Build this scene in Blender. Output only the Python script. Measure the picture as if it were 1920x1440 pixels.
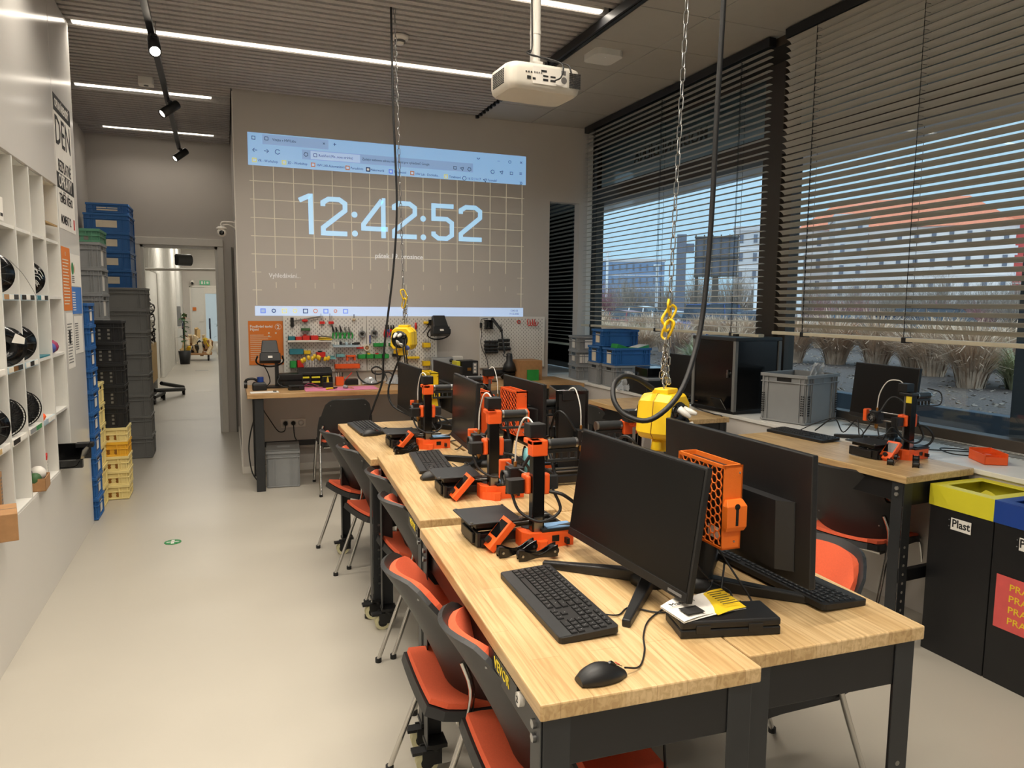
import bpy, bmesh, math, random
from mathutils import Matrix, Vector
random.seed(7)
for _o in list(bpy.data.objects): bpy.data.objects.remove(_o)
SC = bpy.context.scene; COL = SC.collection
PI = math.pi; R = math.radians
# ---------------------------------------------------------------- camera, world, light, exposure
_cd = bpy.data.cameras.new('camera'); CAM = bpy.data.objects.new('camera', _cd); COL.objects.link(CAM)
_cd.sensor_width = 36.0; _cd.lens = 36.0*1365.9/1920; _cd.clip_start = .05; _cd.clip_end = 500
_rm = Matrix(((0.931838, 0.030444, -0.361594), (-0.362760, 0.103064, -0.926166), (0.009072, 0.994209, 0.107083)))
# camera-to-world: columns are the camera's x, y, z axes
CAM.matrix_world = Matrix.Translation((0, 0, 1.66)) @ _rm.to_4x4()
SC.camera = CAM
W = bpy.data.worlds.new('overcast_sky'); SC.world = W; W.use_nodes = True
_n = W.node_tree.nodes; _l = W.node_tree.links
_bg = _n['Background']; _tc = _n.new('ShaderNodeTexCoord'); _nz = _n.new('ShaderNodeTexNoise'); _rp = _n.new('ShaderNodeValToRGB')
_nz.inputs['Scale'].default_value = 2.2; _nz.inputs['Detail'].default_value = 3
_rp.color_ramp.elements[0].position = .3; _rp.color_ramp.elements[0].color = (.44, .70, .92, 1)
_rp.color_ramp.elements[1].position = .75; _rp.color_ramp.elements[1].color = (.58, .82, .98, 1)
_l.new(_tc.outputs['Generated'], _nz.inputs['Vector']); _l.new(_nz.outputs['Fac'], _rp.inputs['Fac']); _l.new(_rp.outputs['Color'], _bg.inputs['Color'])
_bg.inputs['Strength'].default_value = 1.1
LED = 5.0             # radiance of the strip diffusers as seen
LEDC = (1.0, .91, .78)
STRIP_W = [3, 6, 27, 44, 50, 52, 44, 32]   # watts of the downlight optics of each strip, far to near
STRIP_SPREAD = 138
_sd = bpy.data.lights.new('exterior_fill_sun', 'SUN'); _sd.energy = 2.2; _sd.angle = R(100); _sd.color = (.86, .93, 1.0)  # wide sun lamp added to brighten the ground and facades outside
_so = bpy.data.objects.new('exterior_fill_sun', _sd); COL.objects.link(_so); _so.rotation_euler = (R(20), R(-28), 0); _so.location = (0, 0, 30)
SC.view_settings.view_transform = 'Standard'; SC.view_settings.look = 'None'
SC.view_settings.gamma = 1.0; SC.view_settings.use_curve_mapping = False
SC.view_settings.exposure = 0.0
try:
    SC.cycles.max_bounces = 8; SC.cycles.diffuse_bounces = 5; SC.cycles.transparent_max_bounces = 24; SC.cycles.sample_clamp_indirect = 6
except Exception: pass

# ---------------------------------------------------------------- materials
def lin(c):
    return tuple(((v/255)/12.92 if v/255 <= .04045 else ((v/255+.055)/1.055)**2.4) for v in c)
def newmat(name):
    m = bpy.data.materials.new(name); m.use_nodes = True
    nt = m.node_tree; return m, nt.nodes, nt.links, nt.nodes['Principled BSDF']
def mat(name, rgb, rough=.5, metal=0., var=.08, scale=14., bump=0., bscale=120., spec=.5, coat=0., stretch=None, alpha=None):
    m, n, l, p = newmat(name); c = lin(rgb)
    tc = n.new('ShaderNodeTexCoord'); nz = n.new('ShaderNodeTexNoise'); nz.inputs['Scale'].default_value = scale; nz.inputs['Detail'].default_value = 4
    src = tc.outputs['Object']
    if stretch:
        mp = n.new('ShaderNodeMapping'); mp.inputs['Scale'].default_value = stretch; l.new(src, mp.inputs['Vector']); src = mp.outputs['Vector']
    l.new(src, nz.inputs['Vector'])
    rp = n.new('ShaderNodeValToRGB'); rp.color_ramp.elements[0].position = .3; rp.color_ramp.elements[1].position = .7
    rp.color_ramp.elements[0].color = tuple(max(0, v*(1-var)) for v in c)+(1,); rp.color_ramp.elements[1].color = tuple(min(1, v*(1+var)) for v in c)+(1,)
    l.new(nz.outputs['Fac'], rp.inputs['Fac']); l.new(rp.outputs['Color'], p.inputs['Base Color'])
    p.inputs['Roughness'].default_value = rough; p.inputs['Metallic'].default_value = metal
    p.inputs['Specular IOR Level'].default_value = spec; p.inputs['Coat Weight'].default_value = coat
    if bump:
        b = n.new('ShaderNodeBump'); b.inputs['Strength'].default_value = bump; b.inputs['Distance'].default_value = .002
        n2 = n.new('ShaderNodeTexNoise'); n2.inputs['Scale'].default_value = bscale; l.new(src, n2.inputs['Vector'])
        l.new(n2.outputs['Fac'], b.inputs['Height']); l.new(b.outputs['Normal'], p.inputs['Normal'])
    if alpha is not None: p.inputs['Alpha'].default_value = alpha
    return m
def glow(name, col, strength, base=None):
    m, n, l, p = newmat(name)
    p.inputs['Base Color'].default_value = (base or col)+(1,); p.inputs['Emission Color'].default_value = col+(1,)
    p.inputs['Emission Strength'].default_value = strength; p.inputs['Roughness'].default_value = .7
    return m
def clear(name, tint=(1, 1, 1), gloss=.06, rough=.0, body=0., bodycol=(.8, .8, .8)):
    m = bpy.data.materials.new(name); m.use_nodes = True; n = m.node_tree.nodes; l = m.node_tree.links
    for q in list(n): n.remove(q)
    o = n.new('ShaderNodeOutputMaterial'); t = n.new('ShaderNodeBsdfTransparent'); g = n.new('ShaderNodeBsdfGlossy'); x = n.new('ShaderNodeMixShader')
    t.inputs['Color'].default_value = tint+(1,); g.inputs['Roughness'].default_value = rough; x.inputs['Fac'].default_value = gloss
    l.new(t.outputs[0], x.inputs[1]); l.new(g.outputs[0], x.inputs[2]); last = x
    if body:
        d = n.new('ShaderNodeBsdfDiffuse'); d.inputs['Color'].default_value = bodycol+(1,); y = n.new('ShaderNodeMixShader'); y.inputs['Fac'].default_value = body
        l.new(x.outputs[0], y.inputs[1]); l.new(d.outputs[0], y.inputs[2]); last = y
    l.new(last.outputs[0], o.inputs['Surface']); return m
def wood(name, a, b, c, along='Y'):
    """glued-stave worktop: brick cells give the staves, stretched noise and waves the grain"""
    m, n, l, p = newmat(name)
    tc = n.new('ShaderNodeTexCoord'); mp = n.new('ShaderNodeMapping')
    if along == 'Y': mp.inputs['Rotation'].default_value = (0, 0, R(90))
    l.new(tc.outputs['Object'], mp.inputs['Vector'])
    br = n.new('ShaderNodeTexBrick'); br.offset = .37; br.inputs['Scale'].default_value = 1
    br.inputs['Brick Width'].default_value = .42; br.inputs['Row Height'].default_value = .072; br.inputs['Mortar Size'].default_value = .0004; br.inputs['Mortar Smooth'].default_value = .1
    br.inputs['Color1'].default_value = lin(a)+(1,); br.inputs['Color2'].default_value = lin(b)+(1,); br.inputs['Mortar'].default_value = lin(c)+(1,)
    l.new(mp.outputs['Vector'], br.inputs['Vector'])
    m2 = n.new('ShaderNodeMapping'); m2.inputs['Scale'].default_value = (2.2, 46, 30); l.new(mp.outputs['Vector'], m2.inputs['Vector'])
    nz = n.new('ShaderNodeTexNoise'); nz.inputs['Scale'].default_value = 1.6; nz.inputs['Detail'].default_value = 6; nz.inputs['Distortion'].default_value = 1.1
    l.new(m2.outputs['Vector'], nz.inputs['Vector'])
    rp = n.new('ShaderNodeValToRGB'); rp.color_ramp.elements[0].position = .38; rp.color_ramp.elements[1].position = .62
    rp.color_ramp.elements[0].color = (.70, .62, .53, 1); rp.color_ramp.elements[1].color = (1, 1, 1, 1); l.new(nz.outputs['Fac'], rp.inputs['Fac'])
    n3 = n.new('ShaderNodeTexNoise'); n3.inputs['Scale'].default_value = 3.5; l.new(mp.outputs['Vector'], n3.inputs['Vector'])
    r3 = n.new('ShaderNodeValToRGB'); r3.color_ramp.elements[0].position = .35; r3.color_ramp.elements[1].position = .7
    r3.color_ramp.elements[0].color = (.9, .88, .84, 1); r3.color_ramp.elements[1].color = (1, 1, 1, 1); l.new(n3.outputs['Fac'], r3.inputs['Fac'])
    mx = n.new('ShaderNodeMix'); mx.data_type = 'RGBA'; mx.blend_type = 'MULTIPLY'; mx.inputs['Factor'].default_value = .8
    l.new(br.outputs['Color'], mx.inputs['A']); l.new(rp.outputs['Color'], mx.inputs['B'])
    m3 = n.new('ShaderNodeMix'); m3.data_type = 'RGBA'; m3.blend_type = 'MULTIPLY'; m3.inputs['Factor'].default_value = 1
    l.new(mx.outputs['Result'], m3.inputs['A']); l.new(r3.outputs['Color'], m3.inputs['B'])
    l.new(m3.outputs['Result'], p.inputs['Base Color']); p.inputs['Roughness'].default_value = .36
    return m
K = {}
def mk(key, *a, **k): K[key] = mat(key, *a, **k)
mk('floor_resin', (178, 172, 160), .38, var=.03, scale=1.5, bump=.05, bscale=300)
mk('wall_paint', (196, 190, 183), .8, var=.015, scale=3, bump=.05, bscale=240)
mk('white_lacquer', (214, 211, 206), .16, var=.01, scale=2)
mk('white_board', (222, 220, 214), .45, var=.015)
mk('white_trim', (226, 221, 212), .5, var=.02)
mk('felt_grey', (176, 171, 167), .95, var=.1, scale=60, bump=.4, bscale=500)
mk('ceiling_dark', (92, 89, 86), .95)
mk('ceiling_panel_white', (176, 172, 164), .5, var=.02)
mk('seam', (120, 117, 110), .8)
mk('black_metal', (18, 18, 20), .42, var=.1)
mk('black_metal_grey', (36, 38, 40), .45, var=.08)
mk('black_plastic', (20, 20, 21), .45, var=.1, scale=40)
mk('black_gloss', (14, 14, 15), .16, var=.1)
mk('chair_shell', (36, 36, 37), .5, var=.06, bump=.12, bscale=700)
mk('screen_matte', (15, 15, 15), .34, var=.05, spec=.3)
mk('screen_lit', (28, 28, 26), .2, var=.1)
mk('orange_fabric', (222, 96, 60), .92, var=.05, scale=200, bump=.35, bscale=900)
mk('red_fabric', (150, 40, 30), .92, var=.06, scale=200, bump=.35, bscale=900)
mk('orange_plastic', (238, 94, 34), .42, var=.04, bump=.12, bscale=600)
mk('orange_box', (226, 110, 28), .5, var=.04, bump=.12, bscale=500)
mk('yellow_plastic', (240, 200, 24), .45, var=.03)
mk('yellow_bin', (214, 205, 48), .4, var=.02)
mk('blue_bin', (26, 62, 140), .4, var=.03)
mk('chrome', (200, 198, 194), .16, 1., var=.03)
mk('steel', (165, 165, 165), .3, 1., var=.06)
mk('crate_grey', (138, 140, 141), .55, var=.03)
mk('crate_dark_grey', (112, 113, 112), .55, var=.03)
mk('crate_blue', (38, 98, 162), .5, var=.05)
mk('crate_green', (84, 140, 112), .5, var=.04)
mk('crate_pale_yellow', (232, 214, 148), .5, var=.04)
mk('crate_amber', (232, 178, 48), .5, var=.04)
mk('crate_black', (22, 22, 23), .5, var=.1)
mk('paper', (226, 222, 214), .8, var=.03)
mk('paper_cream', (214, 204, 184), .8, var=.05)
mk('ink', (30, 29, 29), .8)
mk('ink_grey', (110, 108, 106), .8)
mk('poster_orange', (212, 118, 44), .75, var=.03)
mk('poster_blue', (64, 118, 190), .7, var=.03)
mk('red_print', (196, 44, 40), .6)
mk('green_print', (52, 130, 76), .6)
mk('blue_print', (70, 84, 150), .6)
mk('yellow_print', (232, 206, 50), .6)
mk('teal', (38, 118, 132), .5)
mk('teal_light', (112, 172, 176), .5)
mk('green_plastic', (40, 150, 66), .45)
mk('red_plastic', (206, 44, 36), .42)
mk('pink_mat', (218, 130, 164), .75)
mk('cardboard', (168, 126, 84), .85, var=.08, scale=30)
mk('kraft', (190, 160, 110), .85, var=.08, scale=30)
mk('rubber_cream', (206, 200, 160), .6)
mk('blind_slat', (190, 184, 172), .42, var=.02)
mk('blind_rail', (196, 188, 166), .45, var=.02)
mk('frame_brown', (74, 66, 58), .5, var=.04)
mk('facade_blue', (52, 64, 78), .55, var=.05)
mk('film_blue', (92, 112, 124), .5, var=.03)
mk('paving', (205, 200, 196), .8, var=.08)
mk('asphalt', (170, 164, 162), .9, var=.1, scale=3)
mk('gravel', (104, 92, 86), .95, var=.55, scale=60, bump=1., bscale=60)
mk('dry_grass', (212, 184, 158), .9, var=.25, scale=8)
mk('green_grass', (178, 178, 140), .9, var=.2, scale=8)
mk('twig_red', (150, 104, 104), .9, var=.25)
mk('twig_grey', (146, 132, 120), .9, var=.25)
mk('pale_stucco', (236, 226, 222), .85, var=.05)
mk('grey_stucco', (206, 200, 200), .85, var=.05)
mk('red_stucco', (206, 84, 80), .85, var=.08)
mk('roof_tile', (232, 140, 108), .85, var=.12, scale=6)
mk('window_dark', (104, 108, 122), .25)
mk('glass_facade', (120, 140, 170), .2, var=.15)
mk('car_white', (236, 236, 238), .25)
mk('car_navy', (34, 44, 66), .22)
mk('car_black', (26, 28, 34), .22)
mk('car_red', (140, 50, 58), .25)
mk('car_blue', (44, 76, 138), .25)
mk('car_glass', (40, 52, 66), .12)
mk('tail_light', (196, 40, 44), .3)
mk('projector_white', (206, 200, 188), .45, var=.02)
mk('cable_black', (20, 20, 21), .5)
mk('tube_white', (222, 220, 214), .35)
mk('leaf_green', (54, 92, 50), .6, var=.2)
mk('fabric_cream', (226, 206, 170), .8, var=.2, scale=30)
mk('silver_spool', (140, 146, 148), .35, .6, var=.2, scale=90)
mk('burgundy', (150, 44, 84), .5)
mk('frost_blue', (176, 196, 206), .3)
mk('light_blue_pad', (128, 170, 214), .6, var=.06)
mk('brass', (170, 120, 60), .35, .8)
mk('yellow_handle', (226, 190, 40), .4)
K['wood_top'] = wood('wood_top', (222, 194, 148), (204, 172, 122), (160, 126, 82))
K['wood_desk'] = wood('wood_desk', (206, 170, 122), (190, 150, 102), (160, 120, 80), 'X')
def film(name, col, tr):
    m = bpy.data.materials.new(name); m.use_nodes = True; n = m.node_tree.nodes; l = m.node_tree.links
    for q in list(n): n.remove(q)
    o = n.new('ShaderNodeOutputMaterial'); t = n.new('ShaderNodeBsdfTranslucent'); d = n.new('ShaderNodeBsdfDiffuse'); x = n.new('ShaderNodeMixShader')
    t.inputs['Color'].default_value = tr+(1,); d.inputs['Color'].default_value = col+(1,); x.inputs['Fac'].default_value = .3
    l.new(t.outputs[0], x.inputs[1]); l.new(d.outputs[0], x.inputs[2]); l.new(x.outputs[0], o.inputs['Surface']); return m
K['film_blue'] = film('film_blue', (.2, .25, .27), (.75, .8, .8))
K['glass'] = clear('window_glass', (.94, .97, .97), .05)
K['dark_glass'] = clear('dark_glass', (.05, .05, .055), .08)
K['bag_film'] = clear('bag_film', (.9, .92, .94), .18, .12, .3, (.75, .78, .8))
K['corridor_led'] = glow('corridor_led', (1, .94, .84), 9.)
K['led'] = glow('led_strip', LEDC, LED)
K['spot_led'] = glow('spot_led', (1, .88, .7), 60.)
K['spot_dim'] = glow('spot_dim', (1, .92, .82), 4.)
K['beam_blue'] = glow('projected_blue', (.215, .50, .86), .62, (.55, .6, .66))  # wall image glows by itself in place of the projector's beam
K['beam_cyan'] = glow('projected_cyan', (.28, .62, .90), .72, (.55, .6, .66))
K['beam_pale'] = glow('projected_pale', (.38, .58, .92), .62, (.6, .62, .66))
K['beam_tab'] = glow('projected_tab', (.20, .42, .74), .55, (.5, .52, .6))
K['beam_line'] = glow('projected_line', (.62, .54, .36), .26, (.66, .63, .56))
K['beam_white'] = glow('projected_white', (.66, .66, .66), .45, (.7, .69, .68))
K['beam_ink'] = mat('projected_ink', (74, 104, 148), .8)
K['beam_orange'] = glow('projected_orange', (.6, .28, .14), .4)
K['beam_yellow'] = glow('projected_yellow', (.72, .74, .28), .5)
K['beam_indigo'] = glow('projected_indigo', (.14, .24, .78), .6)
K['exit_green'] = glow('exit_green', (.05, .3, .14), .4)
K['door_glow'] = glow('frosted_daylight', (.34, .42, .46), .55)

# ---------------------------------------------------------------- mesh helpers
class B:
    """collects shapes; obj() links them as ONE mesh object"""
    def __init__(s): s.v = []; s.f = []; s.m = []; s.s = []; s.M = Matrix.Identity(4)
    def at(s, x=0, y=0, z=0, rz=0, rx=0, ry=0):
        s.M = Matrix.Translation((x, y, z)) @ Matrix.Rotation(rz, 4, 'Z') @ Matrix.Rotation(ry, 4, 'Y') @ Matrix.Rotation(rx, 4, 'X'); return s
    def add(s, vs, fs, m=0, sm=False):
        o = len(s.v); s.v += [tuple(s.M @ Vector(v)) for v in vs]
        for f in fs: s.f.append(tuple(i+o for i in f)); s.m.append(m); s.s.append(sm)
        return s
    def box(s, x0, x1, y0, y1, z0, z1, m=0):
        return s.add([(x0,y0,z0),(x1,y0,z0),(x1,y1,z0),(x0,y1,z0),(x0,y0,z1),(x1,y0,z1),(x1,y1,z1),(x0,y1,z1)],
                     [(0,3,2,1),(4,5,6,7),(0,1,5,4),(1,2,6,5),(2,3,7,6),(3,0,4,7)], m)
    def cb(s, cx, cy, cz, sx, sy, sz, m=0):
        return s.box(cx-sx/2, cx+sx/2, cy-sy/2, cy+sy/2, cz-sz/2, cz+sz/2, m)
    def frust(s, b0, z0, b1, z1, m=0):
        (x0,x1,y0,y1) = b0; (p0,p1,q0,q1) = b1
        return s.add([(x0,y0,z0),(x1,y0,z0),(x1,y1,z0),(x0,y1,z0),(p0,q0,z1),(p1,q0,z1),(p1,q1,z1),(p0,q1,z1)],
                     [(0,3,2,1),(4,5,6,7),(0,1,5,4),(1,2,6,5),(2,3,7,6),(3,0,4,7)], m)
    def cyl(s, a, b, r, n=12, r2=None, m=0):
        a = Vector(a); b = Vector(b); d = (b-a).normalized(); r2 = r if r2 is None else r2
        u = d.orthogonal().normalized(); w = d.cross(u); vs = []
        for c, rr in ((a, r), (b, r2)):
            for i in range(n): t = 2*PI*i/n; vs.append(tuple(c+u*(rr*math.cos(t))+w*(rr*math.sin(t))))
        s.add(vs, [(i, (i+1) % n, n+(i+1) % n, n+i) for i in range(n)], m, True)
        return s.add(vs, [tuple(range(n-1, -1, -1)), tuple(range(n, 2*n))], m)
    def tube(s, pts, r, n=8, m=0, closed=False, sub=0, flat=1.):
        P = [Vector(p) for p in pts]
        if sub:
            Q = []; N = len(P)
            for i in range(N if closed else N-1):
                p0 = P[(i-1) % N] if closed or i > 0 else P[0]*2-P[1]; p1 = P[i]; p2 = P[(i+1) % N]
                p3 = P[(i+2) % N] if closed or i+2 < N else P[-1]*2-P[-2]
                for k in range(sub):
                    t = k/sub; Q.append(.5*((2*p1)+(p2-p0)*t+(2*p0-5*p1+4*p2-p3)*t*t+(3*p1-p0-3*p2+p3)*t**3))
            if not closed: Q.append(P[-1])
            P = Q
        N = len(P); vs = []; u = None
        for i in range(N):
            d = (P[(i+1) % N]-P[i-1]) if closed else (P[min(i+1, N-1)]-P[max(i-1, 0)])
            if d.length < 1e-9: d = Vector((0, 0, 1))
            d.normalize()
            if u is None: u = d.orthogonal().normalized()
            else:
                u = u-d*u.dot(d); u = u.normalized() if u.length > 1e-6 else d.orthogonal().normalized()
            w = d.cross(u)
            for k in range(n): t = 2*PI*k/n; vs.append(tuple(P[i]+u*(r*math.cos(t))+w*(r*flat*math.sin(t))))
        fs = []
        for i in range(N if closed else N-1):
            a = i*n; b = ((i+1) % N)*n
            for k in range(n): fs.append((a+k, a+(k+1) % n, b+(k+1) % n, b+k))
        s.add(vs, fs, m, True)
        if not closed: s.add(vs[:n]+vs[-n:], [tuple(range(n-1, -1, -1)), tuple(range(n, 2*n))], m)
        return s
    def lathe(s, prof, n=20, m=0, sm=True):
        vs = []; fs = []
        for r, z in prof:
            for i in range(n): t = 2*PI*i/n; vs.append((r*math.cos(t), r*math.sin(t), z))
        for j in range(len(prof)-1):
            for i in range(n): fs.append((j*n+i, j*n+(i+1) % n, (j+1)*n+(i+1) % n, (j+1)*n+i))
        return s.add(vs, fs, m, sm)
    def prism(s, poly, z0, z1, m=0, sm=False):
        n = len(poly); vs = [(x, y, z0) for x, y in poly]+[(x, y, z1) for x, y in poly]
        s.add(vs, [(i, (i+1) % n, n+(i+1) % n, n+i) for i in range(n)], m, sm)
        return s.add(vs, [tuple(range(n-1, -1, -1)), tuple(range(n, 2*n))], m)
    def loft(s, rings, m=0, sm=True, caps=True):
        n = len(rings[0]); vs = [p for r in rings for p in r]; fs = []
        for j in range(len(rings)-1):
            for i in range(n): fs.append((j*n+i, j*n+(i+1) % n, (j+1)*n+(i+1) % n, (j+1)*n+i))
        s.add(vs, fs, m, sm)
        if caps: s.add(rings[0]+rings[-1], [tuple(range(n-1, -1, -1)), tuple(range(n, 2*n))], m)
        return s
    def sheet(s, fn, nu, nv, th, m=0, sm=True):
        P = [[Vector(fn(i/nu, j/nv)) for j in range(nv+1)] for i in range(nu+1)]
        def nrm(i, j):
            a = P[min(i+1, nu)][j]-P[max(i-1, 0)][j]; b = P[i][min(j+1, nv)]-P[i][max(j-1, 0)]
            c = a.cross(b); return c.normalized() if c.length > 1e-12 else Vector((0, 0, 1))
        A = []; Bk = []
        for i in range(nu+1):
            for j in range(nv+1):
                q = nrm(i, j); A.append(tuple(P[i][j])); Bk.append(tuple(P[i][j]-q*th))
        k = len(A); w = nv+1; fs = []
        for i in range(nu):
            for j in range(nv):
                a = i*w+j; fs.append((a, a+w, a+w+1, a+1)); fs.append((k+a, k+a+1, k+a+w+1, k+a+w))
        bd = [i*w for i in range(nu+1)]+[nu*w+j for j in range(1, nv+1)]+[i*w+nv for i in range(nu-1, -1, -1)]+[j for j in range(nv-1, 0, -1)]
        s.add(A+Bk, fs, m, sm)
        return s.add(A+Bk, [(bd[q], k+bd[q], k+bd[(q+1) % len(bd)], bd[(q+1) % len(bd)]) for q in range(len(bd))], m)
    def ball(s, c, r, n=10, m=0, sz=1.):
        vs = []; fs = []; h = n//2
        for j in range(h+1):
            a = PI*j/h
            for i in range(n): t = 2*PI*i/n; vs.append((c[0]+r*math.sin(a)*math.cos(t), c[1]+r*math.sin(a)*math.sin(t), c[2]-r*sz*math.cos(a)))
        for j in range(h):
            for i in range(n): fs.append((j*n+i, j*n+(i+1) % n, (j+1)*n+(i+1) % n, (j+1)*n+i))
        return s.add(vs, fs, m, True)
    def mesh(s, name, mats):
        me = bpy.data.meshes.new(name); me.from_pydata(s.v, [], s.f)
        for q in (mats if isinstance(mats, (list, tuple)) else [mats]): me.materials.append(K[q] if isinstance(q, str) else q)
        me.polygons.foreach_set('material_index', s.m); me.polygons.foreach_set('use_smooth', s.s); me.update(); return me
    def obj(s, name, mats, parent=None, bevel=0, loc=None, label=None, seg=2):
        o = bpy.data.objects.new(name, s.mesh(name, mats)); COL.objects.link(o)
        if parent is not None: o.parent = parent
        if loc: o.location = loc
        if bevel:
            d = o.modifiers.new('bevel', 'BEVEL'); d.width = bevel; d.segments = seg; d.limit_method = 'ANGLE'; d.angle_limit = R(50)
        if label: o['label'] = label
        return o
def thing(name, label, cat, loc=(0, 0, 0), rz=0, group=None):
    o = bpy.data.objects.new(name, None); COL.objects.link(o); o.empty_display_size = .1
    o.location = loc; o.rotation_euler = (0, 0, rz); o['label'] = label; o['category'] = cat
    if group: o['group'] = group
    return o
def tag(o, label, cat, group=None):
    o['label'] = label; o['category'] = cat
    if group: o['group'] = group
    return o
def struct(o): o['kind'] = 'structure'; return o
def stuff(o): o['kind'] = 'stuff'; return o
def piece(src, parent, loc=None, rot=None, sc=None):
    c = src.copy(); COL.objects.link(c); c.parent = parent
    if loc is not None: c.location = loc
    if rot is not None: c.rotation_euler = rot
    if sc is not None: c.scale = sc
    return c
KIDS = {}
def _kids(o): return [c for c in bpy.data.objects if c.parent is o]
def dup(root, loc, rz, label, group=None):
    """a copy of a thing with copies of its parts and sub-parts"""
    if root.name not in KIDS: KIDS[root.name] = [(c, _kids(c)) for c in _kids(root)]
    r = root.copy(); COL.objects.link(r); r.location = loc; r.rotation_euler = (0, 0, rz); r['label'] = label
    if group: r['group'] = group
    for c, gs in KIDS[root.name]:
        d = c.copy(); COL.objects.link(d); d.parent = r
        for g in gs:
            e = g.copy(); COL.objects.link(e); e.parent = d
    return r
def text(s, size, m, parent, loc, rot, th=.0006, align='CENTER', name='lettering', off=0., wid=1.):
    """flat print as thin raised letters; rot = euler of a page whose letters read along +x, up +y"""
    cu = bpy.data.curves.new(name, 'FONT'); cu.body = s; cu.size = size; cu.extrude = th; cu.align_x = align; cu.align_y = 'CENTER'; cu.resolution_u = 2; cu.offset = off
    t = bpy.data.objects.new(name, cu); me = bpy.data.meshes.new_from_object(t); bpy.data.objects.remove(t)
    me.name = name; me.materials.clear(); me.materials.append(K[m]); o = bpy.data.objects.new(name, me); COL.objects.link(o)
    if parent is not None: o.parent = parent
    o.location = loc; o.rotation_euler = rot; o.scale = (wid, 1, 1); return o
FRONT = (R(90), 0, 0)          # print on a face whose normal is -y
EAST = (R(90), 0, R(90))       # on a face whose normal is +x
WEST = (R(90), 0, R(-90))      # on a face whose normal is -x
ORD = ['topmost', 'second from the top', 'third from the top', 'fourth from the top', 'fifth from the top', 'sixth from the top', 'seventh from the top', 'eighth from the top',
       'ninth from the top', 'tenth from the top', 'eleventh from the top', 'twelfth from the top', 'thirteenth from the top']
def rrect(x0, x1, y0, y1, r, n=4):
    P = []
    for cx, cy, a in ((x1-r, y1-r, 0), (x0+r, y1-r, 90), (x0+r, y0+r, 180), (x1-r, y0+r, 270)):
        for k in range(n+1): t = R(a+90*k/n); P.append((cx+r*math.cos(t), cy+r*math.sin(t)))
    return P
# ================================================================ the setting
YW, YD, XL, XP, ZC = 7.46, 10.0, -1.49, -.98, 3.61
o = struct(B().box(-2.2, 4.3, -3.2, 28.6, -.12, 0).obj('floor', 'floor_resin'))
b = B()                                    # projection wall, with an opening to the next room at its right end
b.box(.106, 3.34, YW, YW+.12, 0, 3.74).box(3.34, 3.70, YW, YW+.12, 2.80, 3.74).box(3.34, 3.70, YW, YW+.12, 0, .86).box(3.70, 3.80, YW, YW+.12, 0, 3.74)
wall_back = struct(b.obj('wall_back', 'wall_paint'))
struct(B().box(.106, .22, YW+.12, YD, 0, 3.74).obj('wall_return', 'wall_paint'))
struct(B().box(.098, .106, YW-.004, YW+.004, 0, ZC).box(.098, .106, YW+.05, YW+.056, 0, ZC).obj('trim_1', 'white_trim'))
b = B().box(XL, -.96, YD, YD+.14, 0, 3.74).box(-.96, -.09, YD, YD+.14, 2.36, 3.74).box(-.09, .22, YD, YD+.14, 0, 3.74)
struct(b.obj('wall_door', 'wall_paint'))
struct(B().box(XL-.12, XL, 5.9, 10.14, 0, 3.74).box(XL-.12, XL, -3, 5.9, 0, 3.74).obj('wall_left', 'wall_paint'))
struct(B().box(-1.6, 4.2, -3.2, -3.0, 0, 3.74).obj('wall_front', 'wall_paint'))
d = struct(bpy.data.objects.new('door_1', None)); COL.objects.link(d)
B().box(-1.03, -.96, YD-.02, YD, 0, 2.44).box(-.09, -.02, YD-.02, YD, 0, 2.44).box(-1.03, -.02, YD-.025, YD, 2.36, 2.45).obj('door_frame', 'white_trim', d, .004)
B().box(-.96, -.93, YD, YD+.16, 0, 2.36).box(-.12, -.09, YD, YD+.16, 0, 2.36).box(-.96, -.09, YD, YD+.16, 2.33, 2.36).obj('door_lining', 'white_board', d)
B().box(.072, .09, YD-.03, YD, 0, 2.36).obj('door_seal', 'seam', d)
# low skirting
struct(B().box(.106, 3.34, YW-.012, YW, 0, .07).obj('baseboard_back', 'white_trim', bevel=.003))
struct(B().box(.094, .106, YW-.012, YD, 0, .07).obj('baseboard_return', 'white_trim', bevel=.003))
struct(B().box(XL, XL+.012, 6.15, YD, 0, .07).obj('baseboard_left', 'white_trim', bevel=.003))
# ---- ceiling: dark slab, felt baffles (each a piece), white panel field by the windows
ceil = struct(bpy.data.objects.new('ceiling', None)); COL.objects.link(ceil)
B().box(-1.7, 4.3, -3.2, YD+.2, 3.74, 3.86).obj('slab', 'ceiling_dark', ceil)
LIGHT_Y = [9.52, 7.82, 6.13, 4.555, 2.93, 1.3, -.35, -2.0]
def baffle(x0, x1):
    return B().box(x0, x1, -.026, .026, -.045, .045)
long_b = baffle(XL, 2.47).mesh('baffle', 'felt_grey'); short_b = baffle(XL, .09).mesh('baffle', 'felt_grey')
y = -2.95
while y < YD-.04:
    if min(abs(y-q) for q in LIGHT_Y) > .058:
        bo = bpy.data.objects.new('baffle', short_b if y > YW-.03 else long_b); COL.objects.link(bo); bo.parent = ceil
        bo.location = (0, y, ZC+.045+(.004 if int(y*100) % 3 == 0 else 0))
    y += .088
xs = [2.50, 3.10, 3.80]; ys = [-2.95, -.7, .55, 1.8, 3.08, 4.35, 4.98, 5.60, 6.21, 6.855, YW]
for i in range(2):
    for j in range(len(ys)-1):
        B().box(xs[i]+.004, xs[i+1]-.004, ys[j]+.004, ys[j+1]-.004, ZC, ZC+.02).obj('ceiling_panel', 'ceiling_panel_white', ceil, .002)
B().box(2.5, 4.2, -2.95, YW, ZC+.022, ZC+.05).obj('panel_grid', 'white_trim', ceil)
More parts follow.
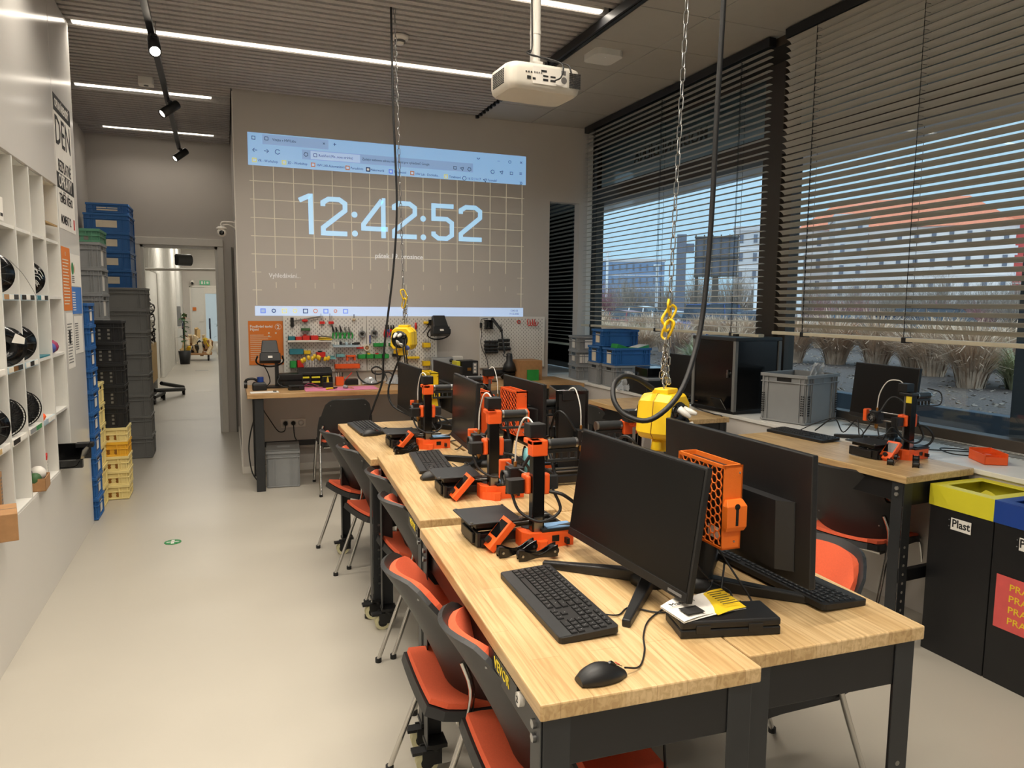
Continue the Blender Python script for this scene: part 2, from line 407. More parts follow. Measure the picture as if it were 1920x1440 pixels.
b = B()                                    # zig-zag edge where the baffles end against the panel field
for k in range(104): b.box(2.47, 2.50, -2.9+k*.1, -2.86+k*.1, ZC-.02, ZC+.06)
stuff(b.obj('baffle_end_clip', 'black_metal', ceil))
B().box(3.80, 4.2, -2.95, 9.6, 3.55, 3.74).obj('window_bulkhead', 'frame_brown', ceil)
# ---- light strips set between the baffles
for k, (yy, x0, x1) in enumerate([(9.52, -1.237, -.08), (7.82, -1.226, -.074), (6.13, -.96, 2.37), (4.555, -.96, 2.40), (2.93, -.96, 1.5), (1.3, -.96, 1.5), (-.35, -.96, 1.5), (-2.0, -.96, 1.5)]):
    lab = ['short ceiling light strip nearest the doorway wall', 'short ceiling light strip left of the projection wall', 'long ceiling light strip running behind the hanging spotlights',
           'long ceiling light strip above the projector'][k] if k < 4 else 'long ceiling light strip behind the camera, %s row back' % ['first', 'second', 'third', 'fourth'][k-4]
    t = thing('light_strip', lab, 'light', (0, yy, ZC), 0, 'linear ceiling lights')
    B().box(x0, x1, -.034, .034, .012, .06).obj('housing', 'white_trim', t)
    B().box(x0+.006, x1-.006, -.02, .02, .002, .0119).obj('diffuser', 'led', t)
    la = bpy.data.lights.new('strip_optics', 'AREA'); la.shape = 'RECTANGLE'; la.size = x1-x0-.02; la.size_y = .036; la.energy = STRIP_W[k]; la.color = LEDC; la.spread = R(STRIP_SPREAD)
    lo = bpy.data.objects.new('strip_optics', la); COL.objects.link(lo); lo.parent = t; lo.location = ((x0+x1)/2, 0, .0012)
# ---- window side: low wall and deep sill, frames, glass, blinds
struct(B().box(3.50, 4.3, -3.0, YW+.1, 0, .84).box(3.62, 4.3, YW+.1, 9.6, 0, .84).obj('wall_right', 'wall_paint'))
sill = struct(B().box(3.485, 4.2, -3.0, 7.9, .84, .865).obj('sill', 'white_board', bevel=.003))
b = B()
for k in range(60): b.box(3.93, 4.06, 2.02+k*.03, 2.035+k*.03, .865, .867)
stuff(b.obj('vent_slot', 'seam', sill))
struct(B().box(3.52, 4.3, 9.6, 9.8, 0, 3.74).box(3.30, 3.62, 9.0, 9.1, 0, 3.74).obj('wall_next_room', 'ceiling_dark'))
def window(nm, y0, y1, dark=False, j=.035):
    w = struct(bpy.data.objects.new(nm, None)); COL.objects.link(w)
    B().box(4.1, 4.2, y0, y0+j, .865, 3.55).box(4.1, 4.2, y1-.09, y1, .865, 3.55).box(4.1, 4.2, y0, y1, .865, .93).box(4.1, 4.2, y0, y1, 3.5, 3.56).obj('window_frame', 'frame_brown', w, .004)
    B().box(4.06, 4.22, y0, y1, 2.85, 3.02).obj('transom', 'frame_brown', w, .004)
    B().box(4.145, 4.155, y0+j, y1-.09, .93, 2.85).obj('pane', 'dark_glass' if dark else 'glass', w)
    B().box(4.145, 4.155, y0+j, y1-.09, 3.02, 3.5).obj('pane', 'glass', w)
    B().box(4.16, 4.166, y0+j, y1-.09, 3.02, 3.5).obj('frosted_film', 'film_blue', w)
    return w
w1 = window('window_1', 4.88, 7.9); window('window_2', 1.6, 4.68); window('window_3', -2.9, 1.5); w4 = window('window_4', 7.96, 9.6, True)
struct(B().box(4.06, 4.24, 4.67, 4.89, .865, 3.56).obj('mullion', 'frame_brown', bevel=.006))
struct(B().box(3.98, 4.24, 1.5, 1.62, .865, 3.56).obj('mullion', 'frame_brown', bevel=.006))
struct(B().box(3.78, 3.86, YW+.001, YW+.1, .865, 3.6).obj('trim_2', 'white_trim'))
text('MODERNÍ DÍLNA', .17, 'frame_brown', w1, (4.1575, 6.42, 3.25), EAST, .001, off=.004)
B().box(4.17, 4.19, 7.97, 9.6, .93, 3.5).obj('dark_backing', 'ceiling_dark', w4)  # opaque dark sheet just outside the pane
# blinds
def blind(label, y0, y1, z0, tilt, nslat, cords, cat='blind', x=3.73):
    t = thing('venetian_blind', label, cat, (x, 0, 0), 0, 'venetian blinds over the window wall')
    L = y1-y0; b = B(); n = 4
    P = [(-.025+.05*k/n, .006*math.sin(PI*k/n)) for k in range(n+1)]; Q = [(a, c-.0012) for a, c in P[::-1]]
    rings = [[(a, yy, c) for a, c in P+Q] for yy in (-L/2, L/2)]
    b.loft(rings, 0, False); me = b.mesh('slat', 'blind_slat')
    top = 3.535; pit = (top-z0-.03)/nslat
    for k in range(nslat):
        s = bpy.data.objects.new('slat', me); COL.objects.link(s); s.parent = t
        s.location = (0, (y0+y1)/2, top-.02-pit*k); s.rotation_euler = (0, tilt+random.uniform(-.025, .025), random.uniform(-.0006, .0006))
    B().box(-.03, .03, y0-.01, y1+.01, top, 3.60).obj('head_rail', 'black_metal', t, .003)
    B().box(-.028, .028, y0-.03, y1+.01, z0-.012, z0+.012).obj('bottom_rail', 'blind_rail', t, .004)
    for c in cords:
        q = B()
        for dx in (-.027, .027): q.box(dx-.001, dx+.001, c-.001, c+.001, z0, top)
        q.box(-.0015, .0015, c+.022, c+.025, z0, top)
        for k in range(nslat): q.box(-.027, .027, c-.0008, c+.0008, top-.026-pit*k, top-.0245-pit*k)
        q.obj('ladder_cord', 'black_plastic', t)
        B().cb(0, c, z0-.002, .064, .03, .034).obj('cord_clip', 'black_plastic', t, .004)
    B().cb(0, y0+.0, z0-.005, .05, .03, .045).obj('rail_end_cap', 'black_plastic', t, .004)
    return t
blind('grey venetian blind with nearly flat open slats in front of the two-word lettered window', 4.45, 7.36, 1.45, R(-4), 43, (7.15, 5.85, 4.75))
blind('grey venetian blind with steeply tilted slats right of the brown window post', 1.72, 4.27, 1.48, R(30), 43, (3.98, 3.16, 2.35))
blind('dim venetian blind seen through the opening beside the projection wall', 7.66, 9.5, 1.2, R(12), 48, (7.9, 8.6), x=3.86)
blind('venetian blind of the next window bay towards the camera', -2.8, 1.62, 1.48, R(30), 43, (1.3, 0, -1.4))
# ---- built-in white cubby wall on the left
cub = thing('cubby_wall', 'tall white lacquered wall unit with open cubbyholes on the left side of the room', 'shelving')
y0, y1, z0, z1, dp = .1, 5.44, .635, 2.385, .34
B().box(XP-.018, XP, y1+.006, 6.12, .628, 3.60).obj('panel', 'white_lacquer', cub, .0015)
B().box(XP-.018, XP, -3, 6.12, .0, .622).obj('panel', 'white_lacquer', cub, .0015)
B().box(XP-.018, XP, -3, y1, z1+.004, 3.60).obj('panel', 'white_lacquer', cub, .0015)
B().box(XL, XP-.018, 6.102, 6.12, 0, 3.60).obj('side_panel', 'white_lacquer', cub)
B().box(XP-dp-.018, XP-dp, -3, y1+.02, z0-.02, z1+.02).obj('back_panel', 'white_board', cub)
B().box(XP-dp, XP-.001, -3, y1, z0-.03, z0).obj('bottom_board', 'white_board', cub)
B().box(XP-dp, XP-.018, -3, y1, z1, z1+.02).obj('top_board', 'white_board', cub)
dv = [5.44, 5.06, 4.73, 4.40, 4.08, 3.75, 3.42, 3.09, 2.76]
for q in dv: B().box(XP-dp, XP-.002, q-.009, q+.009, z0, z1).obj('divider', 'white_board', cub)
SH = [.985, 1.338, 1.69, 2.035]
for i in range(len(dv)-1):
    for zz in SH: B().box(XP-dp, XP-.008, dv[i+1]+.009, dv[i]-.009, zz-.016, zz).obj('shelf', 'white_board', cub)
# ---- the corridor beyond the doorway
XC = -1.42
struct(B().box(XC-.1, XC, YD+.14, 28.2, 0, 3.62).obj('wall_corridor_left', 'white_board'))
struct(B().box(.1, .2, YD+.14, 28.2, 0, 3.62).obj('wall_corridor_right', 'white_board'))
b = B().box(XC, -1.16, 28, 28.12, 0, 3.62).box(-1.16, .2, 28, 28.12, 2.2, 3.62).obj('wall_corridor_end', 'wall_paint'); struct(b)
struct(B().box(XC-.1, .2, YD+.14, 28.2, 3.6, 3.7).obj('ceiling_corridor', 'white_board'))
d2 = struct(bpy.data.objects.new('door_2', None)); COL.objects.link(d2)
B().box(-1.16, -.74, 28.02, 28.06, 0, 2.2).obj('door_leaf', 'white_board', d2)
B().box(-.74, -.70, 28.0, 28.08, 0, 2.2).box(-1.2, -1.16, 27.98, 28.1, 0, 2.24).box(-1.2, .2, 27.98, 28.1, 2.2, 2.26).box(-.7, .2, 28.0, 28.08, 0, .3).box(-.7, .2, 28.0, 28.08, 1.98, 2.2).obj('door_frame', 'white_trim', d2)
B().box(-.70, .2, 28.03, 28.05, .3, 1.98).obj('frosted_pane', 'door_glow', d2)
for k, yy in enumerate((12.5, 17.0, 21.5, 25.5)):
    t = thing('corridor_light', 'ceiling light panel of the far corridor, %s beyond the doorway' % ['first', 'second', 'third', 'fourth'][k], 'light', (-.65, yy, 3.58), 0, 'corridor lights')
    B().box(-.6, .6, -.05, .05, .0, .02).obj('housing', 'white_trim', t); B().box(-.58, .58, -.035, .035, -.006, -.0001).obj('diffuser', 'corridor_led', t)
    la = bpy.data.lights.new('corridor_optics', 'AREA'); la.shape = 'RECTANGLE'; la.size = 1.1; la.size_y = .06; la.energy = (14, 34, 34, 34)[k]; la.color = (1, .94, .84)
    lo = bpy.data.objects.new('corridor_optics', la); COL.objects.link(lo); lo.parent = t; lo.location = (0, 0, -.0065)
# corridor fittings
b = B(); N = 26
for k in range(N): b.cyl((XC+.05, 15.2+k*.3, .0+2.28*(k < 9)), (XC+.05, 15.2+k*.3, 3.55), .05, 8)
tag(stuff(b.obj('slat_curtain', 'white_board')), 'white ribbed slat curtain along the corridor wall', 'curtain')
tag(B().cyl((-1.4, 12.0, 2.135), (.08, 12.0, 2.16), .022, 10).obj('crossbar', 'white_trim'), 'white horizontal bar crossing the corridor overhead', 'bar')
t = thing('cable_rack', 'wall rack hung with tangled wires just past the doorway', 'rack', (-1.41, 13.4, 0))
B().box(.0, .03, -.6, .6, .45, 1.75).obj('backboard', 'cardboard', t)
for nm, key, cnt in (('wire_bundle', 'black_plastic', 26), ('pale_wire_bundle', 'paper', 16), ('wire_coil', 'ink_grey', 12)):
    b = B()
    for k in range(cnt):
        yy = random.uniform(-.55, .55); zz = random.uniform(1.0, 1.75); rr = random.uniform(.05, .12)
        b.tube([(random.uniform(.06, .26), yy+rr*math.cos(a), zz-.1+rr*1.4*math.sin(a)) for a in [2*PI*q/7 for q in range(7)]], .012, 5, closed=True, sub=2)
    stuff(b.obj(nm, key, t))
B().box(.03, .26, -.55, .55, .35, .98).obj('lower_board', 'kraft', t)
t = thing('mobile_stand', 'black wheeled stand feet standing just past the doorway', 'stand', (-1.05, 13.6, 0))
for k, (a, c) in enumerate((((-.1, -.5, .12), (.0, .1, .12)), ((-.12, -.2, .2), (.28, .75, .1)), ((-.05, .35, .26), (.26, .95, .12)))):
    B().cyl(a, c, .035, 8).obj('foot', 'black_metal_grey', t)
    for q in (a, c):
        B().cyl((q[0]-.02, q[1], .05), (q[0]+.02, q[1], .05), .05, 12).obj('wheel', 'black_plastic', t)
B().box(-.18, -.12, -.5, .5, .1, .5).obj('upright_frame', 'black_metal', t)
t = thing('platform_trolley', 'platform trolley loaded with split firewood at the end of the corridor', 'trolley', (-.86, 22.9, 0))
B().box(-.38, .42, -.3, .45, .17, .22).obj('platform', 'cardboard', t, .01)
for x in (-.34, .38): B().tube([(x, .4, .2), (x, .42, 1.2), (x+.001, .1, 1.2), (x, .1, .9)], .022, 8).obj('handle', 'car_navy', t)
for x in (-.28, .32):
    for y in (-.2, .34): B().cyl((x-.02, y, .08), (x+.02, y, .08), .08, 12).obj('wheel', 'black_plastic', t)
for k in range(40):
    x = random.uniform(-.36, .42); h = .62*(1-abs(x)/.62); z = .25+random.random()*h
    a = random.uniform(-.6, .6); key = random.choice(['fabric_cream', 'kraft', 'cardboard', 'yellow_handle', 'paper_cream', 'black_metal_grey'])
    g = B().at(x, -.3+random.random()*.5, z, random.uniform(-1.2, 1.2), a, random.uniform(-.5, .5)); g.prism([(-.05, -.035), (.05, -.03), (.045, .03), (-.04, .04)], -.13, .13)
    tag(g.obj('firewood_log', key, loc=(-.86, 22.9, 0)), 'split log in the heap on the far corridor trolley', 'log', 'firewood on the trolley')
for lx, ly, nm, lab in ((-.22, 25.5, 'potted_plant', 'tall potted plant by the frosted corridor door'), (-1.1, 21.6, 'potted_plant', 'dark potted plant against the left corridor wall')):
    t = thing(nm, lab, 'plant', (lx, ly, 0)); B().lathe([(0, 0), (.12, 0), (.16, .36), (.13, .36), (.12, .3), (0, .3)], 14).obj('pot', 'white_board' if lx > -1 else 'black_metal_grey', t)
    B().cyl((0, 0, .3), (.02, 0, 1.3), .014, 6).obj('stem', 'leaf_green', t)
    for k in range(26):
        a = random.uniform(0, 6.3); z = random.uniform(.5, 1.4); r = random.uniform(.1, .24)
        g = B().at(0, 0, z, a, 0, random.uniform(-.6, .5)); g.sheet(lambda u, v, r=r: (u*r, (v-.5)*.1*math.sin(PI*min(max(u, .03), .97)), -.25*u*u*r), 4, 2, .003); g.obj('leaf', 'leaf_green' if k % 6 else 'orange_box', t)
t = thing('exit_sign', 'small green exit sign above the corridor door', 'sign', (-.7, 27.96, 2.36))
B().box(-.16, .16, -.02, .02, -.07, .07).obj('plate', 'exit_green', t)
B().box(-.12, -.05, -.024, -.02, -.05, .05).box(-.02, .02, -.024, -.02, -.05, .05).box(.06, .13, -.024, -.02, -.04, .04).obj('pictogram', 'paper', t)
t = thing('corridor_camera', 'white dome camera on the corridor end wall', 'camera', (-1.1, 27.9, 2.36)); B().ball((0, 0, 0), .08, 10).box(-.02, .02, 0, .1, .04, .08).obj('dome', 'white_trim', t); B().ball((0, -.05, -.03), .05, 8).obj('lens', 'black_gloss', t)
tag(B().cyl((-1.36, 24.1, 2.93), (-.98, 24.3, 2.93), .17, 14).obj('duct_speaker', 'black_plastic'), 'black round duct speaker under the corridor ceiling', 'speaker')
t = thing('wall_dispenser', 'grey dispenser box on the left corridor wall', 'dispenser', (XC, 24.2, 1.25)); B().box(0, .12, -.12, .12, -.3, .3).obj('casing', 'crate_grey', t, .02); B().box(.12, .13, -.08, .08, -.2, .1).obj('window', 'black_gloss', t)
tag(B().box(-1.12, -1.0, 27.985, 28, 1.38, 1.5).obj('notice', 'poster_orange'), 'small orange notice on the corridor end wall', 'notice')
tag(B().box(-.9, -.78, 27.995, 28.01, 1.0, 1.2).obj('notice', 'paper'), 'small white notice on the corridor door', 'notice')
for lx, ly, w in ((-.46, 14.83, .28), (-.62, 19.4, .3)):
    tag(B().box(lx-w/2, lx+w/2, ly-.05, ly+.05, .0005, .002).obj('floor_tape', 'white_trim' if ly < 17 else 'crate_grey'), 'pale tape strip on the corridor floor, %s the doorway' % ('nearer' if ly < 17 else 'farther from'), 'tape')
# ================================================================ workbenches
def workbench(label, cx, cy, zt, rz, L=1.2, Wd=.517, wheels=True, shelf=False, plate=None, num=None, thick=.036):
    t = thing('workbench', label, 'table', (cx, cy, 0), rz, 'wood topped black workbenches')
    B().box(-Wd/2, Wd/2, -L/2, L/2, zt-thick, zt).obj('tabletop', 'wood_top', t, .004)
    za = zt-thick; lx = Wd/2-.012; ly = L/2-.02; z0 = .115 if wheels else 0.
    for s in (-1, 1):
        B().box(-lx+.0, lx, s*ly-.014*(s > 0), s*ly+.014*(s < 0), za-.115, za-.0005).obj('end_apron', 'black_metal', t, .003)
        B().box(s*(lx-.02)-.008, s*(lx-.02)+.008, -ly+.015, ly-.015, za-.10, za-.0005).obj('side_apron', 'black_metal', t, .003)
    for sx in (-1, 1):
        for sy in (-1, 1):
            x = sx*lx; y = sy*ly; b = B()
            b.box(min(x, x-sx*.06), max(x, x-sx*.06), min(y+sy*.004, y), max(y+sy*.004, y), z0, za-.001)
            b.box(min(x+sx*.004, x), max(x+sx*.004, x), min(y, y-sy*.06), max(y, y-sy*.06), z0, za-.001)
            lg = b.obj('leg', 'black_metal_grey', t, .002)
            h = B()
            for k in range(8):
                zz = .2+.045*k; h.cyl((x-sx*.03, y+sy*.0045, zz), (x-sx*.03, y+sy*.0005, zz), .007, 8)
            for zz in (za-.03, za-.06): h.cyl((x+sx*.003, y-sy*.03, zz), (x+sx*.012, y-sy*.03, zz), .01, 6)
            stuff(h.obj('bolt_hole', 'seam' if not wheels else 'steel', lg))
            if wheels:
                c = B().box(x-sx*.055-.0, x-sx*.055+.05*sx, y-sy*.05, y-sy*.0, .1, .116) if False else B()
                px = x-sx*.03; py = y-sy*.03
                c.cb(px, py, .108, .075, .075, .014).lathe([(0, .085), (.028, .085), (.032, .1), (0, .101)], 12)
                c2 = B().at(px, py, 0); c2.lathe([(0, .078), (.026, .078), (.03, .1), (0, .1005)], 14)
                c2.box(-.05, .02, -.026, -.020, .035, .09).box(-.05, .02, .020, .026, .035, .09).box(-.085, -.03, -.02, .02, .075, .086)
                cs = c.obj('caster', 'black_plastic', t); c2.obj('fork', 'black_plastic', cs)
                B().cyl((px-.03, py-.017, .041), (px-.03, py+.017, .041), .041, 18).obj('wheel', 'rubber_cream', cs)
                B().cyl((px-.03, py-.0195, .041), (px-.03, py+.0195, .041), .024, 14).obj('hub', 'black_gloss', cs)
    if shelf: 
        for s in (-1, 1): B().box(-lx+.01, lx-.01, s*(ly-.03)-.015, s*(ly-.03)+.015, .33, .39).obj('stretcher', 'black_metal', t, .003)
    if plate is not None:
        B().box(-Wd/2-.0, -Wd/2+.012, plate-.105, plate+.105, zt-.075, zt-.0365).obj('nameplate', 'black_metal', t)
        text('VEVOR', .036, 'yellow_print', t, (-Wd/2-.0012, plate, zt-.057), WEST)
    if num is not None:
        B().cyl((-Wd/2+.0, num, zt-.062), (-Wd/2+.012, num, zt-.062), .016, 18).obj('number_sticker', 'paper', t)
        text('2', .02, 'ink', t, (-Wd/2-.001, num, zt-.062), WEST)
    return t
workbench('near workbench with the front keyboard and mouse on its pale wooden top', .837, 1.824, .88, R(-2.77), plate=-.35, num=-.46)
workbench('middle workbench of the row along the aisle, wooden top with its keyboard and printer', .912, 3.043, .895, R(-3.5), L=1.165, plate=-.44, num=-.52)
workbench('far workbench of the row along the aisle, nearest the back wall', .92, 4.27, .87, 0, L=1.18)
workbench('near workbench on the window side of the double row, back-to-back with the front bench', 1.358, 1.85, .88, R(-2.5), wheels=False)
workbench('middle workbench on the window side of the double row', 1.444, 3.015, .885, R(-3.5), L=1.16)
workbench('far workbench on the window side of the double row, nearest the desk', 1.455, 4.27, .87, 0, L=1.18)
workbench('workbench against the sill behind the recycling bins, glossy with window light', 3.185, 3.09, .87, R(3.6), L=1.21, Wd=.5, wheels=False, shelf=True)
workbench('workbench against the sill left of the black display cabinet', 3.1, 4.89, .87, R(1), L=1.22, Wd=.51, wheels=False, shelf=True)
# long desk along the projection wall
t = thing('wall_desk', 'long wooden desk along the projection wall', 'desk', (0, 0, 0))
B().box(.14, 3.40, 6.66, 7.44, .832, .872).obj('desktop', 'wood_desk', t, .003)
for x in (.2, 1.75, 3.2):
    for y in (6.68, 7.3): B().box(x, x+.075, y, y+.06, 0, .8315).obj('leg', 'black_metal_grey', t, .003)
    B().box(x+.02, x+.06, 6.72, 7.32, .77, .8315).obj('cross_rail', 'black_metal', t)
B().box(.26, 3.2, 7.3, 7.33, .28, .33).obj('back_rail', 'black_metal', t)
B().box(3.30, 3.36, 6.70, 7.44, .0, .8315).obj('side_board', 'wall_paint', t)
# ================================================================ visitor chairs
def chair(label, top, rz, red=False):
    """faces local +x; top = (x, y) below the middle of the back's upper edge"""
    t = thing('visitor_chair', label, 'chair', (0, 0, 0), rz, 'orange padded chairs with black shells')
    hw = lambda v: .236-.045*v*v-.02*max(0, .2-v)
    def back(u, v, k=1., d=0., v0=0., v1=1.):
        w = (u*2-1); vv = v0+(v1-v0)*v
        edge = 1-.13*max(0, (abs(w)-.6)/.4)**2*(1 if vv > .6 else 0)
        zz = .475+.365*vv*edge+.012*(1-w*w)*vv-.03*(1-w*w)*(1-vv)
        return (-.165-.15*vv-.06*vv*vv+.105*w*w+d, w*hw(vv)*k, zz)
    B().sheet(lambda u, v: back(u, v), 14, 9, .014).obj('back_shell', 'chair_shell', t)
    B().sheet(lambda u, v: back(u, v, .92, .026-.008*abs(2*u-1)**4, .08, .965), 14, 9, .024).obj('back_pad', 'orange_fabric', t)
    def seat(u, v, k=1., d=0.):
        w = u*2-1; x = -.285+.50*v
        wd = (.205+.03*v)*(1-.10*max(0, (v-.75)/.25)**2)*(1-.12*max(0, (.14-v)/.14)**2)
        return (x*k+.002, w*wd*k, .44+d-.018*math.sin(PI*v)*(1-w*w)+.02*max(0, (.25-v)/.25)**2-.03*max(0, (v-.72)/.28)**2+.008*w*w)
    B().sheet(lambda u, v: seat(u, 1-v), 10, 10, .03).obj('seat_shell', 'chair_shell', t)
    B().sheet(lambda u, v: seat(u, 1-v, .95, .018), 10, 10, .017).obj('seat_pad', 'orange_fabric', t)
    for s in (-1, 1):
        B().tube([(.16, s*.19, .43), (.19, s*.215, .41), (.215, s*.225, .30), (.25, s*.24, 0.012)], .0125, 8, sub=3, flat=.8).obj('front_leg', 'chrome', t)
        B().tube([(-.178, s*.20, .60), (-.155, s*.218, .52), (-.17, s*.228, .43), (-.23, s*.236, .26), (-.325, s*.245, .012)], .0125, 8, sub=3, flat=.8).obj('rear_leg', 'chrome', t)
        for q in ((.25, s*.24), (-.325, s*.245)): B().cyl((q[0], q[1], 0), (q[0], q[1], .02), .015, 10).obj('foot_cap', 'black_plastic', t)
        B().box(-.19, .17, s*.19-.012, s*.19+.012, .395, .418).obj('seat_rail', 'black_metal', t, .003)
    B().tube([(-.185, -.2, .405), (-.185, .2, .405)], .011, 8).obj('cross_tube', 'chrome', t)
    B().tube([(.14, -.2, .405), (.14, .2, .405)], .011, 8).obj('cross_tube', 'chrome', t)
    b = B()
    for s in (-1, 1):
        for v in (.2, .86): q = back(.5+s*.36, v); b.ball((q[0]-.0145, q[1], q[2]), .006, 6)
    b.obj('shell_screw', 'steel', t); return t
def seat_at(top, rz): return (top[0]+.325*math.cos(rz), top[1]+.325*math.sin(rz), 0)
CH = [((.545, 1.735), -4, 'nearest chair on the aisle side, cut off by the bottom of the photo'),
      ((.485, 2.19), -2, 'second chair from the front on the aisle side, behind the nearest'),
      ((.635, 3.00), 6, 'third chair from the front on the aisle side, beside a caster'),
      ((.665, 3.50), 4, 'fourth chair from the front on the aisle side, mostly hidden'),
      ((.625, 4.18), 12, 'fifth chair from the front on the aisle side, beside the last'),
      ((.60, 4.74), 16, 'last chair on the aisle side, black shell over an orange seat near the far desk'),
      ((1.95, 1.90), 180, 'chair pushed in on the window side of the near bench, orange pad facing the bench'),
      ((2.93, 2.87), 14, 'chair at the sill workbench behind the recycling bins, black shell towards the room'),
      ((2.80, 5.42), 4, 'dark chair at the sill workbench left of the display cabinet'),
      ((.955, 6.33), 90, 'dark chair pushed up to the long desk under the pegboard')]
_c0 = None
for top, rz, lab in CH:
    rz = R(rz)
    if _c0 is None: _c0 = chair(lab, top, rz); _c0.location = seat_at(top, rz)
    else: dup(_c0, seat_at(top, rz), rz, lab)
# ================================================================ computer things
def monitor(label, loc, rz, w=.62, h=.355, zb=.055, tilt=5, screen='screen_matte', neck=True, hub=.10, glossy=False):
    """front towards local -y, stands with its hub at y = hub"""
    t = thing('monitor', label, 'monitor', loc, rz, 'desktop monitors')
    def P(): b = B(); b.M = Matrix.Translation((0, 0, zb)) @ Matrix.Rotation(R(-tilt), 4, 'X'); return b
    b = P().box(-w/2, w/2, -.006, .012, 0, h); b.obj('housing', 'black_plastic', t, .003)
    P().box(-w/2+.007, w/2-.007, -.0075, -.0055, .028, h-.007).obj('screen', screen, t)
    P().box(-w/2+.002, w/2-.002, -.0085, -.0055, .002, .0245).obj('chin_bezel', 'black_plastic', t, .001)
    b = P().frust((-w/2+.04, w/2-.04, .012, .0121), .0, (-w/2+.04, w/2-.04, .012, .0121), .001)
    q = P(); q.prism([(-w/2+.05, .012), (w/2-.05, .012), (w/2-.09, .042), (-w/2+.09, .042)], .03, h*.62); q.obj('rear_cover', 'black_plastic', t, .006)
    l = P(); l.box(w/2-.075, w/2-.02, -.0093, -.0085, .009, .016); l.obj('logo', 'ink_grey', t)
    s = B().cyl((0, hub, .02), (0, .055, zb+h*.5), .032, 12, .024); s.cb(0, .05, zb+h*.45, .09, .03, .09); s.obj('stand_neck', 'black_plastic', t)
    B().lathe([(0, 0), (.06, 0), (.058, .02), (.04, .032), (0, .034)], 18).obj('stand_hub', 'black_plastic', t, loc=(0, hub, 0))
    for s in (-1, 1):
        q = B(); x1, y1 = s*.225, hub-.23; dx, dy = x1, y1-hub; n = math.hypot(dx, dy); px, py = -dy/n, dx/n
        q.add([(px*.02, hub+py*.02, 0), (-px*.02, hub-py*.02, 0), (-px*.02, hub-py*.02, .036), (px*.02, hub+py*.02, .036),
               (x1+px*.011, y1+py*.011, 0), (x1-px*.011, y1-py*.011, 0), (x1-px*.011, y1-py*.011, .02), (x1+px*.011, y1+py*.011, .02)],
              [(0, 1, 2, 3), (7, 6, 5, 4), (0, 4, 5, 1), (1, 5, 6, 2), (2, 6, 7, 3), (3, 7, 4, 0)])
        q.obj('stand_leg', 'black_plastic', t, .004)
    return t
WE, EA = R(-90), R(90)
monitor('large dark monitor on the near bench, its screen towards the aisle', (1.003, 1.718, .88), WE+R(3), .595, .335, .065, 8)
monitor('dark monitor back-to-back behind the large one, rear cover towards the camera', (1.315, 1.645, .88), EA, .63, .335, .095, 2)
monitor('monitor with a reddish green reflection on the middle bench', (1.03, 3.27, .895), WE-R(5), .50, .325, .10, 2, 'screen_lit')
monitor('dark monitor on the far bench beside the last keyboard', (1.0, 4.29, .87), WE, .53, .30, .13, 2)
monitor('dark monitor behind the orange honeycomb box on the middle window-side bench', (1.30, 3.17, .885), EA, .50, .31, .12, 0)
monitor('dark monitor behind the yellow honeycomb box on the far window-side bench', (1.31, 4.50, .87), EA, .61, .31, .11, 0)
monitor('monitor leaning back on the sill behind the printer at the right window', (3.60, 3.2, .866), WE+R(-6), .50, .335, .13, 5)
monitor('monitor on the sill between the blue crates and the display cabinet', (3.52, 5.17, .866), WE+R(-2), .58, .335, .065, 4)
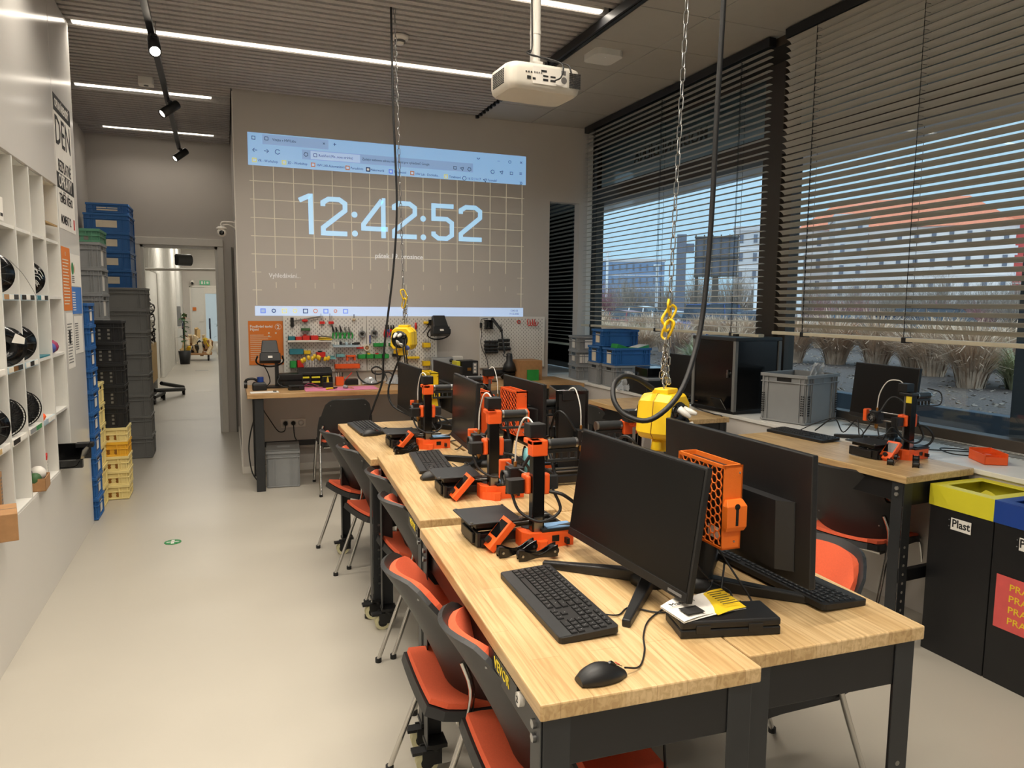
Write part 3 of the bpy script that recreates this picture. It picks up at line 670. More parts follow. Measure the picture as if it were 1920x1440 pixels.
def keyboard(label, loc, rz, single=False):
    """keys face up, space bar towards local -y"""
    t = thing('keyboard', label, 'keyboard', loc, rz, 'black computer keyboards')
    Wk, Dk = .445, .155
    q = B(); q.M = Matrix.Rotation(R(3.2), 4, 'X'); 
    q.prism(rrect(-Wk/2, Wk/2, -Dk/2, Dk/2, .012), .004, .019); q.obj('case', 'black_plastic', t, .003)
    q = B(); q.M = Matrix.Rotation(R(3.2), 4, 'X'); q.box(-Wk/2+.006, Wk/2-.006, -Dk/2+.002, -Dk/2+.034, .0186, .0200); q.obj('palm_strip', 'black_metal_grey', t, .001)
    B().box(-.19, -.16, Dk/2-.022, Dk/2-.012, 0, .016).box(.16, .19, Dk/2-.022, Dk/2-.012, 0, .016).box(-.2, .2, -Dk/2+.006, -Dk/2+.012, 0, .006).obj('foot', 'black_plastic', t)
    rows = [(.060, [(-.196+i*.0215, .019) for i in range(14)]+[(.128+i*.022, .019) for i in range(4)], .011),
            (.040, [(-.205+i*.0192, .0165) for i in range(13)]+[(.055, .034)]+[(.086+i*.019, .0165) for i in range(3)]+[(.148+i*.019, .0165) for i in range(4)], .0155),
            (.021, [(-.201, .024)]+[(-.180+i*.0192, .0165) for i in range(12)]+[(.059, .026)]+[(.086+i*.019, .0165) for i in range(3)]+[(.148+i*.019, .0165) for i in range(4)], .0165),
            (.002, [(-.199, .028)]+[(-.175+i*.0192, .0165) for i in range(11)]+[(.052, .04)]+[(.148+i*.019, .0165) for i in range(3)], .0165),
            (-.017, [(-.203, .020)]+[(-.183+i*.0192, .0165) for i in range(11)]+[(.045, .054)]+[(.105, .0165)]+[(.148+i*.019, .0165) for i in range(4)], .0165),
            (-.036, [(-.203, .02), (-.181, .018), (-.160, .018), (-.086, .122), (-.012, .018), (.008, .018), (.029, .018), (.051, .024)]+[(.086+i*.019, .0165) for i in range(3)]+[(.158, .034), (.1855, .0165), (.2045, .0165)], .0165)]
    cache = {}; al = B(); lg = B()
    for y, ks, dk in rows:
        zt = .0185+y*math.tan(R(3.2))
        for x, wk in ks:
            b = B() if single else al
            if single:
                key = (wk, dk)
                if key not in cache:
                    cache[key] = B().frust((-wk/2, wk/2, -dk/2, dk/2), 0, (-wk/2+.0015, wk/2-.0015, -dk/2+.0012, dk/2-.0012), .0042).mesh('key', 'black_plastic')
                o = bpy.data.objects.new('key', cache[key]); COL.objects.link(o); o.parent = t; o.location = (x, y, zt); o.rotation_euler = (R(3.2), 0, 0)
            else: al.frust((x-wk/2, x+wk/2, y-dk/2, y+dk/2), zt, (x-wk/2+.0015, x+wk/2-.0015, y-dk/2+.0012, y+dk/2-.0012), zt+.0042)
            if wk < .1: lg.box(x-.0038, x-.0014, y+.0012, y+.0036, zt+.0042, zt+.0045); 
            if wk < .1 and len(lg.v) % 48 == 0: lg.box(x+.001, x+.003, y-.0035, y-.0015, zt+.0042, zt+.0045)
    if not single: stuff(al.obj('keys', 'black_plastic', t))
    stuff(lg.obj('key_legends', 'crate_grey', t))
    return t
keyboard('black keyboard at the front of the near bench beside the mouse', (.780, 1.678, .88), R(-92), True)
keyboard('black keyboard under the edge of the dark back-to-back monitor on the window side', (1.475, 1.605, .88), R(91), True)
_k = keyboard('black keyboard on the middle bench, in front of the reflecting monitor', (.895, 3.375, .895), R(-97))
dup(_k, (.80, 4.59, .87), R(-88), 'black keyboard at the far left corner of the last bench')
dup(_k, (3.30, 3.50, .87), R(-86), 'black keyboard on the sill workbench left of the right-hand printer')
def mouse(label, loc, rz):
    t = thing('mouse', label, 'mouse', loc, rz, 'black computer mice')
    rings = []
    for k in range(11):
        v = k/10; y = -.055+.11*v; w = .031*math.sin(PI*min(1, .12+.80*v))**.55*(1 if v < .9 else .9); h = .036*math.sin(PI*min(.98, .10+.84*v**.85))**.8
        rings.append([(w*math.cos(a)*(1 if math.sin(a) > 0 else .93), y, .003+max(0, h*math.sin(a)) if math.sin(a) > 0 else .003+.004*math.sin(a)*.5) for a in [2*PI*i/16 for i in range(16)]])
    B().loft(rings).obj('shell', 'black_plastic', t)
    B().cyl((-.004, .022, .026), (.004, .022, .026), .0105, 12).obj('scroll_wheel', 'black_gloss', t); B().at(0, .037, .0285, 0, R(-32)).box(-.003, .003, -.006, .006, 0, .0012).obj('red_mark', 'red_print', t)
    B().tube([(-.0006, .05, .02), (0, .03, .030), (0, .0, .0365), (0, -.01, .0372)], .0008, 4).obj('button_seam', 'black_gloss', t); return t
_m = mouse('black mouse with a red wheel at the corner of the near bench', (.710, 1.285, .88), R(-88))
dup(_m, (.826, 3.065, .895), R(-84), 'black mouse beside the keyboard on the middle bench'); dup(_m, (.79, 4.36, .87), R(-80), 'black mouse beside the keyboard on the far bench')
def cable(name, pts, r, label, key='cable_black', cat='cable', sub=6, n=6):
    return tag(B().tube(pts, r, n, sub=sub).obj(name, key), label, cat)
cable('mouse_cable', [(.765, 1.285, .897), (.81, 1.30, .884), (.86, 1.36, .884), (.90, 1.43, .884), (.96, 1.50, .884), (1.06, 1.56, .884)], .0022, 'thin black mouse cable curving past the stand foot of the near monitor')
cable('keyboard_cable', [(.860, 1.56, .888), (.90, 1.55, .884), (.95, 1.58, .884), (1.0, 1.53, .884), (1.06, 1.52, .884), (1.12, 1.56, .884)], .0022, 'thin black keyboard cable looping under the near monitor')
cable('keyboard_cable', [(.985, 3.30, .905), (1.0, 3.16, .9), (1.02, 3.2, .93), (1.06, 3.15, .9), (1.1, 3.2, .9)], .0022, 'thin black cable from the keyboard on the middle bench')
cable('keyboard_cable', [(.875, 4.46, .878), (.90, 4.45, .90), (.94, 4.42, .875), (1.0, 4.45, .874), (1.08, 4.5, .874)], .0022, 'thin black cable behind the keyboard on the far bench')
# ================================================================ honeycomb boxes behind the monitors
def hexbox(label, loc, rz, key, D=.055, L=.205, H=.215, r=.0125, block=True):
    """lattice face towards local -x, plain end with a slotted block towards local -y"""
    t = thing('honeycomb_box', label, 'box', loc, rz, 'printed honeycomb boxes on monitor stands')
    b = B(); w = .003
    y = 0; col = 0; cs = r*1.5; rowh = r*math.sqrt(3)
    ny = int(L/cs)+1; nz = int(H/rowh)+1
    for i in range(ny):
        for j in range(nz+1):
            cy = -L/2+.006+i*cs; cz = j*rowh+(rowh/2 if i % 2 else 0)
            for a in (0, 60, 120):
                p = (cy+r*math.cos(R(a)), cz+r*math.sin(R(a))); q = (cy+r*math.cos(R(a+60)), cz+r*math.sin(R(a+60)))
                if max(abs(p[0]), abs(q[0])) < L/2 and 0 < p[1] < H and 0 < q[1] < H: b.cyl((-D/2+.002, p[0], p[1]), (-D/2+.002, q[0], q[1]), .0021, 4)
    stuff(b.obj('honeycomb_lattice', key, t))
    b = B().box(-D/2, D/2, -L/2, -L/2+.004, 0, H).box(-D/2, D/2, L/2-.004, L/2, 0, H).box(-D/2, D/2, -L/2, L/2, 0, .004)
    b.box(-D/2, -D/2+.004, -L/2, L/2, H-.008, H).box(D/2-.004, D/2, -L/2, L/2, 0, H).box(-D/2, -D/2+.004, -L/2, L/2, 0, .006)
    b.box(-D/2, D/2, -L/2, -L/2+.01, H-.006, H).obj('case', key, t)
    B().box(-D/2+.008, D/2-.005, -L/2+.006, L/2-.006, .006, H-.012).obj('power_unit', 'black_plastic', t)
    B().box(-D/2+.0072, -D/2+.008, -L/2+.02, -L/2+.07, .02, .05).obj('rating_label', 'paper', t)
    if block:
        q = B().frust((-D/2, D/2, -L/2-.012, -L/2), .05, (-D/2-.002, D/2+.002, -L/2-.02, -L/2), .062)
        q.box(-D/2-.002, D/2+.002, -L/2-.02, -L/2, .062, .115).frust((-D/2-.002, D/2+.002, -L/2-.02, -L/2), .115, (-D/2+.004, D/2-.004, -L/2-.008, -L/2), .13); q.obj('slotted_block', key, t, .001)
        B().box(-.004, .004, -L/2-.0206, -L/2-.0195, .066, .112).cyl((0, -L/2-.0206, .114), (0, -L/2-.0195, .114), .008, 10).obj('slot', 'black_gloss', t)
        B().ball((D/2-.01, -L/2-.001, H-.02), .003, 6).ball((D/2-.02, -L/2-.001, .02), .003, 6).obj('screw', 'steel', t)
    B().box(D/2, D/2+.06, -.03, .03, .09, .13).obj('bracket', 'black_plastic', t)
    return t
hexbox('large orange honeycomb box with a slotted end block behind the near monitor', (1.165, 1.558, 1.055), R(-1), 'orange_box')
hexbox('orange honeycomb box beside the dark monitor on the middle window-side bench', (1.215, 3.09, 1.075), 0, 'orange_plastic', .05, .215, .205, .0125)
hexbox('plain orange box end showing right of the reflecting monitor', (1.125, 3.30, 1.05), 0, 'orange_plastic', .045, .17, .205, .0125, False)
hexbox('yellow honeycomb box on the far benches between the dark monitors', (1.185, 4.46, 1.03), 0, 'yellow_plastic', .055, .215, .21, .0125)
hexbox('yellow box half hidden behind the last dark monitor', (1.085, 4.62, 1.03), 0, 'yellow_plastic', .05, .17, .20, .0125, False)
# black mini tower beside the middle monitors
t = thing('mini_tower', 'black computer case standing right of the dark monitor by the cardboard box', 'computer', (1.45, 2.98, .885), R(-16)); B().box(-.075, .075, -.05, .16, .004, .40).obj('case', 'black_gloss', t, .004)
B().box(-.06, .06, -.052, -.05, .03, .38).obj('front_panel', 'black_plastic', t); B().box(-.07, .07, -.04, .14, 0, .004).obj('foot_plate', 'black_metal', t)
# ================================================================ desktop 3D printers
def printer(label, loc, rz, pad='light_blue_pad', head=.22, cap=True):
    """front towards local -y, tower on the right (+x)"""
    t = thing('desktop_printer', label, '3d printer', loc, rz, 'small orange and black desktop printers')
    b = B()
    for x in (-.075, .045): b.box(x-.015, x+.015, -.13, .17, .012, .042)
    b.box(-.10, .075, -.142, -.13, .004, .05).box(-.10, .075, .16, .172, .004, .05)
    b.obj('frame_rail', 'black_metal', t, .002)
    B().box(-.07, .045, -.150, -.142, .008, .046).obj('front_plate', 'black_plastic', t, .003)
    b = B()
    for x in (-.045, .015): b.cyl((x, -.14, .052), (x, .165, .052), .004, 8)
    b.obj('smooth_rod', 'steel', t)
    B().box(-.108, .078, -.17, .015, .078, .084).obj('print_bed', 'black_metal_grey', t, .003)
    B().box(-.085, .055, -.14, -.01, .058, .0775).obj('bed_carrier', 'black_plastic', t, .003)
    b = B()
    for x in (-.1, .07):
        for y in (-.16, .008): b.cyl((x, y, .084), (x, y, .087), .005, 8)
    b.obj('bed_clip', 'steel', t)
    # orange base with a splayed front foot
    b = B(); b.prism([(.062, -.005), (.115, -.005), (.143, .012), (.148, .05), (.142, .17), (.085, .17), (.085, .02), (.062, .012)], 0, .052)
    b.prism([(.13, -.002), (.155, .03), (.168, .04), (.172, .062), (.152, .072), (.128, .04)], 0, .03); b.obj('base', 'orange_plastic', t, .002)
    B().box(.088, .146, .055, .172, .0525, .062).obj('power_cover', 'black_plastic', t, .002)
    B().box(.092, .142, .075, .168, .0622, .067).obj('grip_pad', pad, t, .001)
    B().box(.1425, .1475, .09, .115, .02, .04).obj('power_switch', 'black_gloss', t)
    B().box(.144, .165, .135, .145, .012, .03).obj('usb_stick', 'black_plastic', t)
    # tower, lead screw, rods
    B().box(.095, .127, .028, .07, .03, .345).obj('tower', 'black_gloss', t, .002)
    B().box(.1275, .1282, .034, .064, .045, .10).obj('rating_label', 'steel', t)
    B().box(.0955, .1275, .027, .0279, .30, .335).obj('warning_label', 'yellow_print', t)
    b = B().cyl((.072, .05, .05), (.072, .05, .33), .004, 8).cyl((.086, .036, .05), (.086, .036, .33), .003, 6); b.obj('lead_screw', 'steel', t)
    B().box(.05, .096, .02, .075, .03, .052).obj('z_motor_mount', 'black_plastic', t, .002)
    if cap: B().box(.055, .132, .022, .06, .335, .352).box(.092, .132, .022, .078, .30, .352).obj('tower_cap', 'orange_plastic', t, .004)
    else: B().box(.055, .132, .022, .078, .335, .352).obj('tower_cap', 'black_plastic', t, .004)
    B().box(.04, .094, .03, .088, .353, .398).obj('extruder', 'black_plastic', t, .003)
    # rail that carries the spool, running backwards from the cap
    b = B().cyl((.112, .09, .335), (.112, .18, .335), .017, 14); b.obj('spool_roller', 'black_metal_grey', t)
    B().cyl((.112, .082, .335), (.112, .09, .335), .0172, 14).cyl((.112, .18, .335), (.112, .188, .335), .0172, 14).obj('roller_cap', 'steel', t)
    b = B(); b.box(.106, .118, .078, .19, .305, .318).box(.106, .118, .078, .19, .275, .285)
    for k in range(5): b.box(.106, .118, .078+k*.0265, .085+k*.0265, .285, .305)
    b.obj('roller_bracket', 'black_metal_grey', t, .002)
    # arm: carriage, motor, rods, hot end
    b = B().box(.062, .094, .012, .084, .17, .235).box(.094, .118, .012, .027, .175, .235).box(.094, .122, .071, .092, .17, .24); b.obj('carriage', 'orange_plastic', t, .006)
    b = B(); b.prism(rrect(.065, .107, -.045, .011, .010), .178, .222); b.obj('arm_motor', 'black_plastic', t, .002)
    B().box(.088, .106, .093, .13, .18, .23).obj('cable_cover', 'black_metal_grey', t, .006)
    B().cyl((-.13, .035, .228), (.08, .035, .228), .004, 8).cyl((-.13, .035, .185), (.08, .035, .185), .004, 8).obj('arm_rod', 'steel', t)
    B().box(-.15, -.128, .012, .055, .17, .238).obj('arm_end', 'orange_plastic', t, .004)
    hx = -.11+head*.35
    B().box(hx-.025, hx+.025, .0, .055, .165, .235).obj('head_block', 'black_plastic', t, .004)
    b = B(); b.lathe([(.024, -.008), (.026, .008), (.021, .008), (.020, -.008), (.024, -.008)], 16); g = b.obj('fan_shroud', 'black_plastic', t); g.location = (hx, -.008, .20); g.rotation_euler = (R(90), 0, 0)
    b = B().cyl((hx, -.002, .20), (hx, -.010, .20), .008, 10)
    for k in range(7): a = 2*PI*k/7; b.add([(hx, -.004, .20), (hx+.02*math.cos(a), -.004, .2+.02*math.sin(a)), (hx+.02*math.cos(a+.6), -.008, .2+.02*math.sin(a+.6))], [(0, 1, 2)])
    b.obj('fan_blades', 'ink_grey', t)
    B().cyl((hx, .03, .235), (hx, .03, .252), .006, 10).cyl((hx, .03, .165), (hx, .03, .14), .009, 10).cyl((hx, .03, .14), (hx, .03, .128), .005, 8, .001).obj('nozzle', 'brass', t)
    B().tube([(hx, .03, .25), (hx+.01, .03, .33), (hx+.05, .035, .40), (.03, .05, .41), (.055, .06, .39)], .003, 8, sub=6).obj('filament_tube', 'tube_white', t)
    B().tube([(hx, .05, .22), (hx+.02, .1, .30), (hx+.07, .12, .30), (.09, .125, .22)], .006, 8, sub=6).obj('hot_end_harness', 'cable_black', t)
    B().tube([(.085, -.03, .18), (.11, -.01, .12), (.145, .05, .09), (.14, .12, .12), (.12, .10, .19)], .005, 8, sub=6).obj('motor_harness', 'cable_black', t)
    B().tube([(.12, .09, .18), (.145, .13, .17), (.15, .185, .12), (.14, .17, .075), (.12, .10, .058)], .006, 8, sub=6).obj('tower_harness', 'cable_black', t)
    # tilted display
    def Q(): b = B(); b.M = Matrix.Translation((.10, -.115, .008)) @ Matrix.Rotation(R(-42), 4, 'X'); return b
    q = Q(); q.prism([(x, y) for x, y in rrect(-.036, .036, -.012, .012, .004)], 0, .112); q.obj('display_case', 'orange_plastic', t, .002)
    q = Q(); q.box(-.028, .028, -.0128, -.0119, .042, .100); q.obj('display', 'black_gloss', t)
    q = Q(); q.cyl((0, -.012, .022), (0, -.024, .022), .011, 14); q.obj('dial', 'black_plastic', t)
    B().box(.07, .085, -.13, -.09, .004, .03).obj('display_hinge', 'black_plastic', t)
    return t
_p = printer('orange and black printer with a blue pad on the near bench by the roller arms', (.87, 2.235, .88), R(-90))
dup(_p, (.928, 2.80, .895), R(-93), 'orange and black printer on the middle bench beside the reflecting monitor')
dup(_p, (.965, 3.985, .87), R(-90), 'orange and black printer on the far bench in front of the yellow box')
dup(_p, (1.455, 2.275, .88), R(88), 'printer mostly hidden behind the near monitor, its orange cap left of the yellow reel')
dup(_p, (1.475, 2.885, .885), R(87), 'printer on the middle window-side bench with its lead screw towards the camera')
dup(_p, (1.56, 4.19, .87), R(90), 'printer on the far window-side bench, only its black top clear')
printer('printer on the sill workbench in front of the right window', (3.285, 2.885, .87), R(-86), 'black_plastic', .1, False)
# spool of pale blue filament seen between the printers
t = thing('filament_spool', 'pale blue filament spool standing between the middle printers', 'spool', (1.20, 2.84, .985), R(60))
for s in (-1, 1): B().at(0, s*.03, 0, 0, R(90)).lathe([(.026, -.002), (.075, -.002), (.075, .002), (.026, .002), (.026, -.002)], 28).obj('flange', 'black_gloss', t)
B().at(0, 0, 0, 0, R(90)).lathe([(.03, -.028), (.066, -.028), (.066, .028), (.03, .028), (.03, -.028)], 28).obj('winding', 'teal_light', t)
B().box(-.09, .09, -.04, .04, -.10, -.076).obj('cradle', 'black_plastic', t)
# roller arms lying about
def arms(label, loc, rz):
    t = thing('roller_arm', label, 'roller arm', loc, rz, 'black spool roller arms')
    def plate(y): 
        b = B(); pts = []
        n = 16
        for k in range(n+1): u = k/n; pts.append((-.06+.12*u, .024+.012*u*u+(.009*math.cos(2*PI*u))))
        low = []
        for k in range(n+1): u = 1-k/n; low.append((-.06+.12*u, .004+.012*u*u-(.004*math.cos(2*PI*u))))
        P = pts+low; b.add([(x, y, z) for x, z in P]+[(x, y+.005, z) for x, z in P], [tuple(range(len(P))), tuple(range(2*len(P)-1, len(P)-1, -1))]+[(i, (i+1) % len(P), len(P)+(i+1) % len(P), len(P)+i) for i in range(len(P))]); return b
    plate(-.016).obj('side_plate', 'black_gloss', t, .0015); plate(.011).obj('side_plate', 'black_gloss', t, .0015)
    B().cyl((-.05, -.012, .017), (-.05, .012, .017), .015, 12).cyl((.052, -.012, .027), (.052, .012, .027), .015, 12).obj('roller', 'black_plastic', t)
    b = B()
    for x, z in ((-.05, .017), (.052, .027)): b.cyl((x, -.0195, z), (x, -.016, z), .004, 8)
    b.obj('pin', 'steel', t)
    return t
_a = arms('black roller arm in front, lying nearest the front keyboard', (.872, 2.005, .88), R(-8))
dup(_a, (.825, 2.06, .88), R(-2), 'black roller arm behind the other one, next to the near printer base')
dup(_a, (.865, 3.745, .87), R(4), 'black roller arm with shiny knobs at the seam before the middle keyboard')
dup(_a, (.875, 3.82, .87), R(2), 'black roller arm with shiny knobs in front of the far printer')
dup(_a, (3.235, 2.64, .87), R(40), 'black roller arm in front on the sill workbench')
dup(_a, (3.17, 2.72, .87), R(30), 'black roller arm behind, beside the sill printer foot')
# black case with a folded leaflet on the near bench
t = thing('black_case', 'flat black plastic case lying across the seam of the near benches', 'case', (1.108, 1.408, .88), R(-14))
B().box(-.125, .125, -.055, .055, 0, .022).obj('lower_shell', 'black_plastic', t, .004); B().box(-.125, .125, -.055, .055, .0225, .042).obj('lid', 'black_plastic', t, .005)
for x in (-.07, .06): B().box(x-.018, x+.018, -.0575, -.055, .012, .032).obj('latch', 'black_plastic', t, .001)
t = thing('leaflet', 'folded white and orange leaflet lying on the black case', 'leaflet', (1.075, 1.43, .9225), R(2))
def fold(x0, x1, z): return B().sheet(lambda u, v: (x0+(x1-x0)*u, -.048+.096*v+.012*u, z+.004+.007*math.sin(PI*u)*(.4+v)+.012*v*u*u), 8, 5, .0008)
fold(-.10, .0, .0).obj('left_page', 'paper', t); fold(.0, .095, .0).obj('right_page', 'yellow_handle', t); fold(-.10, .095, -.0035).obj('under_page', 'paper', t)
text('Manutan', .022, 'ink', t, (-.055, .022, .0165), (0, R(0), R(7)), .0004)
B().box(-.08, -.03, -.036, .002, .0125, .0135).obj('printed_picture', 'ink', t)
b = B()
for k in range(7): b.box(.03, .085-.01*(k % 3), -.028+k*.010, -.0255+k*.010, .0175+.0008*k, .0183+.0008*k)
stuff(b.obj('printed_lines', 'ink', t))
# ================================================================ crates on the left
def crate(label, cat_group, name, L, Wd, H, key, card=None, holes=None, cardkey='paper', loc=(0, 0, 0), rz=0, slots=True, rim=True):
    """open stacking crate, base at z = 0, long side along x; card: list of (face, along, z, w, h)"""
    t = thing(name, label, 'crate', loc, rz, cat_group)
    b = B(); w = .004; l2, w2 = L/2-.012, Wd/2-.012
    b.box(-l2, l2, -w2, w2, .004, .008)
    b.box(-l2, l2, -w2, -w2+w, .004, H).box(-l2, l2, w2-w, w2, .004, H).box(-l2, -l2+w, -w2, w2, .004, H).box(l2-w, l2, -w2, w2, .004, H)
    b.box(-l2+.012, l2-.012, -w2+.012, w2-.012, -.004, .004); b.obj('body', key, t, .002)
    b = B()
    for z0, z1, d in ((H-.022, H, .0), (H-.062, H-.054, .003), (.0, .012, .006)):
        a, c = L/2-d, Wd/2-d
        b.box(-a, a, -c, -w2+.001, z0, z1).box(-a, a, w2-.001, c, z0, z1).box(-a, -l2+.001, -w2, w2, z0, z1).box(l2-.001, a, -w2, w2, z0, z1)
    b.obj('rim', key, t, .002)
    b = B(); a, c = L/2-.004, Wd/2-.004
    for s in (-1, 1):
        for k in (.012, .05, .07):
            x = s*(l2-k); b.box(x-.003, x+.003, -c, -w2+.001, .012, H-.022).box(x-.003, x+.003, w2-.001, c, .012, H-.022)
        for k in (.012, .045):
            y = s*(w2-k); b.box(-a, -l2+.001, y-.003, y+.003, .012, H-.022).box(l2-.001, a, y-.003, y+.003, .012, H-.022)
    for s in (-1, 1):
        for q in (-.12, 0, .12): b.box(q-.003, q+.003, s*(Wd/2-.003)-.002, s*(Wd/2-.003)+.002, H-.054, H-.022)
    stuff(b.obj('rib', key, t))
    if slots and H > .14:
        q = B().box(l2-.0005, l2+.0015, -.055, .055, H-.052, H-.026).box(-l2-.0015, -l2+.0005, -.055, .055, H-.052, H-.026); q.obj('grip_slot', 'black_plastic', t)
    if holes:
        b = B(); hk, ny, nz, rr = holes
        for i in range(ny):
            for j in range(nz):
                x = -l2*.72+1.44*l2*(i+.5)/ny; z = .02+(H-.08)*(j+.5)/nz
                if hk == 'square': b.box(x-rr, x+rr, -w2-.0012, -w2, z-rr, z+rr).box(x-rr, x+rr, w2, w2+.0012, z-rr, z+rr)
                else: b.cyl((x, -w2-.0015, z), (x, -w2+.0005, z), rr, 10)
        for j in range(2):
            y = -w2*.4+.8*w2*j; b.box(l2, l2+.0012, y-rr, y+rr, H*.35, H*.35+2*rr)
        stuff(b.obj('holes', 'seam' if hk == 'square' else 'brass', t))
    for face, al, zc, cw, ch in card or []:
        if face == 'y': o = B().box(al-cw/2, al+cw/2, -w2-.0045, -w2-.0035, zc-ch/2, zc+ch/2)
        elif face == 'x': o = B().box(l2+.0035, l2+.0045, al-cw/2, al+cw/2, zc-ch/2, zc+ch/2)
        else: o = B().box(-l2-.0045, -l2-.0035, al-cw/2, al+cw/2, zc-ch/2, zc+ch/2)
        g = o.obj('label_card', cardkey, t)
    return t
def stack(n, H, x, y, what, where, rz=0, skip_ord=0, z0=0., **kw):
    """n crates; the label counts them from the top"""
    first = None; name = kw.pop('name'); grp = kw.pop('group')
    for k in range(n):
        lab = '%s crate, %s %s' % (what, ORD[n-1-k+skip_ord], where); loc = (x+random.uniform(-.003, .003), y+random.uniform(-.003, .003), z0+.004+k*H)
        if first is None: first = crate(lab, grp, name, loc=loc, rz=rz, H=H, **kw)
        else: dup(first, loc, rz+random.uniform(-.006, .006), lab)
stack(10, .1645, -1.163, 6.325, 'blue', 'of the narrow stack against the white panel', name='stacking_crate', group='blue crates against the white panel', L=.415, Wd=.29, key='crate_blue', card=[('x', .02, .075, .09, .085)])
stack(6, .168, -1.172, 6.635, 'pale yellow', 'of the slim stack behind the blue ones', name='stacking_crate', group='pale yellow crates', L=.42, Wd=.27, key='crate_pale_yellow', card=None)
stack(3, .122, -1.015, 6.935, 'yellow holed', 'of the lower three under the amber one', name='bottle_crate', group='yellow bottle crates', L=.41, Wd=.285, key='crate_pale_yellow', holes=('round', 5, 2, .013), slots=False)
stack(1, .122, -1.015, 6.935, 'amber holed', 'resting on the pale yellow ones', z0=.366, name='bottle_crate', group='yellow bottle crates', L=.41, Wd=.285, key='crate_amber', holes=('round', 5, 2, .013), slots=False)
stack(1, .122, -1.015, 6.935, 'pale yellow holed', 'just under the black crates', z0=.488, name='bottle_crate', group='yellow bottle crates', L=.41, Wd=.285, key='crate_pale_yellow', holes=('round', 5, 2, .013), slots=False)
stack(5, .178, -1.015, 6.935, 'black', 'of the black ones on the yellow crates', z0=.61, name='bottle_crate', group='black holed crates', L=.40, Wd=.28, key='crate_black', holes=('square', 4, 3, .009))
stack(10, .2155, -1.21, 7.29, 'grey', 'below the green one in the middle stack', name='stacking_crate', group='grey crates with paper labels', L=.45, Wd=.40, key='crate_grey', card=[('x', -.06, .09, .12, .13)])
stack(1, .112, -1.21, 7.29, 'green', 'crowning the middle grey stack', z0=2.156, name='bottle_crate', group='green crate', L=.45, Wd=.40, key='crate_green', holes=('square', 5, 1, .018))
stack(8, .2255, -1.085, 8.76, 'plain grey', 'of the stack standing nearest the doorway', name='stacking_crate', group='plain grey crates by the doorway', L=.60, Wd=.40, key='crate_dark_grey')
stack(13, .2, -1.18, 9.28, 'blue', 'of the tall stack against the doorway wall', name='stacking_crate', group='tall stack of blue crates', L=.44, Wd=.56, key='crate_blue', card=[('y', 0, .09, .2, .075)], cardkey='paper_cream')
crate('shallow blue crate on the very top of the tallest stack by the doorway', 'tall stack of blue crates', 'stacking_crate', .41, .5, .105, 'crate_blue', [('y', 0, .045, .2, .035)], loc=(-1.17, 9.28, 2.61), cardkey='paper_cream')
# ================================================================ things in the cubbyholes
def spool(label, loc, rz, kind, lean=0):
    t = thing('filament_spool', label, 'spool', loc, rz, 'filament spools in the cubby wall'); Rr = .099
    for s in (-1, 1):
        b = B(); b.at(0, s*.032, Rr, 0, R(90))
        if kind == 'mesh':
            b.lathe([(.094, -.002), (Rr, -.002), (Rr, .002), (.094, .002), (.094, -.002)], 32).lathe([(.026, -.002), (.032, -.002), (.032, .002), (.026, .002), (.026, -.002)], 20)
            for q in range(5):
                for k in range(20+q*5):
                    a = 2*PI*(k+.5*(q % 2))/(20+q*5); r0 = .032+q*.0125; a2 = a+(.12 if q % 2 else -.12)
                    b.cyl((r0*math.cos(a), r0*math.sin(a), 0), ((r0+.0125)*math.cos(a2), (r0+.0125)*math.sin(a2), 0), .0014, 4)
        else: b.lathe([(.026, -.002), (Rr, -.002), (Rr, .002), (.026, .002), (.026, -.002)], 36)
        f = b.obj('flange', 'black_gloss', t)
        if kind == 'card' and s < 0: B().at(0, -.0355, Rr, 0, R(90)).prism([(.03, .02), (.085, .01), (.09, .04), (.05, .065)], 0, .0012).obj('maker_label', 'paper', f)
        if kind == 'ribs' and s < 0:
            g = B().at(0, -.0345, Rr, 0, R(90))
            for k in range(12): a = 2*PI*k/12; g.cyl((.04*math.cos(a), .04*math.sin(a), 0), (.092*math.cos(a), .092*math.sin(a), 0), .002, 4)
            g.obj('flange_rib', 'black_metal_grey', t)
    key = {'silver': 'silver_spool', 'orange': 'orange_plastic'}.get(kind, 'black_plastic')
    b = B().at(0, 0, Rr, 0, R(90)); b.lathe([(.028, -.03), (.088, -.03), (.088, .03), (.028, .03), (.028, -.03)], 32); b.obj('winding', key, t)
    if kind == 'silver':
        g = B()
        for k in range(18):
            a = random.uniform(0, 6.28); r = random.uniform(.02, .05)
            g.tube([((.05*math.cos(a)+r*math.cos(q)), -.036, Rr+.05*math.sin(a)+r*math.sin(q)) for q in [2*PI*j/7 for j in range(6)]], .0018, 4, sub=2)
        stuff(g.obj('loose_strands', 'tube_white', t))
    return t
spool('black filament spool with a loose strand, upper spool row', (-1.05, 4.17, 1.69), R(22), 'ribs')
spool('silver grey filament spool with wavy windings, upper spool row', (-1.07, 4.90, 1.69), R(26), 'silver')
spool('black filament spool with a white maker label, middle row', (-1.035, 4.24, 1.338), R(32), 'card')
spool('black filament spool half hidden behind the labelled one', (-1.06, 4.56, 1.338), R(24), 'ribs')
spool('black perforated spool with an orange centre, lower row', (-1.06, 4.25, .985), R(28), 'mesh')
spool('black perforated spool beside the small orange toy, lower row', (-1.06, 4.585, .985), R(26), 'mesh')
spool('black filament spool cut by the left edge of the photo, lower row', (-1.05, 3.93, .985), R(20), 'ribs')
cable('filament_strand', [(-.99, 4.28, 1.86), (-.975, 4.45, 1.80), (-.965, 4.62, 1.71), (-.968, 4.70, 1.665)], .0012, 'single loose filament strand across the upper spool row', 'ink_grey', 'filament', n=4)
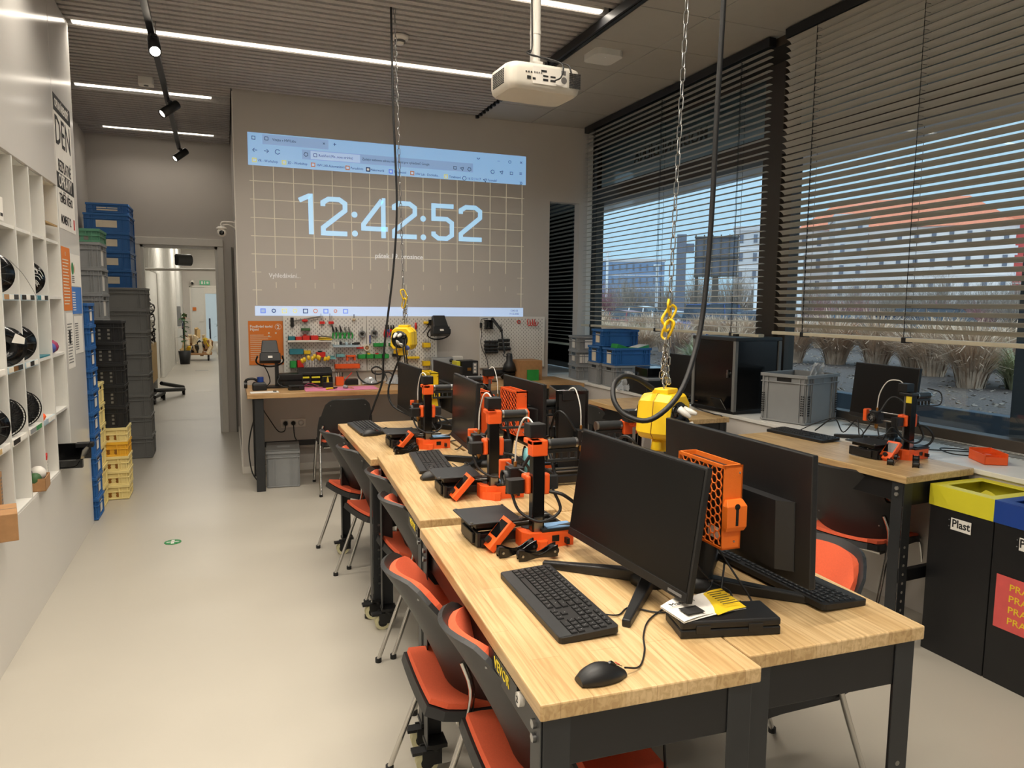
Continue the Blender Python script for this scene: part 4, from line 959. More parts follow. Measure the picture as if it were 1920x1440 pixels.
def shelf_tag(y, z, keys, label):
    t = thing('shelf_label', label, 'label', (-.985, y, z), 0, 'label strips on the cubby shelves'); n = len(keys); w = .26/n
    B().box(-.004, .004, -.135, .135, -.028, .004).obj('label_holder', 'frost_blue' if len(keys) > 2 else 'white_trim', t, .001)
    for k, q in enumerate(keys): B().box(.0041, .0058, -.13+w*k, -.13+w*(k+.92), -.022, .002).obj('label_card', q, t)
for y, z, ks, lb in ((4.24, 1.69, ('cardboard', 'paper', 'black_metal_grey'), 'brown and white label strip under the upper spool'), (4.565, 1.69, ('black_gloss', 'paper', 'black_gloss'), 'black and white label strip under the empty upper cubby'),
                     (4.895, 1.69, ('teal', 'paper', 'black_gloss'), 'teal, white and black label strip under the silver spool'), (4.24, 1.338, ('paper_cream', 'brass', 'black_metal_grey'), 'label strip with brown cards under the labelled spool'),
                     (4.565, 1.338, ('paper', 'black_gloss', 'paper'), 'white and black label strip beside the labelled spool'), (4.24, .985, ('black_gloss', 'paper'), 'black and white label strip under the orange-centred spool'),
                     (4.565, .985, ('crate_grey', 'green_print'), 'label strip with a green card under the perforated spool'), (4.895, .985, ('frost_blue', 'paper', 'paper'), 'pale label strip under the orange toy'),
                     (3.92, .985, ('kraft', 'paper'), 'cream label strip at the left edge, lower row'), (3.92, 1.338, ('paper', 'paper'), 'white label strip at the left edge, middle row')): shelf_tag(y, z, ks, lb)
def cardbox(label, loc, rz, sx, sy, sz, key='cardboard', name='cardboard_box', lid=True, tape=True):
    t = thing(name, label, 'box', loc, rz); w = .004
    if lid: B().box(-sx/2, sx/2, -sy/2, sy/2, 0, sz).obj('carton', key, t, .003); B().box(-sx/2+.001, sx/2-.001, -.0015, .0015, sz, sz+.001).obj('flap_seam', 'ink_grey', t)
    else: B().box(-sx/2, sx/2, -sy/2, sy/2, 0, w).box(-sx/2, sx/2, -sy/2, -sy/2+w, 0, sz).box(-sx/2, sx/2, sy/2-w, sy/2, 0, sz).box(-sx/2, -sx/2+w, -sy/2, sy/2, 0, sz).box(sx/2-w, sx/2, -sy/2, sy/2, 0, sz).obj('carton', key, t)
    return t
t = cardbox('tall brown carton standing upright in the lowest cubby row', (-1.06, 3.92, .635), R(6), .13, .05, .24)
b = B()
for k in range(12): b.box(.0655, .0662, -.018, .002+.004*(k % 3), .02+k*.017, .03+k*.017)
stuff(b.obj('small_print', 'ink_grey', t))
cardbox('brown carton corner poking out at the lower left edge of the photo', (-.985, 3.68, .635), R(14), .2, .2, .12)
t = cardbox('open cardboard tray holding a white and a green ball', (-1.02, 4.60, .635), R(4), .14, .17, .07, lid=False)
tag(B().ball((-1.0, 4.62, .715), .042, 14).obj('ball', 'white_trim'), 'white ball in the open cardboard tray', 'ball')
tag(B().ball((-1.0, 4.545, .70), .035, 14).obj('ball', 'leaf_green'), 'dark green ball in the open cardboard tray', 'ball')
tag(B().ball((-1.05, 4.58, .725), .035, 14).obj('ball', 'black_plastic'), 'black ball behind the white one in the cardboard tray', 'ball')
t = thing('small_carton', 'small white and red carton in the lowest cubby row', 'box', (-1.03, 4.86, .635), R(10)); B().box(-.03, .03, -.05, .05, 0, .115).obj('carton', 'paper', t, .002); B().box(-.0305, .0305, -.0505, .0505, .115, .14).obj('top_band', 'red_print', t, .002)
b = B()
for k in range(5): b.box(-.02, .02, -.0512, -.0504, .02+k*.018, .028+k*.018).box(.0302, .031, -.03, .02, .02+k*.018, .028+k*.018)
stuff(b.obj('printed_marks', 'ink', t))
t = thing('scoop_bin', 'black scoop bin jutting out of the last low cubby', 'bin', (-.96, 5.24, .637), 0)
b = B(); b.sheet(lambda u, v: (-.10+.20*u, -.16+.32*v, .012+.10*abs(2*u-1)**6+.0*v), 14, 4, .004); b.box(-.10, .10, .155, .16, .0, .105).box(-.1, .1, -.16, -.12, .002, .05); b.obj('bin_body', 'black_gloss', t, .001)
B().box(.02, .12, .10, .165, .08, .11).obj('lip', 'black_plastic', t, .004)
B().at(-1.1, 5.24, 2.15, 0, 0, R(12)).prism([(-.1, -.16), (.12, -.15), (.12, .16), (-.1, .16)], 0, .01).obj('envelope', 'kraft')
tag(bpy.data.objects['envelope'], 'kraft envelope leaning in the top right cubby', 'envelope')
t = thing('small_gadget', 'small black gadget box in the top right cubby', 'gadget', (-1.04, 5.17, 2.035), 0); B().box(-.03, .03, -.04, .04, 0, .10).obj('casing', 'black_plastic', t, .004); B().box(.0302, .031, -.02, .02, .03, .07).obj('face', 'black_gloss', t)
t = thing('cloth_bundle', 'burgundy and blue cloth bundle in the right-hand cubby, middle row', 'cloth', (-1.03, 5.2, 1.338), 0)
B().ball((0, .02, .045), .055, 12, sz=.8).obj('burgundy_cloth', 'burgundy', t); B().ball((.01, -.06, .04), .045, 12, sz=.85).obj('blue_cloth', 'blue_print', t)
tag(B().box(-1.08, -.99, 4.74, 5.04, 1.339, 1.347).obj('thin_tray', 'teal'), 'thin teal tray lying in the middle cubby row', 'tray')
tag(B().box(-1.02, -1.0, 5.08, 5.15, .986, 1.05).obj('blue_card', 'teal_light'), 'small pale blue card in the right-hand low cubby', 'card')
t = thing('toy_figure', 'small orange printed toy beside the perforated spool', 'toy', (-1.0, 4.80, .986), 0); B().ball((0, 0, .02), .02, 8).box(-.015, .015, -.05, -.01, 0, .02).obj('body', 'orange_plastic', t); B().ball((0, -.045, .03), .013, 8).obj('head', 'orange_plastic', t)
t = thing('price_card', 'white card hanging at the upper left edge of the photo', 'card', (-.985, 4.16, 2.04), 0); B().box(-.003, .003, -.03, .03, 0, .11).obj('sheet', 'paper', t); B().box(.0031, .004, -.02, .02, .02, .035).obj('printed_line', 'ink', t)
# ================================================================ notices on the white panel
PX = XP+.0005
t = thing('repair_day_poster', 'tall black and white repair day poster on the white panel', 'poster', (PX, 5.73, 0), 0)
B().box(0, .001, -.27, .27, 2.13, 2.97).obj('sheet', 'paper', t)
B().box(.001, .0016, -.27, .27, 2.862, 2.97).obj('black_band', 'ink', t); B().box(.001, .0016, -.27, .27, 2.385, 2.485).obj('black_band', 'ink', t)
for s, z, h, key, wd in (('OPRAVÁRENSKÝ', 2.915, .075, 'paper', .78), ('DEN', 2.74, .26, 'ink', .95), ('BEZPLATNÉ', 2.53, .105, 'ink', .74), ('OPRAVY', 2.435, .115, 'paper', .98), ('TÉMĚŘ VŠEHO', 2.325, .08, 'ink', .82), ('MOMENT 12', 2.19, .08, 'ink', .72)):
    text(s, h, key, t, (.0019, -.01 if z > 2.2 else -.05, z), EAST, .0003, off=.0015, wid=wd)
B().box(.001, .0016, .20, .245, 2.155, 2.225).obj('red_mark', 'red_print', t)
def sheet_notice(label, y0, y1, z0, z1, key, lines, ink, title=None, curl=0, circ=None, xo=0.):
    t = thing('notice', label, 'notice', (PX+xo, 0, 0), 0)
    B().sheet(lambda u, v: (.001+curl*u**3, y0+(y1-y0)*u, z0+(z1-z0)*v), 8, 2, .0006).obj('sheet', key, t)
    b = B()
    for k in range(lines):
        z = z1-(z1-z0)*(.2+.74*k/max(1, lines)); 
        if circ and z > z1-.14: continue
        e = y1-(y1-y0)*random.uniform(.1, .4); b.box(.0012, .0018, y0+.02, min(e, y0+(y1-y0)*.75), z-.004, z+.003)
    if lines: stuff(b.obj('printed_lines', ink, t))
    if title: text(title, .035, ink, t, (.0022, y0+(y1-y0)*.42, z1-.045), EAST, .0003)
    for q, (yc, kk) in enumerate(circ or []): B().cyl((.0012, yc, z1-.10), (.0022, yc, z1-.10), .042, 22).obj('warning_disc', kk, t)
    return t
sheet_notice('tall orange notice beside the cubby edge', 5.46, 5.735, 1.60, 2.015, 'poster_orange', 15, 'paper_cream', '12')
sheet_notice('white notice with one green and two red discs', 5.74, 6.02, 1.765, 1.985, 'paper', 12, 'ink_grey', None, .012, [(5.80, 'green_print'), (5.89, 'poster_orange'), (5.975, 'red_print')])
sheet_notice('blue notice under the three discs', 5.735, 6.02, 1.575, 1.76, 'poster_blue', 8, 'paper', None, .01)
sheet_notice('white instruction sheet with a dark picture under the orange notice', 5.50, 5.73, 1.215, 1.585, 'paper', 14, 'ink_grey')
B().box(PX+.0012, PX+.0018, 5.56, 5.62, 1.38, 1.47).obj('printed_picture', 'ink', bpy.data.objects[[o.name for o in bpy.data.objects if o.name.startswith('notice')][-1]]).location = (-PX, 0, 0)
sheet_notice('white text sheet right of the dark picture, near the panel edge', 5.76, 6.02, 1.30, 1.56, 'paper', 12, 'ink_grey', None, .006)
# ================================================================ ceiling-hung things
t = thing('spot_track', 'black suspended track carrying three spotlights on the left', 'light track', (0, 0, 3.40), 0)
B().box(-.375, -.335, 1.2, 9.3, -.018, .018).obj('track_rail', 'black_metal', t)
for y in (1.6, 4.2, 5.9, 8.9): B().cyl((-.355, y, .018), (-.355, y, .245), .004, 6).obj('hanger_wire', 'steel', t)
t.rotation_euler = (0, 0, R(.7)); t.location = (.02, 0, 3.40)
def spot(label, y, x, on, aim, rx=R(-62), h=-.06, watt=40):
    t = thing('spotlight', label, 'light', (x, y, 3.38), aim, 'track spotlights')
    B().cyl((0, 0, 0), (0, 0, h), .012, 8).cyl((0, 0, -.002), (0, 0, -.016), .022, 12).obj('joint', 'black_metal', t)
    b = B(); b.M = Matrix.Translation((0, 0, h-.01)) @ Matrix.Rotation(rx, 4, 'X'); b.lathe([(0, .09), (.035, .09), (.038, .08), (.038, -.09), (.033, -.09), (.031, -.082), (0, -.082)], 20); b.obj('housing', 'black_metal', t)
    b = B(); b.M = Matrix.Translation((0, 0, h-.01)) @ Matrix.Rotation(rx, 4, 'X'); b.lathe([(0, -.0835), (.030, -.0835), (.030, -.083), (0, -.083)], 20); b.obj('lens', on, t)
    ld = bpy.data.lights.new('spot_lamp', 'SPOT'); ld.energy = watt; ld.color = (1, .9, .74); ld.spot_size = R(62); ld.spot_blend = .7; ld.shadow_soft_size = .03
    lo = bpy.data.objects.new('spot_lamp', ld); COL.objects.link(lo); lo.parent = t; M = Matrix.Translation((0, 0, h-.01)) @ Matrix.Rotation(rx, 4, 'X') @ Matrix.Translation((0, 0, -.088)); lo.matrix_local = M
spot('lit spotlight nearest the camera, shining straight into the lens', 5.42, -.386, 'spot_led', R(8), R(-48))
spot('unseen spotlight added on the near end of the hanging track', 3.7, -.37, 'spot_dim', R(-80), R(-45), watt=90)  # lamp added out of view to brighten the cubby wall
spot('second unseen spotlight added towards the camera, aimed at the cubbies', 2.3, -.355, 'spot_dim', R(-80), R(-45), watt=110)  # second added lamp, lifts the light on the white panels
spot('middle spotlight of the hanging track, aimed at the crates', 7.1, -.405, 'spot_dim', R(-60), R(-52))
spot('last spotlight of the hanging track, over the doorway end', 9.2, -.432, 'spot_dim', R(-60), R(-52))
for x, y, s, lab in ((1.232, 5.47, .07, 'white round smoke detector between the ceiling baffles'),):
    t = thing('smoke_detector', lab, 'detector', (x, y, 3.60), 0); B().lathe([(0, -.055), (.028, -.055), (.034, -.03), (.06, -.02), (.07, 0), (0, .012)], 24).obj('body', 'white_trim', t); B().lathe([(.034, -.045), (.042, -.045), (.042, -.03), (.034, -.03), (.034, -.045)], 20).obj('sensor_ring', 'ink_grey', t)
t = thing('ceiling_sensor', 'small pale square sensor behind the middle spotlight', 'sensor', (-.6, 7.35, 3.60), 0); B().prism(rrect(-.06, .06, -.06, .06, .012), -.05, .01).obj('cover', 'white_trim', t, .006); B().cyl((0, 0, -.055), (0, 0, -.05), .02, 14).obj('lens', 'ink_grey', t)
t = thing('access_point', 'white rounded square access point on the ceiling panels', 'access point', (2.78, 5.24, 3.61), R(2)); B().prism(rrect(-.12, .12, -.12, .12, .045, 6), -.045, 0).obj('cover', 'white_board', t, .014, seg=3); B().cyl((-.01, -.05, -.0465), (-.01, -.05, -.044), .005, 10).obj('status_light', 'beam_white', t)
B().prism(rrect(-.1, .1, -.1, .1, .03), -.052, -.046).obj('base_plate', 'crate_grey', t, .004) if False else None
t = thing('ceiling_track', 'black light track along the edge of the white ceiling panels', 'light track', (2.44, 0, 3.56), 0)
B().box(-.03, .03, -2.9, 5.45, -.03, .03).obj('track_rail', 'black_metal', t, .003); B().box(-.012, .012, -2.9, 5.44, -.034, -.0301).obj('slot', 'black_gloss', t); B().box(-.04, .04, 5.44, 5.46, -.035, .035).obj('end_cap', 'black_plastic', t)
# projector
t = thing('projector', 'white projector hanging from the ceiling on a pole', 'projector', (1.475, 3.5, 2.70), R(3))
b = B(); P = rrect(-.20, .20, -.13, .13, .05, 5)
b.loft([[(x*s, y*s, z) for x, y in P] for s, z in ((.90, 0), (.97, .012), (1, .035), (1, .095), (.97, .118), (.90, .125))], 0, True); b.obj('casing', 'projector_white', t)
b = B()
for k in range(9):
    for j in range(8): b.box(.125+j*.008, .131+j*.008, -.1325, -.1295, .03+k*.008, .036+k*.008)
stuff(b.obj('vent_grille', 'ink', t))
b = B()
for k in range(9):
    for j in range(7): b.box(-.2015, -.1985, -.07+j*.02, -.055+j*.02, .03+k*.008, .035+k*.008)
stuff(b.obj('side_vent', 'ink', t))
b = B().box(-.105, -.085, -.132, -.1295, .045, .06)
for k in range(3): b.cyl((-.11+k*.014, -.132, .078), (-.11+k*.014, -.1295, .078), .004, 8)
for k in range(2): b.box(-.02+k*.04, .008+k*.04, -.132, -.1295, .045, .055).box(-.02+k*.04, .008+k*.04, -.132, -.1295, .064, .072)
b.box(-.075, -.06, -.132, -.1295, .045, .055).box(-.03, .0, -.132, -.1295, .085, .095); b.obj('port', 'ink', t)
b = B()
for k in range(4): b.cyl((-.065+k*.012, -.1325, .08), (-.065+k*.012, -.1295, .08), .004, 8)
b.cyl((.095, -.132, .06), (.095, -.1295, .06), .016, 16).box(.08, .105, -.1315, -.1295, .085, .105); b.obj('jack', 'ink_grey', t)
B().box(-.075, .115, -.131, -.1298, .028, .11).obj('port_panel', 'white_trim', t, .001)
B().lathe([(0, 0), (.05, 0), (.05, .012), (.035, .035), (0, .035)], 16).obj('lens_rim', 'black_plastic', t, loc=(.08, .13, .06))
B().box(-.06, .06, -.05, .05, .126, .14).box(-.03, .03, -.03, .03, .14, .17).obj('ceiling_mount', 'white_trim', t, .003)
b = B().cyl((0, 0, .17), (0, 0, .5), .026, 16).cyl((0, 0, .3), (0, 0, .93), .021, 16).cyl((0, 0, .3), (0, 0, .32), .028, 16); b.obj('pole', 'white_trim', t)
B().tube([(-.03, -.02, .93), (-.032, -.02, .5), (-.03, -.025, .24), (-.05, -.04, .19), (.03, -.08, .17), (.08, -.14, .13), (.07, -.15, .07), (.04, -.14, .05)], .004, 6, sub=6).obj('signal_cable', 'cable_black', t)
B().tube([(-.03, -.02, .22), (-.06, -.03, .20), (-.02, -.06, .18), (.05, -.08, .16), (.12, -.12, .14), (.13, -.14, .10)], .004, 6, sub=6).obj('power_cable', 'cable_black', t)
# camera bracket at the projection wall corner
t = thing('security_camera', 'white security camera on a bracket at the wall corner above the doorway side', 'camera', (.106, 7.62, 2.42), 0)
B().box(-.012, 0, -.03, .03, -.06, .03).obj('wall_plate', 'white_trim', t, .003)
B().tube([(-.005, 0, .01), (-.11, 0, .012), (-.135, 0, -.01), (-.13, 0, -.03)], .007, 8, sub=4).tube([(-.005, 0, -.045), (-.05, 0, -.02), (-.08, 0, -.012), (-.12, 0, -.02)], .006, 8, sub=4).obj('bracket_arm', 'white_trim', t)
B().at(-.13, -.0, -.05).lathe([(0, -.01), (.045, -.01), (.048, .005), (.03, .016), (0, .018)], 18).obj('camera_cap', 'white_trim', t)
B().ball((-.13, -.005, -.09), .042, 14).obj('camera_body', 'white_trim', t); B().at(-.13, -.04, -.095, 0, R(90)).lathe([(0, .012), (.018, .010), (.024, 0), (0, -.01)], 14).obj('lens', 'black_gloss', t)
# hanging power reels with chain and cable
def link_chain(b, a, c, n, r=.0022):
    a = Vector(a); c = Vector(c)
    for k in range(n):
        p = a+(c-a)*((k+.5)/n); L = (c-a).length/n*.62; d = (c-a).normalized(); u = d.cross(Vector((0, 1, 0))).normalized() if k % 2 else d.cross(Vector((1, 0, 0))).normalized()
        b.tube([p+d*L, p+d*L*.6+u*.0075, p-d*L*.6+u*.0075, p-d*L, p-d*L*.6-u*.0075, p+d*L*.6-u*.0075], r, 5, closed=True)
    return b
def power_reel(label, loc, rz, chain_top, slack, hooks, sc=1.):
    t = thing('power_reel', label, 'power reel', loc, rz, 'yellow hanging power reels')
    P = [(-.075, -.045), (-.062, .062), (-.035, .085), (.055, .085), (.083, .055), (.088, -.035), (.07, -.07), (-.055, -.07)]
    b = B(); n = len(P)
    def ring(y, s): return [(x*s, y, z*s+.0) for x, z in P]
    b.loft([ring(-.062, .88), ring(-.052, .97), ring(-.008, 1), ring(.008, 1), ring(.052, .97), ring(.062, .88)], 0, False); b.obj('housing', 'yellow_plastic', t, .012, seg=3)
    B().tube([(x*1.003, 0, z*1.003) for x, z in P], .0016, 4, closed=True).obj('parting_seam', 'brass', t)
    b = B()
    for s in (-1, 1): b.at(0, s*.058, 0, 0, R(90)).lathe([(0, -.006), (.058, -.006), (.062, 0), (.058, .008), (0, .008)], 24)
    b.obj('socket_face', 'black_plastic', t)
    b = B()
    for s in (-1, 1):
        for x, z in ((-.03, .03), (.032, .025), (0, -.035)): b.at(x, s*.064, z, 0, R(90)*1).lathe([(0, -.006), (.02, -.006), (.022, 0), (.02, .006), (0, .006)], 14)
    b.obj('socket', 'black_gloss', t)
    b = B()
    for k, (x, z, a) in enumerate(((-.02, .04, .5), (.012, .034, .2), (.0, -.03, -.5), (.025, -.04, -.3))):
        b.at(x, -.07, z, 0, R(90)+a, 0).lathe([(0, .0), (.013, .004), (.011, .03), (.006, .05), (0, .052)], 10)
    b.obj('white_plug', 'tube_white', t)
    b = B()
    for s in (-1, 1): b.tube([(-.09, s*.045, .05), (-.075, s*.05, .06)], .01, 8)
    B().box(-.022, .05, -.03, .03, .083, .10).obj('top_lug', 'yellow_plastic', t, .004)
    B().cyl((.0, 0, -.07), (.0, 0, -.11), .032, 16, .036).cyl((-.05, -.01, -.075), (-.05, -.01, -.10), .016, 12).obj('cable_gland', 'yellow_plastic', t)
    B().at(.055, -.04, -.055, 0, R(90)).lathe([(0, .024), (.017, .024), (.017, .014), (0, .014)], 16).obj('round_badge', 'blue_print', t)
    b = B()
    for x, y in ((.03, -.07), (-.02, -.072), (.045, -.068)): b.tube([(x, y, .0), (x+.01, y-.025, -.06), (x+.02, y-.02, -.15), (x, y+.03, -.26)], .005, 6, sub=4)
    b.obj('outgoing_cable', 'cable_black', t)
    # chain
    top = Vector(chain_top)-Vector(loc); b = B(); mid = Vector((.012, 0, .10)).lerp(top, .1)
    L = (top-Vector((.012, 0, .11))).length
    link_chain(b, (.012, 0, .11), top, int(L/.045)); stuff(b.obj('chain', 'steel', t))
    b = B()
    for k in range(slack): x = .012+.014*math.cos(k*2.4); y = .014*math.sin(k*2.4); link_chain(b, (x, y, .115+.02*(k % 2)), (.02+.01*math.cos(k), .01*math.sin(k), .30-.03*k), 6)
    for s in (-1, 1): b.tube([(.012, 0, .16), (.012+s*.02, 0, .125), (.012+s*.024, s*.01, .10)], .0022, 5)
    stuff(b.obj('slack_chain', 'chrome', t))
    for k, (z, a, tl) in enumerate(hooks):
        q = Vector((.012, 0, .11)).lerp(top, (z-.11)/(top.z-.11)); g = B(); g.M = Matrix.Translation(q) @ Matrix.Rotation(a, 4, 'Z') @ Matrix.Rotation(tl, 4, 'Y')
        g.tube([(.0, 0, .034), (.014, 0, .026), (.016, 0, -.02), (.006, 0, -.036), (-.012, 0, -.03), (-.015, 0, .0), (-.012, 0, .028)], .0045, 7, closed=True, sub=4); g.obj('carabiner', 'yellow_plastic', t)
    return t
power_reel('large yellow power reel with white plugs hanging above the near monitors', (1.37, 2.10, 1.285), R(28), (1.46, 2.08, 3.62), 4, [(.37, R(20), R(-50)), (.35, R(-30), R(35)), (.315, R(10), R(75)), (.30, R(80), R(-30))])
power_reel('smaller looking yellow power reel hanging over the far benches', (1.135, 5.0, 1.42), R(-35), (1.09, 5.0, 3.62), 3, [(.31, R(20), R(-20)), (.25, R(-30), R(25))])
cable('power_cable', [(1.50, 2.0, 3.6), (1.482, 2.0, 2.619), (1.473, 2.0, 2.295), (1.467, 2.0, 1.95), (1.445, 1.99, 1.688), (1.405, 1.97, 1.532), (1.32, 1.93, 1.39), (1.22, 1.93, 1.312), (1.163, 1.98, 1.318), (1.139, 2.02, 1.359), (1.158, 2.06, 1.409), (1.21, 2.09, 1.432), (1.27, 2.1, 1.42), (1.33, 2.1, 1.385)], .0085, 'thick black power cable looping down to the large yellow reel', n=10)
cable('power_cable', [(1.07, 5.0, 3.62), (1.079, 5.0, 2.977), (1.099, 5.0, 2.348), (1.073, 5.0, 1.917), (1.02, 5.0, 1.5), (1.0, 5.01, 1.30), (.99, 5.02, 1.12), (.93, 5.03, .95), (.90, 5.05, .80), (.92, 5.1, .3), (.95, 5.1, .02)], .0075, 'black power cable hanging past the projected clock to the far reel', n=8)
cable('power_cable', [(1.16, 5.0, 1.40), (1.09, 5.1, 1.18), (1.05, 5.1, 1.05), (1.07, 5.05, .95), (1.15, 4.9, .90), (1.2, 4.8, .88)], .007, 'short black lead dropping from the far yellow reel to the bench')
tag(B().cyl((-.40, 5.44, .0005), (-.40, 5.44, .003), .055, 24).obj('floor_sticker', 'green_print'), 'round green and white sticker on the aisle floor', 'sticker')
_s = [o for o in bpy.data.objects if o.name == 'floor_sticker'][0]
B().box(-.44, -.36, 5.435, 5.447, .0031, .0036).box(-.41, -.39, 5.40, 5.48, .0031, .0036).obj('arrow', 'paper', _s)
# ================================================================ projected desktop: projector light built as thin glowing panels on the wall
YS = YW-.001
t = thing('projected_light', 'large projected clock and browser bar on the wall above the pegboards', 'projection', (0, 0, 0), 0)
def pb(x0, x1, z0, z1, lay=0): return B().box(x0, x1, YS-.0008-.0007*lay, YS-.0007*lay, z0, z1)
pb(.228, 3.05, 2.955, 3.255).obj('browser_bar', 'beam_blue', t)
pb(.36, .97, 3.155, 3.245, 1).obj('browser_tab', 'beam_tab', t)
pb(.72, 2.45, 3.045, 3.135, 1).obj('address_field', 'beam_tab', t)
pb(.80, 1.275, 3.052, 3.128, 2).obj('address_chip', 'beam_pale', t)
pb(.252, 3.035, 1.54, 1.634).obj('task_bar', 'beam_pale', t)
b = B()
for k in range(16):
    x = .27+.1826*k
    b.box(x-.004, x+.004, YS-.0006, YS, 2.0 if 0 < k < 15 else 1.64, 2.953)
    if 0 < k < 15: b.box(x-.003, x+.003, YS-.0006, YS, 1.81, 1.865)
for k in range(7):
    z = 2.811-.1707*k
    if k < 5: b.box(.235, 3.035, YS-.0012, YS-.0006, z-.0035, z+.0035)
    else: b.box(.235, .32, YS-.0012, YS-.0006, z-.003, z+.003).box(2.96, 3.035, YS-.0012, YS-.0006, z-.003, z+.003)
stuff(b.obj('grid_lines', 'beam_line', t))
def stroke(b, pts, w):
    """mitred flat stroke on the wall; pts in (x, z)"""
    n = len(pts); Lf = []; Rt = []
    for i in range(n):
        p = Vector(pts[i]); d0 = (p-Vector(pts[i-1])).normalized() if i else None; d1 = (Vector(pts[i+1])-p).normalized() if i < n-1 else None
        d0 = d0 or d1; d1 = d1 or d0; m = (d0+d1).normalized(); nn = Vector((-m.y, m.x)); k = w/2/max(.5, nn.dot(Vector((-d0.y, d0.x))))
        Lf.append(p+nn*k); Rt.append(p-nn*k)
    y0, y1 = YS-.0024, YS-.0014
    for i in range(n-1):
        q = [Lf[i], Rt[i], Rt[i+1], Lf[i+1]]
        b.add([(v.x, y0, v.y) for v in q]+[(v.x, y1, v.y) for v in q], [(0, 1, 2, 3), (0, 3, 7, 4), (1, 5, 6, 2), (0, 4, 5, 1), (3, 2, 6, 7)])
def two(x): return [(x, 2.612), (x, 2.648), (x+.055, 2.682), (x+.158, 2.682), (x+.213, 2.645), (x+.213, 2.578), (x, 2.405), (x, 2.352), (x+.232, 2.352)]
W5 = .045
for nm, strokes in (('digit_one', [[(.683, 2.655), (.775, 2.70), (.790, 2.70), (.793, 2.335)]]), ('digit_two', [two(.907)]), ('digit_four', [[(1.487, 2.70), (1.30, 2.455), (1.30, 2.415), (1.545, 2.415)], [(1.487, 2.70), (1.50, 2.70), (1.502, 2.326)]]),
                    ('digit_two', [two(1.612)]), ('digit_five', [[(2.238, 2.680), (2.022, 2.680), (2.022, 2.548), (2.165, 2.548), (2.22, 2.51), (2.22, 2.385), (2.165, 2.348), (2.075, 2.348), (2.022, 2.385), (2.022, 2.415)]]), ('digit_two', [two(2.318)])):
    b = B()
    for s in strokes: stroke(b, s, W5)
    b.obj(nm, 'beam_cyan', t)
for x, z in ((1.212, 2.545), (1.214, 2.36), (1.912, 2.54), (1.914, 2.352)):
    B().cyl((x, YS-.0024, z), (x, YS-.001, z), .029, 24).obj('colon_dot', 'beam_cyan', t)
text('pátek 19. prosince', .068, 'beam_white', t, (1.66, YS-.001, 2.147), FRONT, .0005, off=.001, wid=.98)
text('Vyhledávání...', .062, 'beam_white', t, (.387, YS-.001, 1.927), FRONT, .0004, align='LEFT', wid=.88)
for s, x, z, h in (('Vítejte v HWLabu', .45, 3.203, .036), ('Rozšíření (Mo...nova stránka)', .875, 3.09, .034), ('Zadejte webovou adresu nebo dotaz pro vyhledávač Google', 1.295, 3.09, .034),
                   ('VR - Workshop', .315, 3.0, .034), ('3D - Workshop', .585, 3.0, .034), ('HW LAB-Automatizace', .855, 2.998, .034), ('Portobloto', 1.18, 2.994, .034), ('Makerworld', 1.375, 2.992, .034),
                   ('Tangiwood', 1.612, 2.99, .034), ('HW Lab - Docházka...', 1.835, 2.985, .034), ('Timeboard', 2.19, 2.982, .034), ('16.12 | 16.17', 2.39, 2.979, .034), ('Formulář', 2.615, 2.976, .034)):
    text(s, h, 'beam_ink', t, (x, YS-.0022, z), FRONT, .0003, align='LEFT', wid=.82)
for s, x, z, h in (('←', .29, 3.093, .06), ('→', .394, 3.092, .06), ('×', .927, 3.204, .05), ('+', 1.03, 3.205, .06), ('–', 2.735, 3.185, .05), ('×', 2.993, 3.183, .06), ('»', 2.995, 2.976, .07), ('≡', 2.989, 3.068, .06)):
    text(s, h, 'beam_ink', t, (x, YS-.0022, z), FRONT, .0003)
def ringp(x, z, r, w, key, n=20, a0=0, a1=360):
    b = B(); pts = [(x+r*math.cos(R(a0+(a1-a0)*k/n)), z+r*math.sin(R(a0+(a1-a0)*k/n))) for k in range(n+1)]; stroke(b, pts, w); return b
ringp(.495, 3.093, .021, .005, 'beam_ink', 18, 30, 340).obj('reload_icon', 'beam_ink', t)
b = ringp(2.863, 3.184, .015, .004, '', 8, 45, 405); b.obj('window_icon', 'beam_ink', t)
for k, (x, z, n) in enumerate(((.757, 3.091, 5), (.844, 3.09, 4), (.397, 3.209, 4), (.281, 3.206, 4), (2.254, 3.078, 4), (2.332, 3.075, 3), (2.411, 3.074, 5), (2.669, 3.067, 6), (2.772, 3.07, 3), (2.883, 3.067, 4), (2.356, 2.978, 12), (2.585, 2.975, 3))):
    ringp(x, z, .02, .005, '', n, 45, 405).obj('bar_icon', 'beam_ink', t)
stroke(b := B(), [(2.492, 3.198), (2.51, 3.184), (2.528, 3.198)], .006); b.obj('chevron_icon', 'beam_ink', t)
for x, z, k in ((.284, 3.002, 'beam_yellow'), (.552, 3.001, 'beam_yellow'), (.821, 2.999, 'beam_orange'), (1.151, 2.995, 'beam_orange'), (1.352, 2.994, 'beam_ink'), (1.581, 2.991, 'beam_indigo'), (1.80, 2.991, 'beam_orange'), (2.156, 2.983, 'beam_yellow')):
    o = pb(x-.021, x+.021, z-.021, z+.021, 2).obj('bookmark_icon', k, t); pb(x-.012, x+.012, z-.011, z+.011, 3).obj('icon_face', 'beam_pale' if k != 'beam_ink' else 'beam_white', o)
for x, k in ((.325, 'beam_indigo'), (.522, 'beam_yellow'), (.721, 'beam_ink'), (.917, 'beam_indigo'), (1.11, 'beam_indigo')):
    o = pb(x-.024, x+.024, 1.565, 1.61, 1).obj('task_icon', k, t); pb(x-.016, x+.016, 1.573, 1.602, 2).obj('icon_face', 'beam_pale' if x > .4 else 'beam_tab', o)
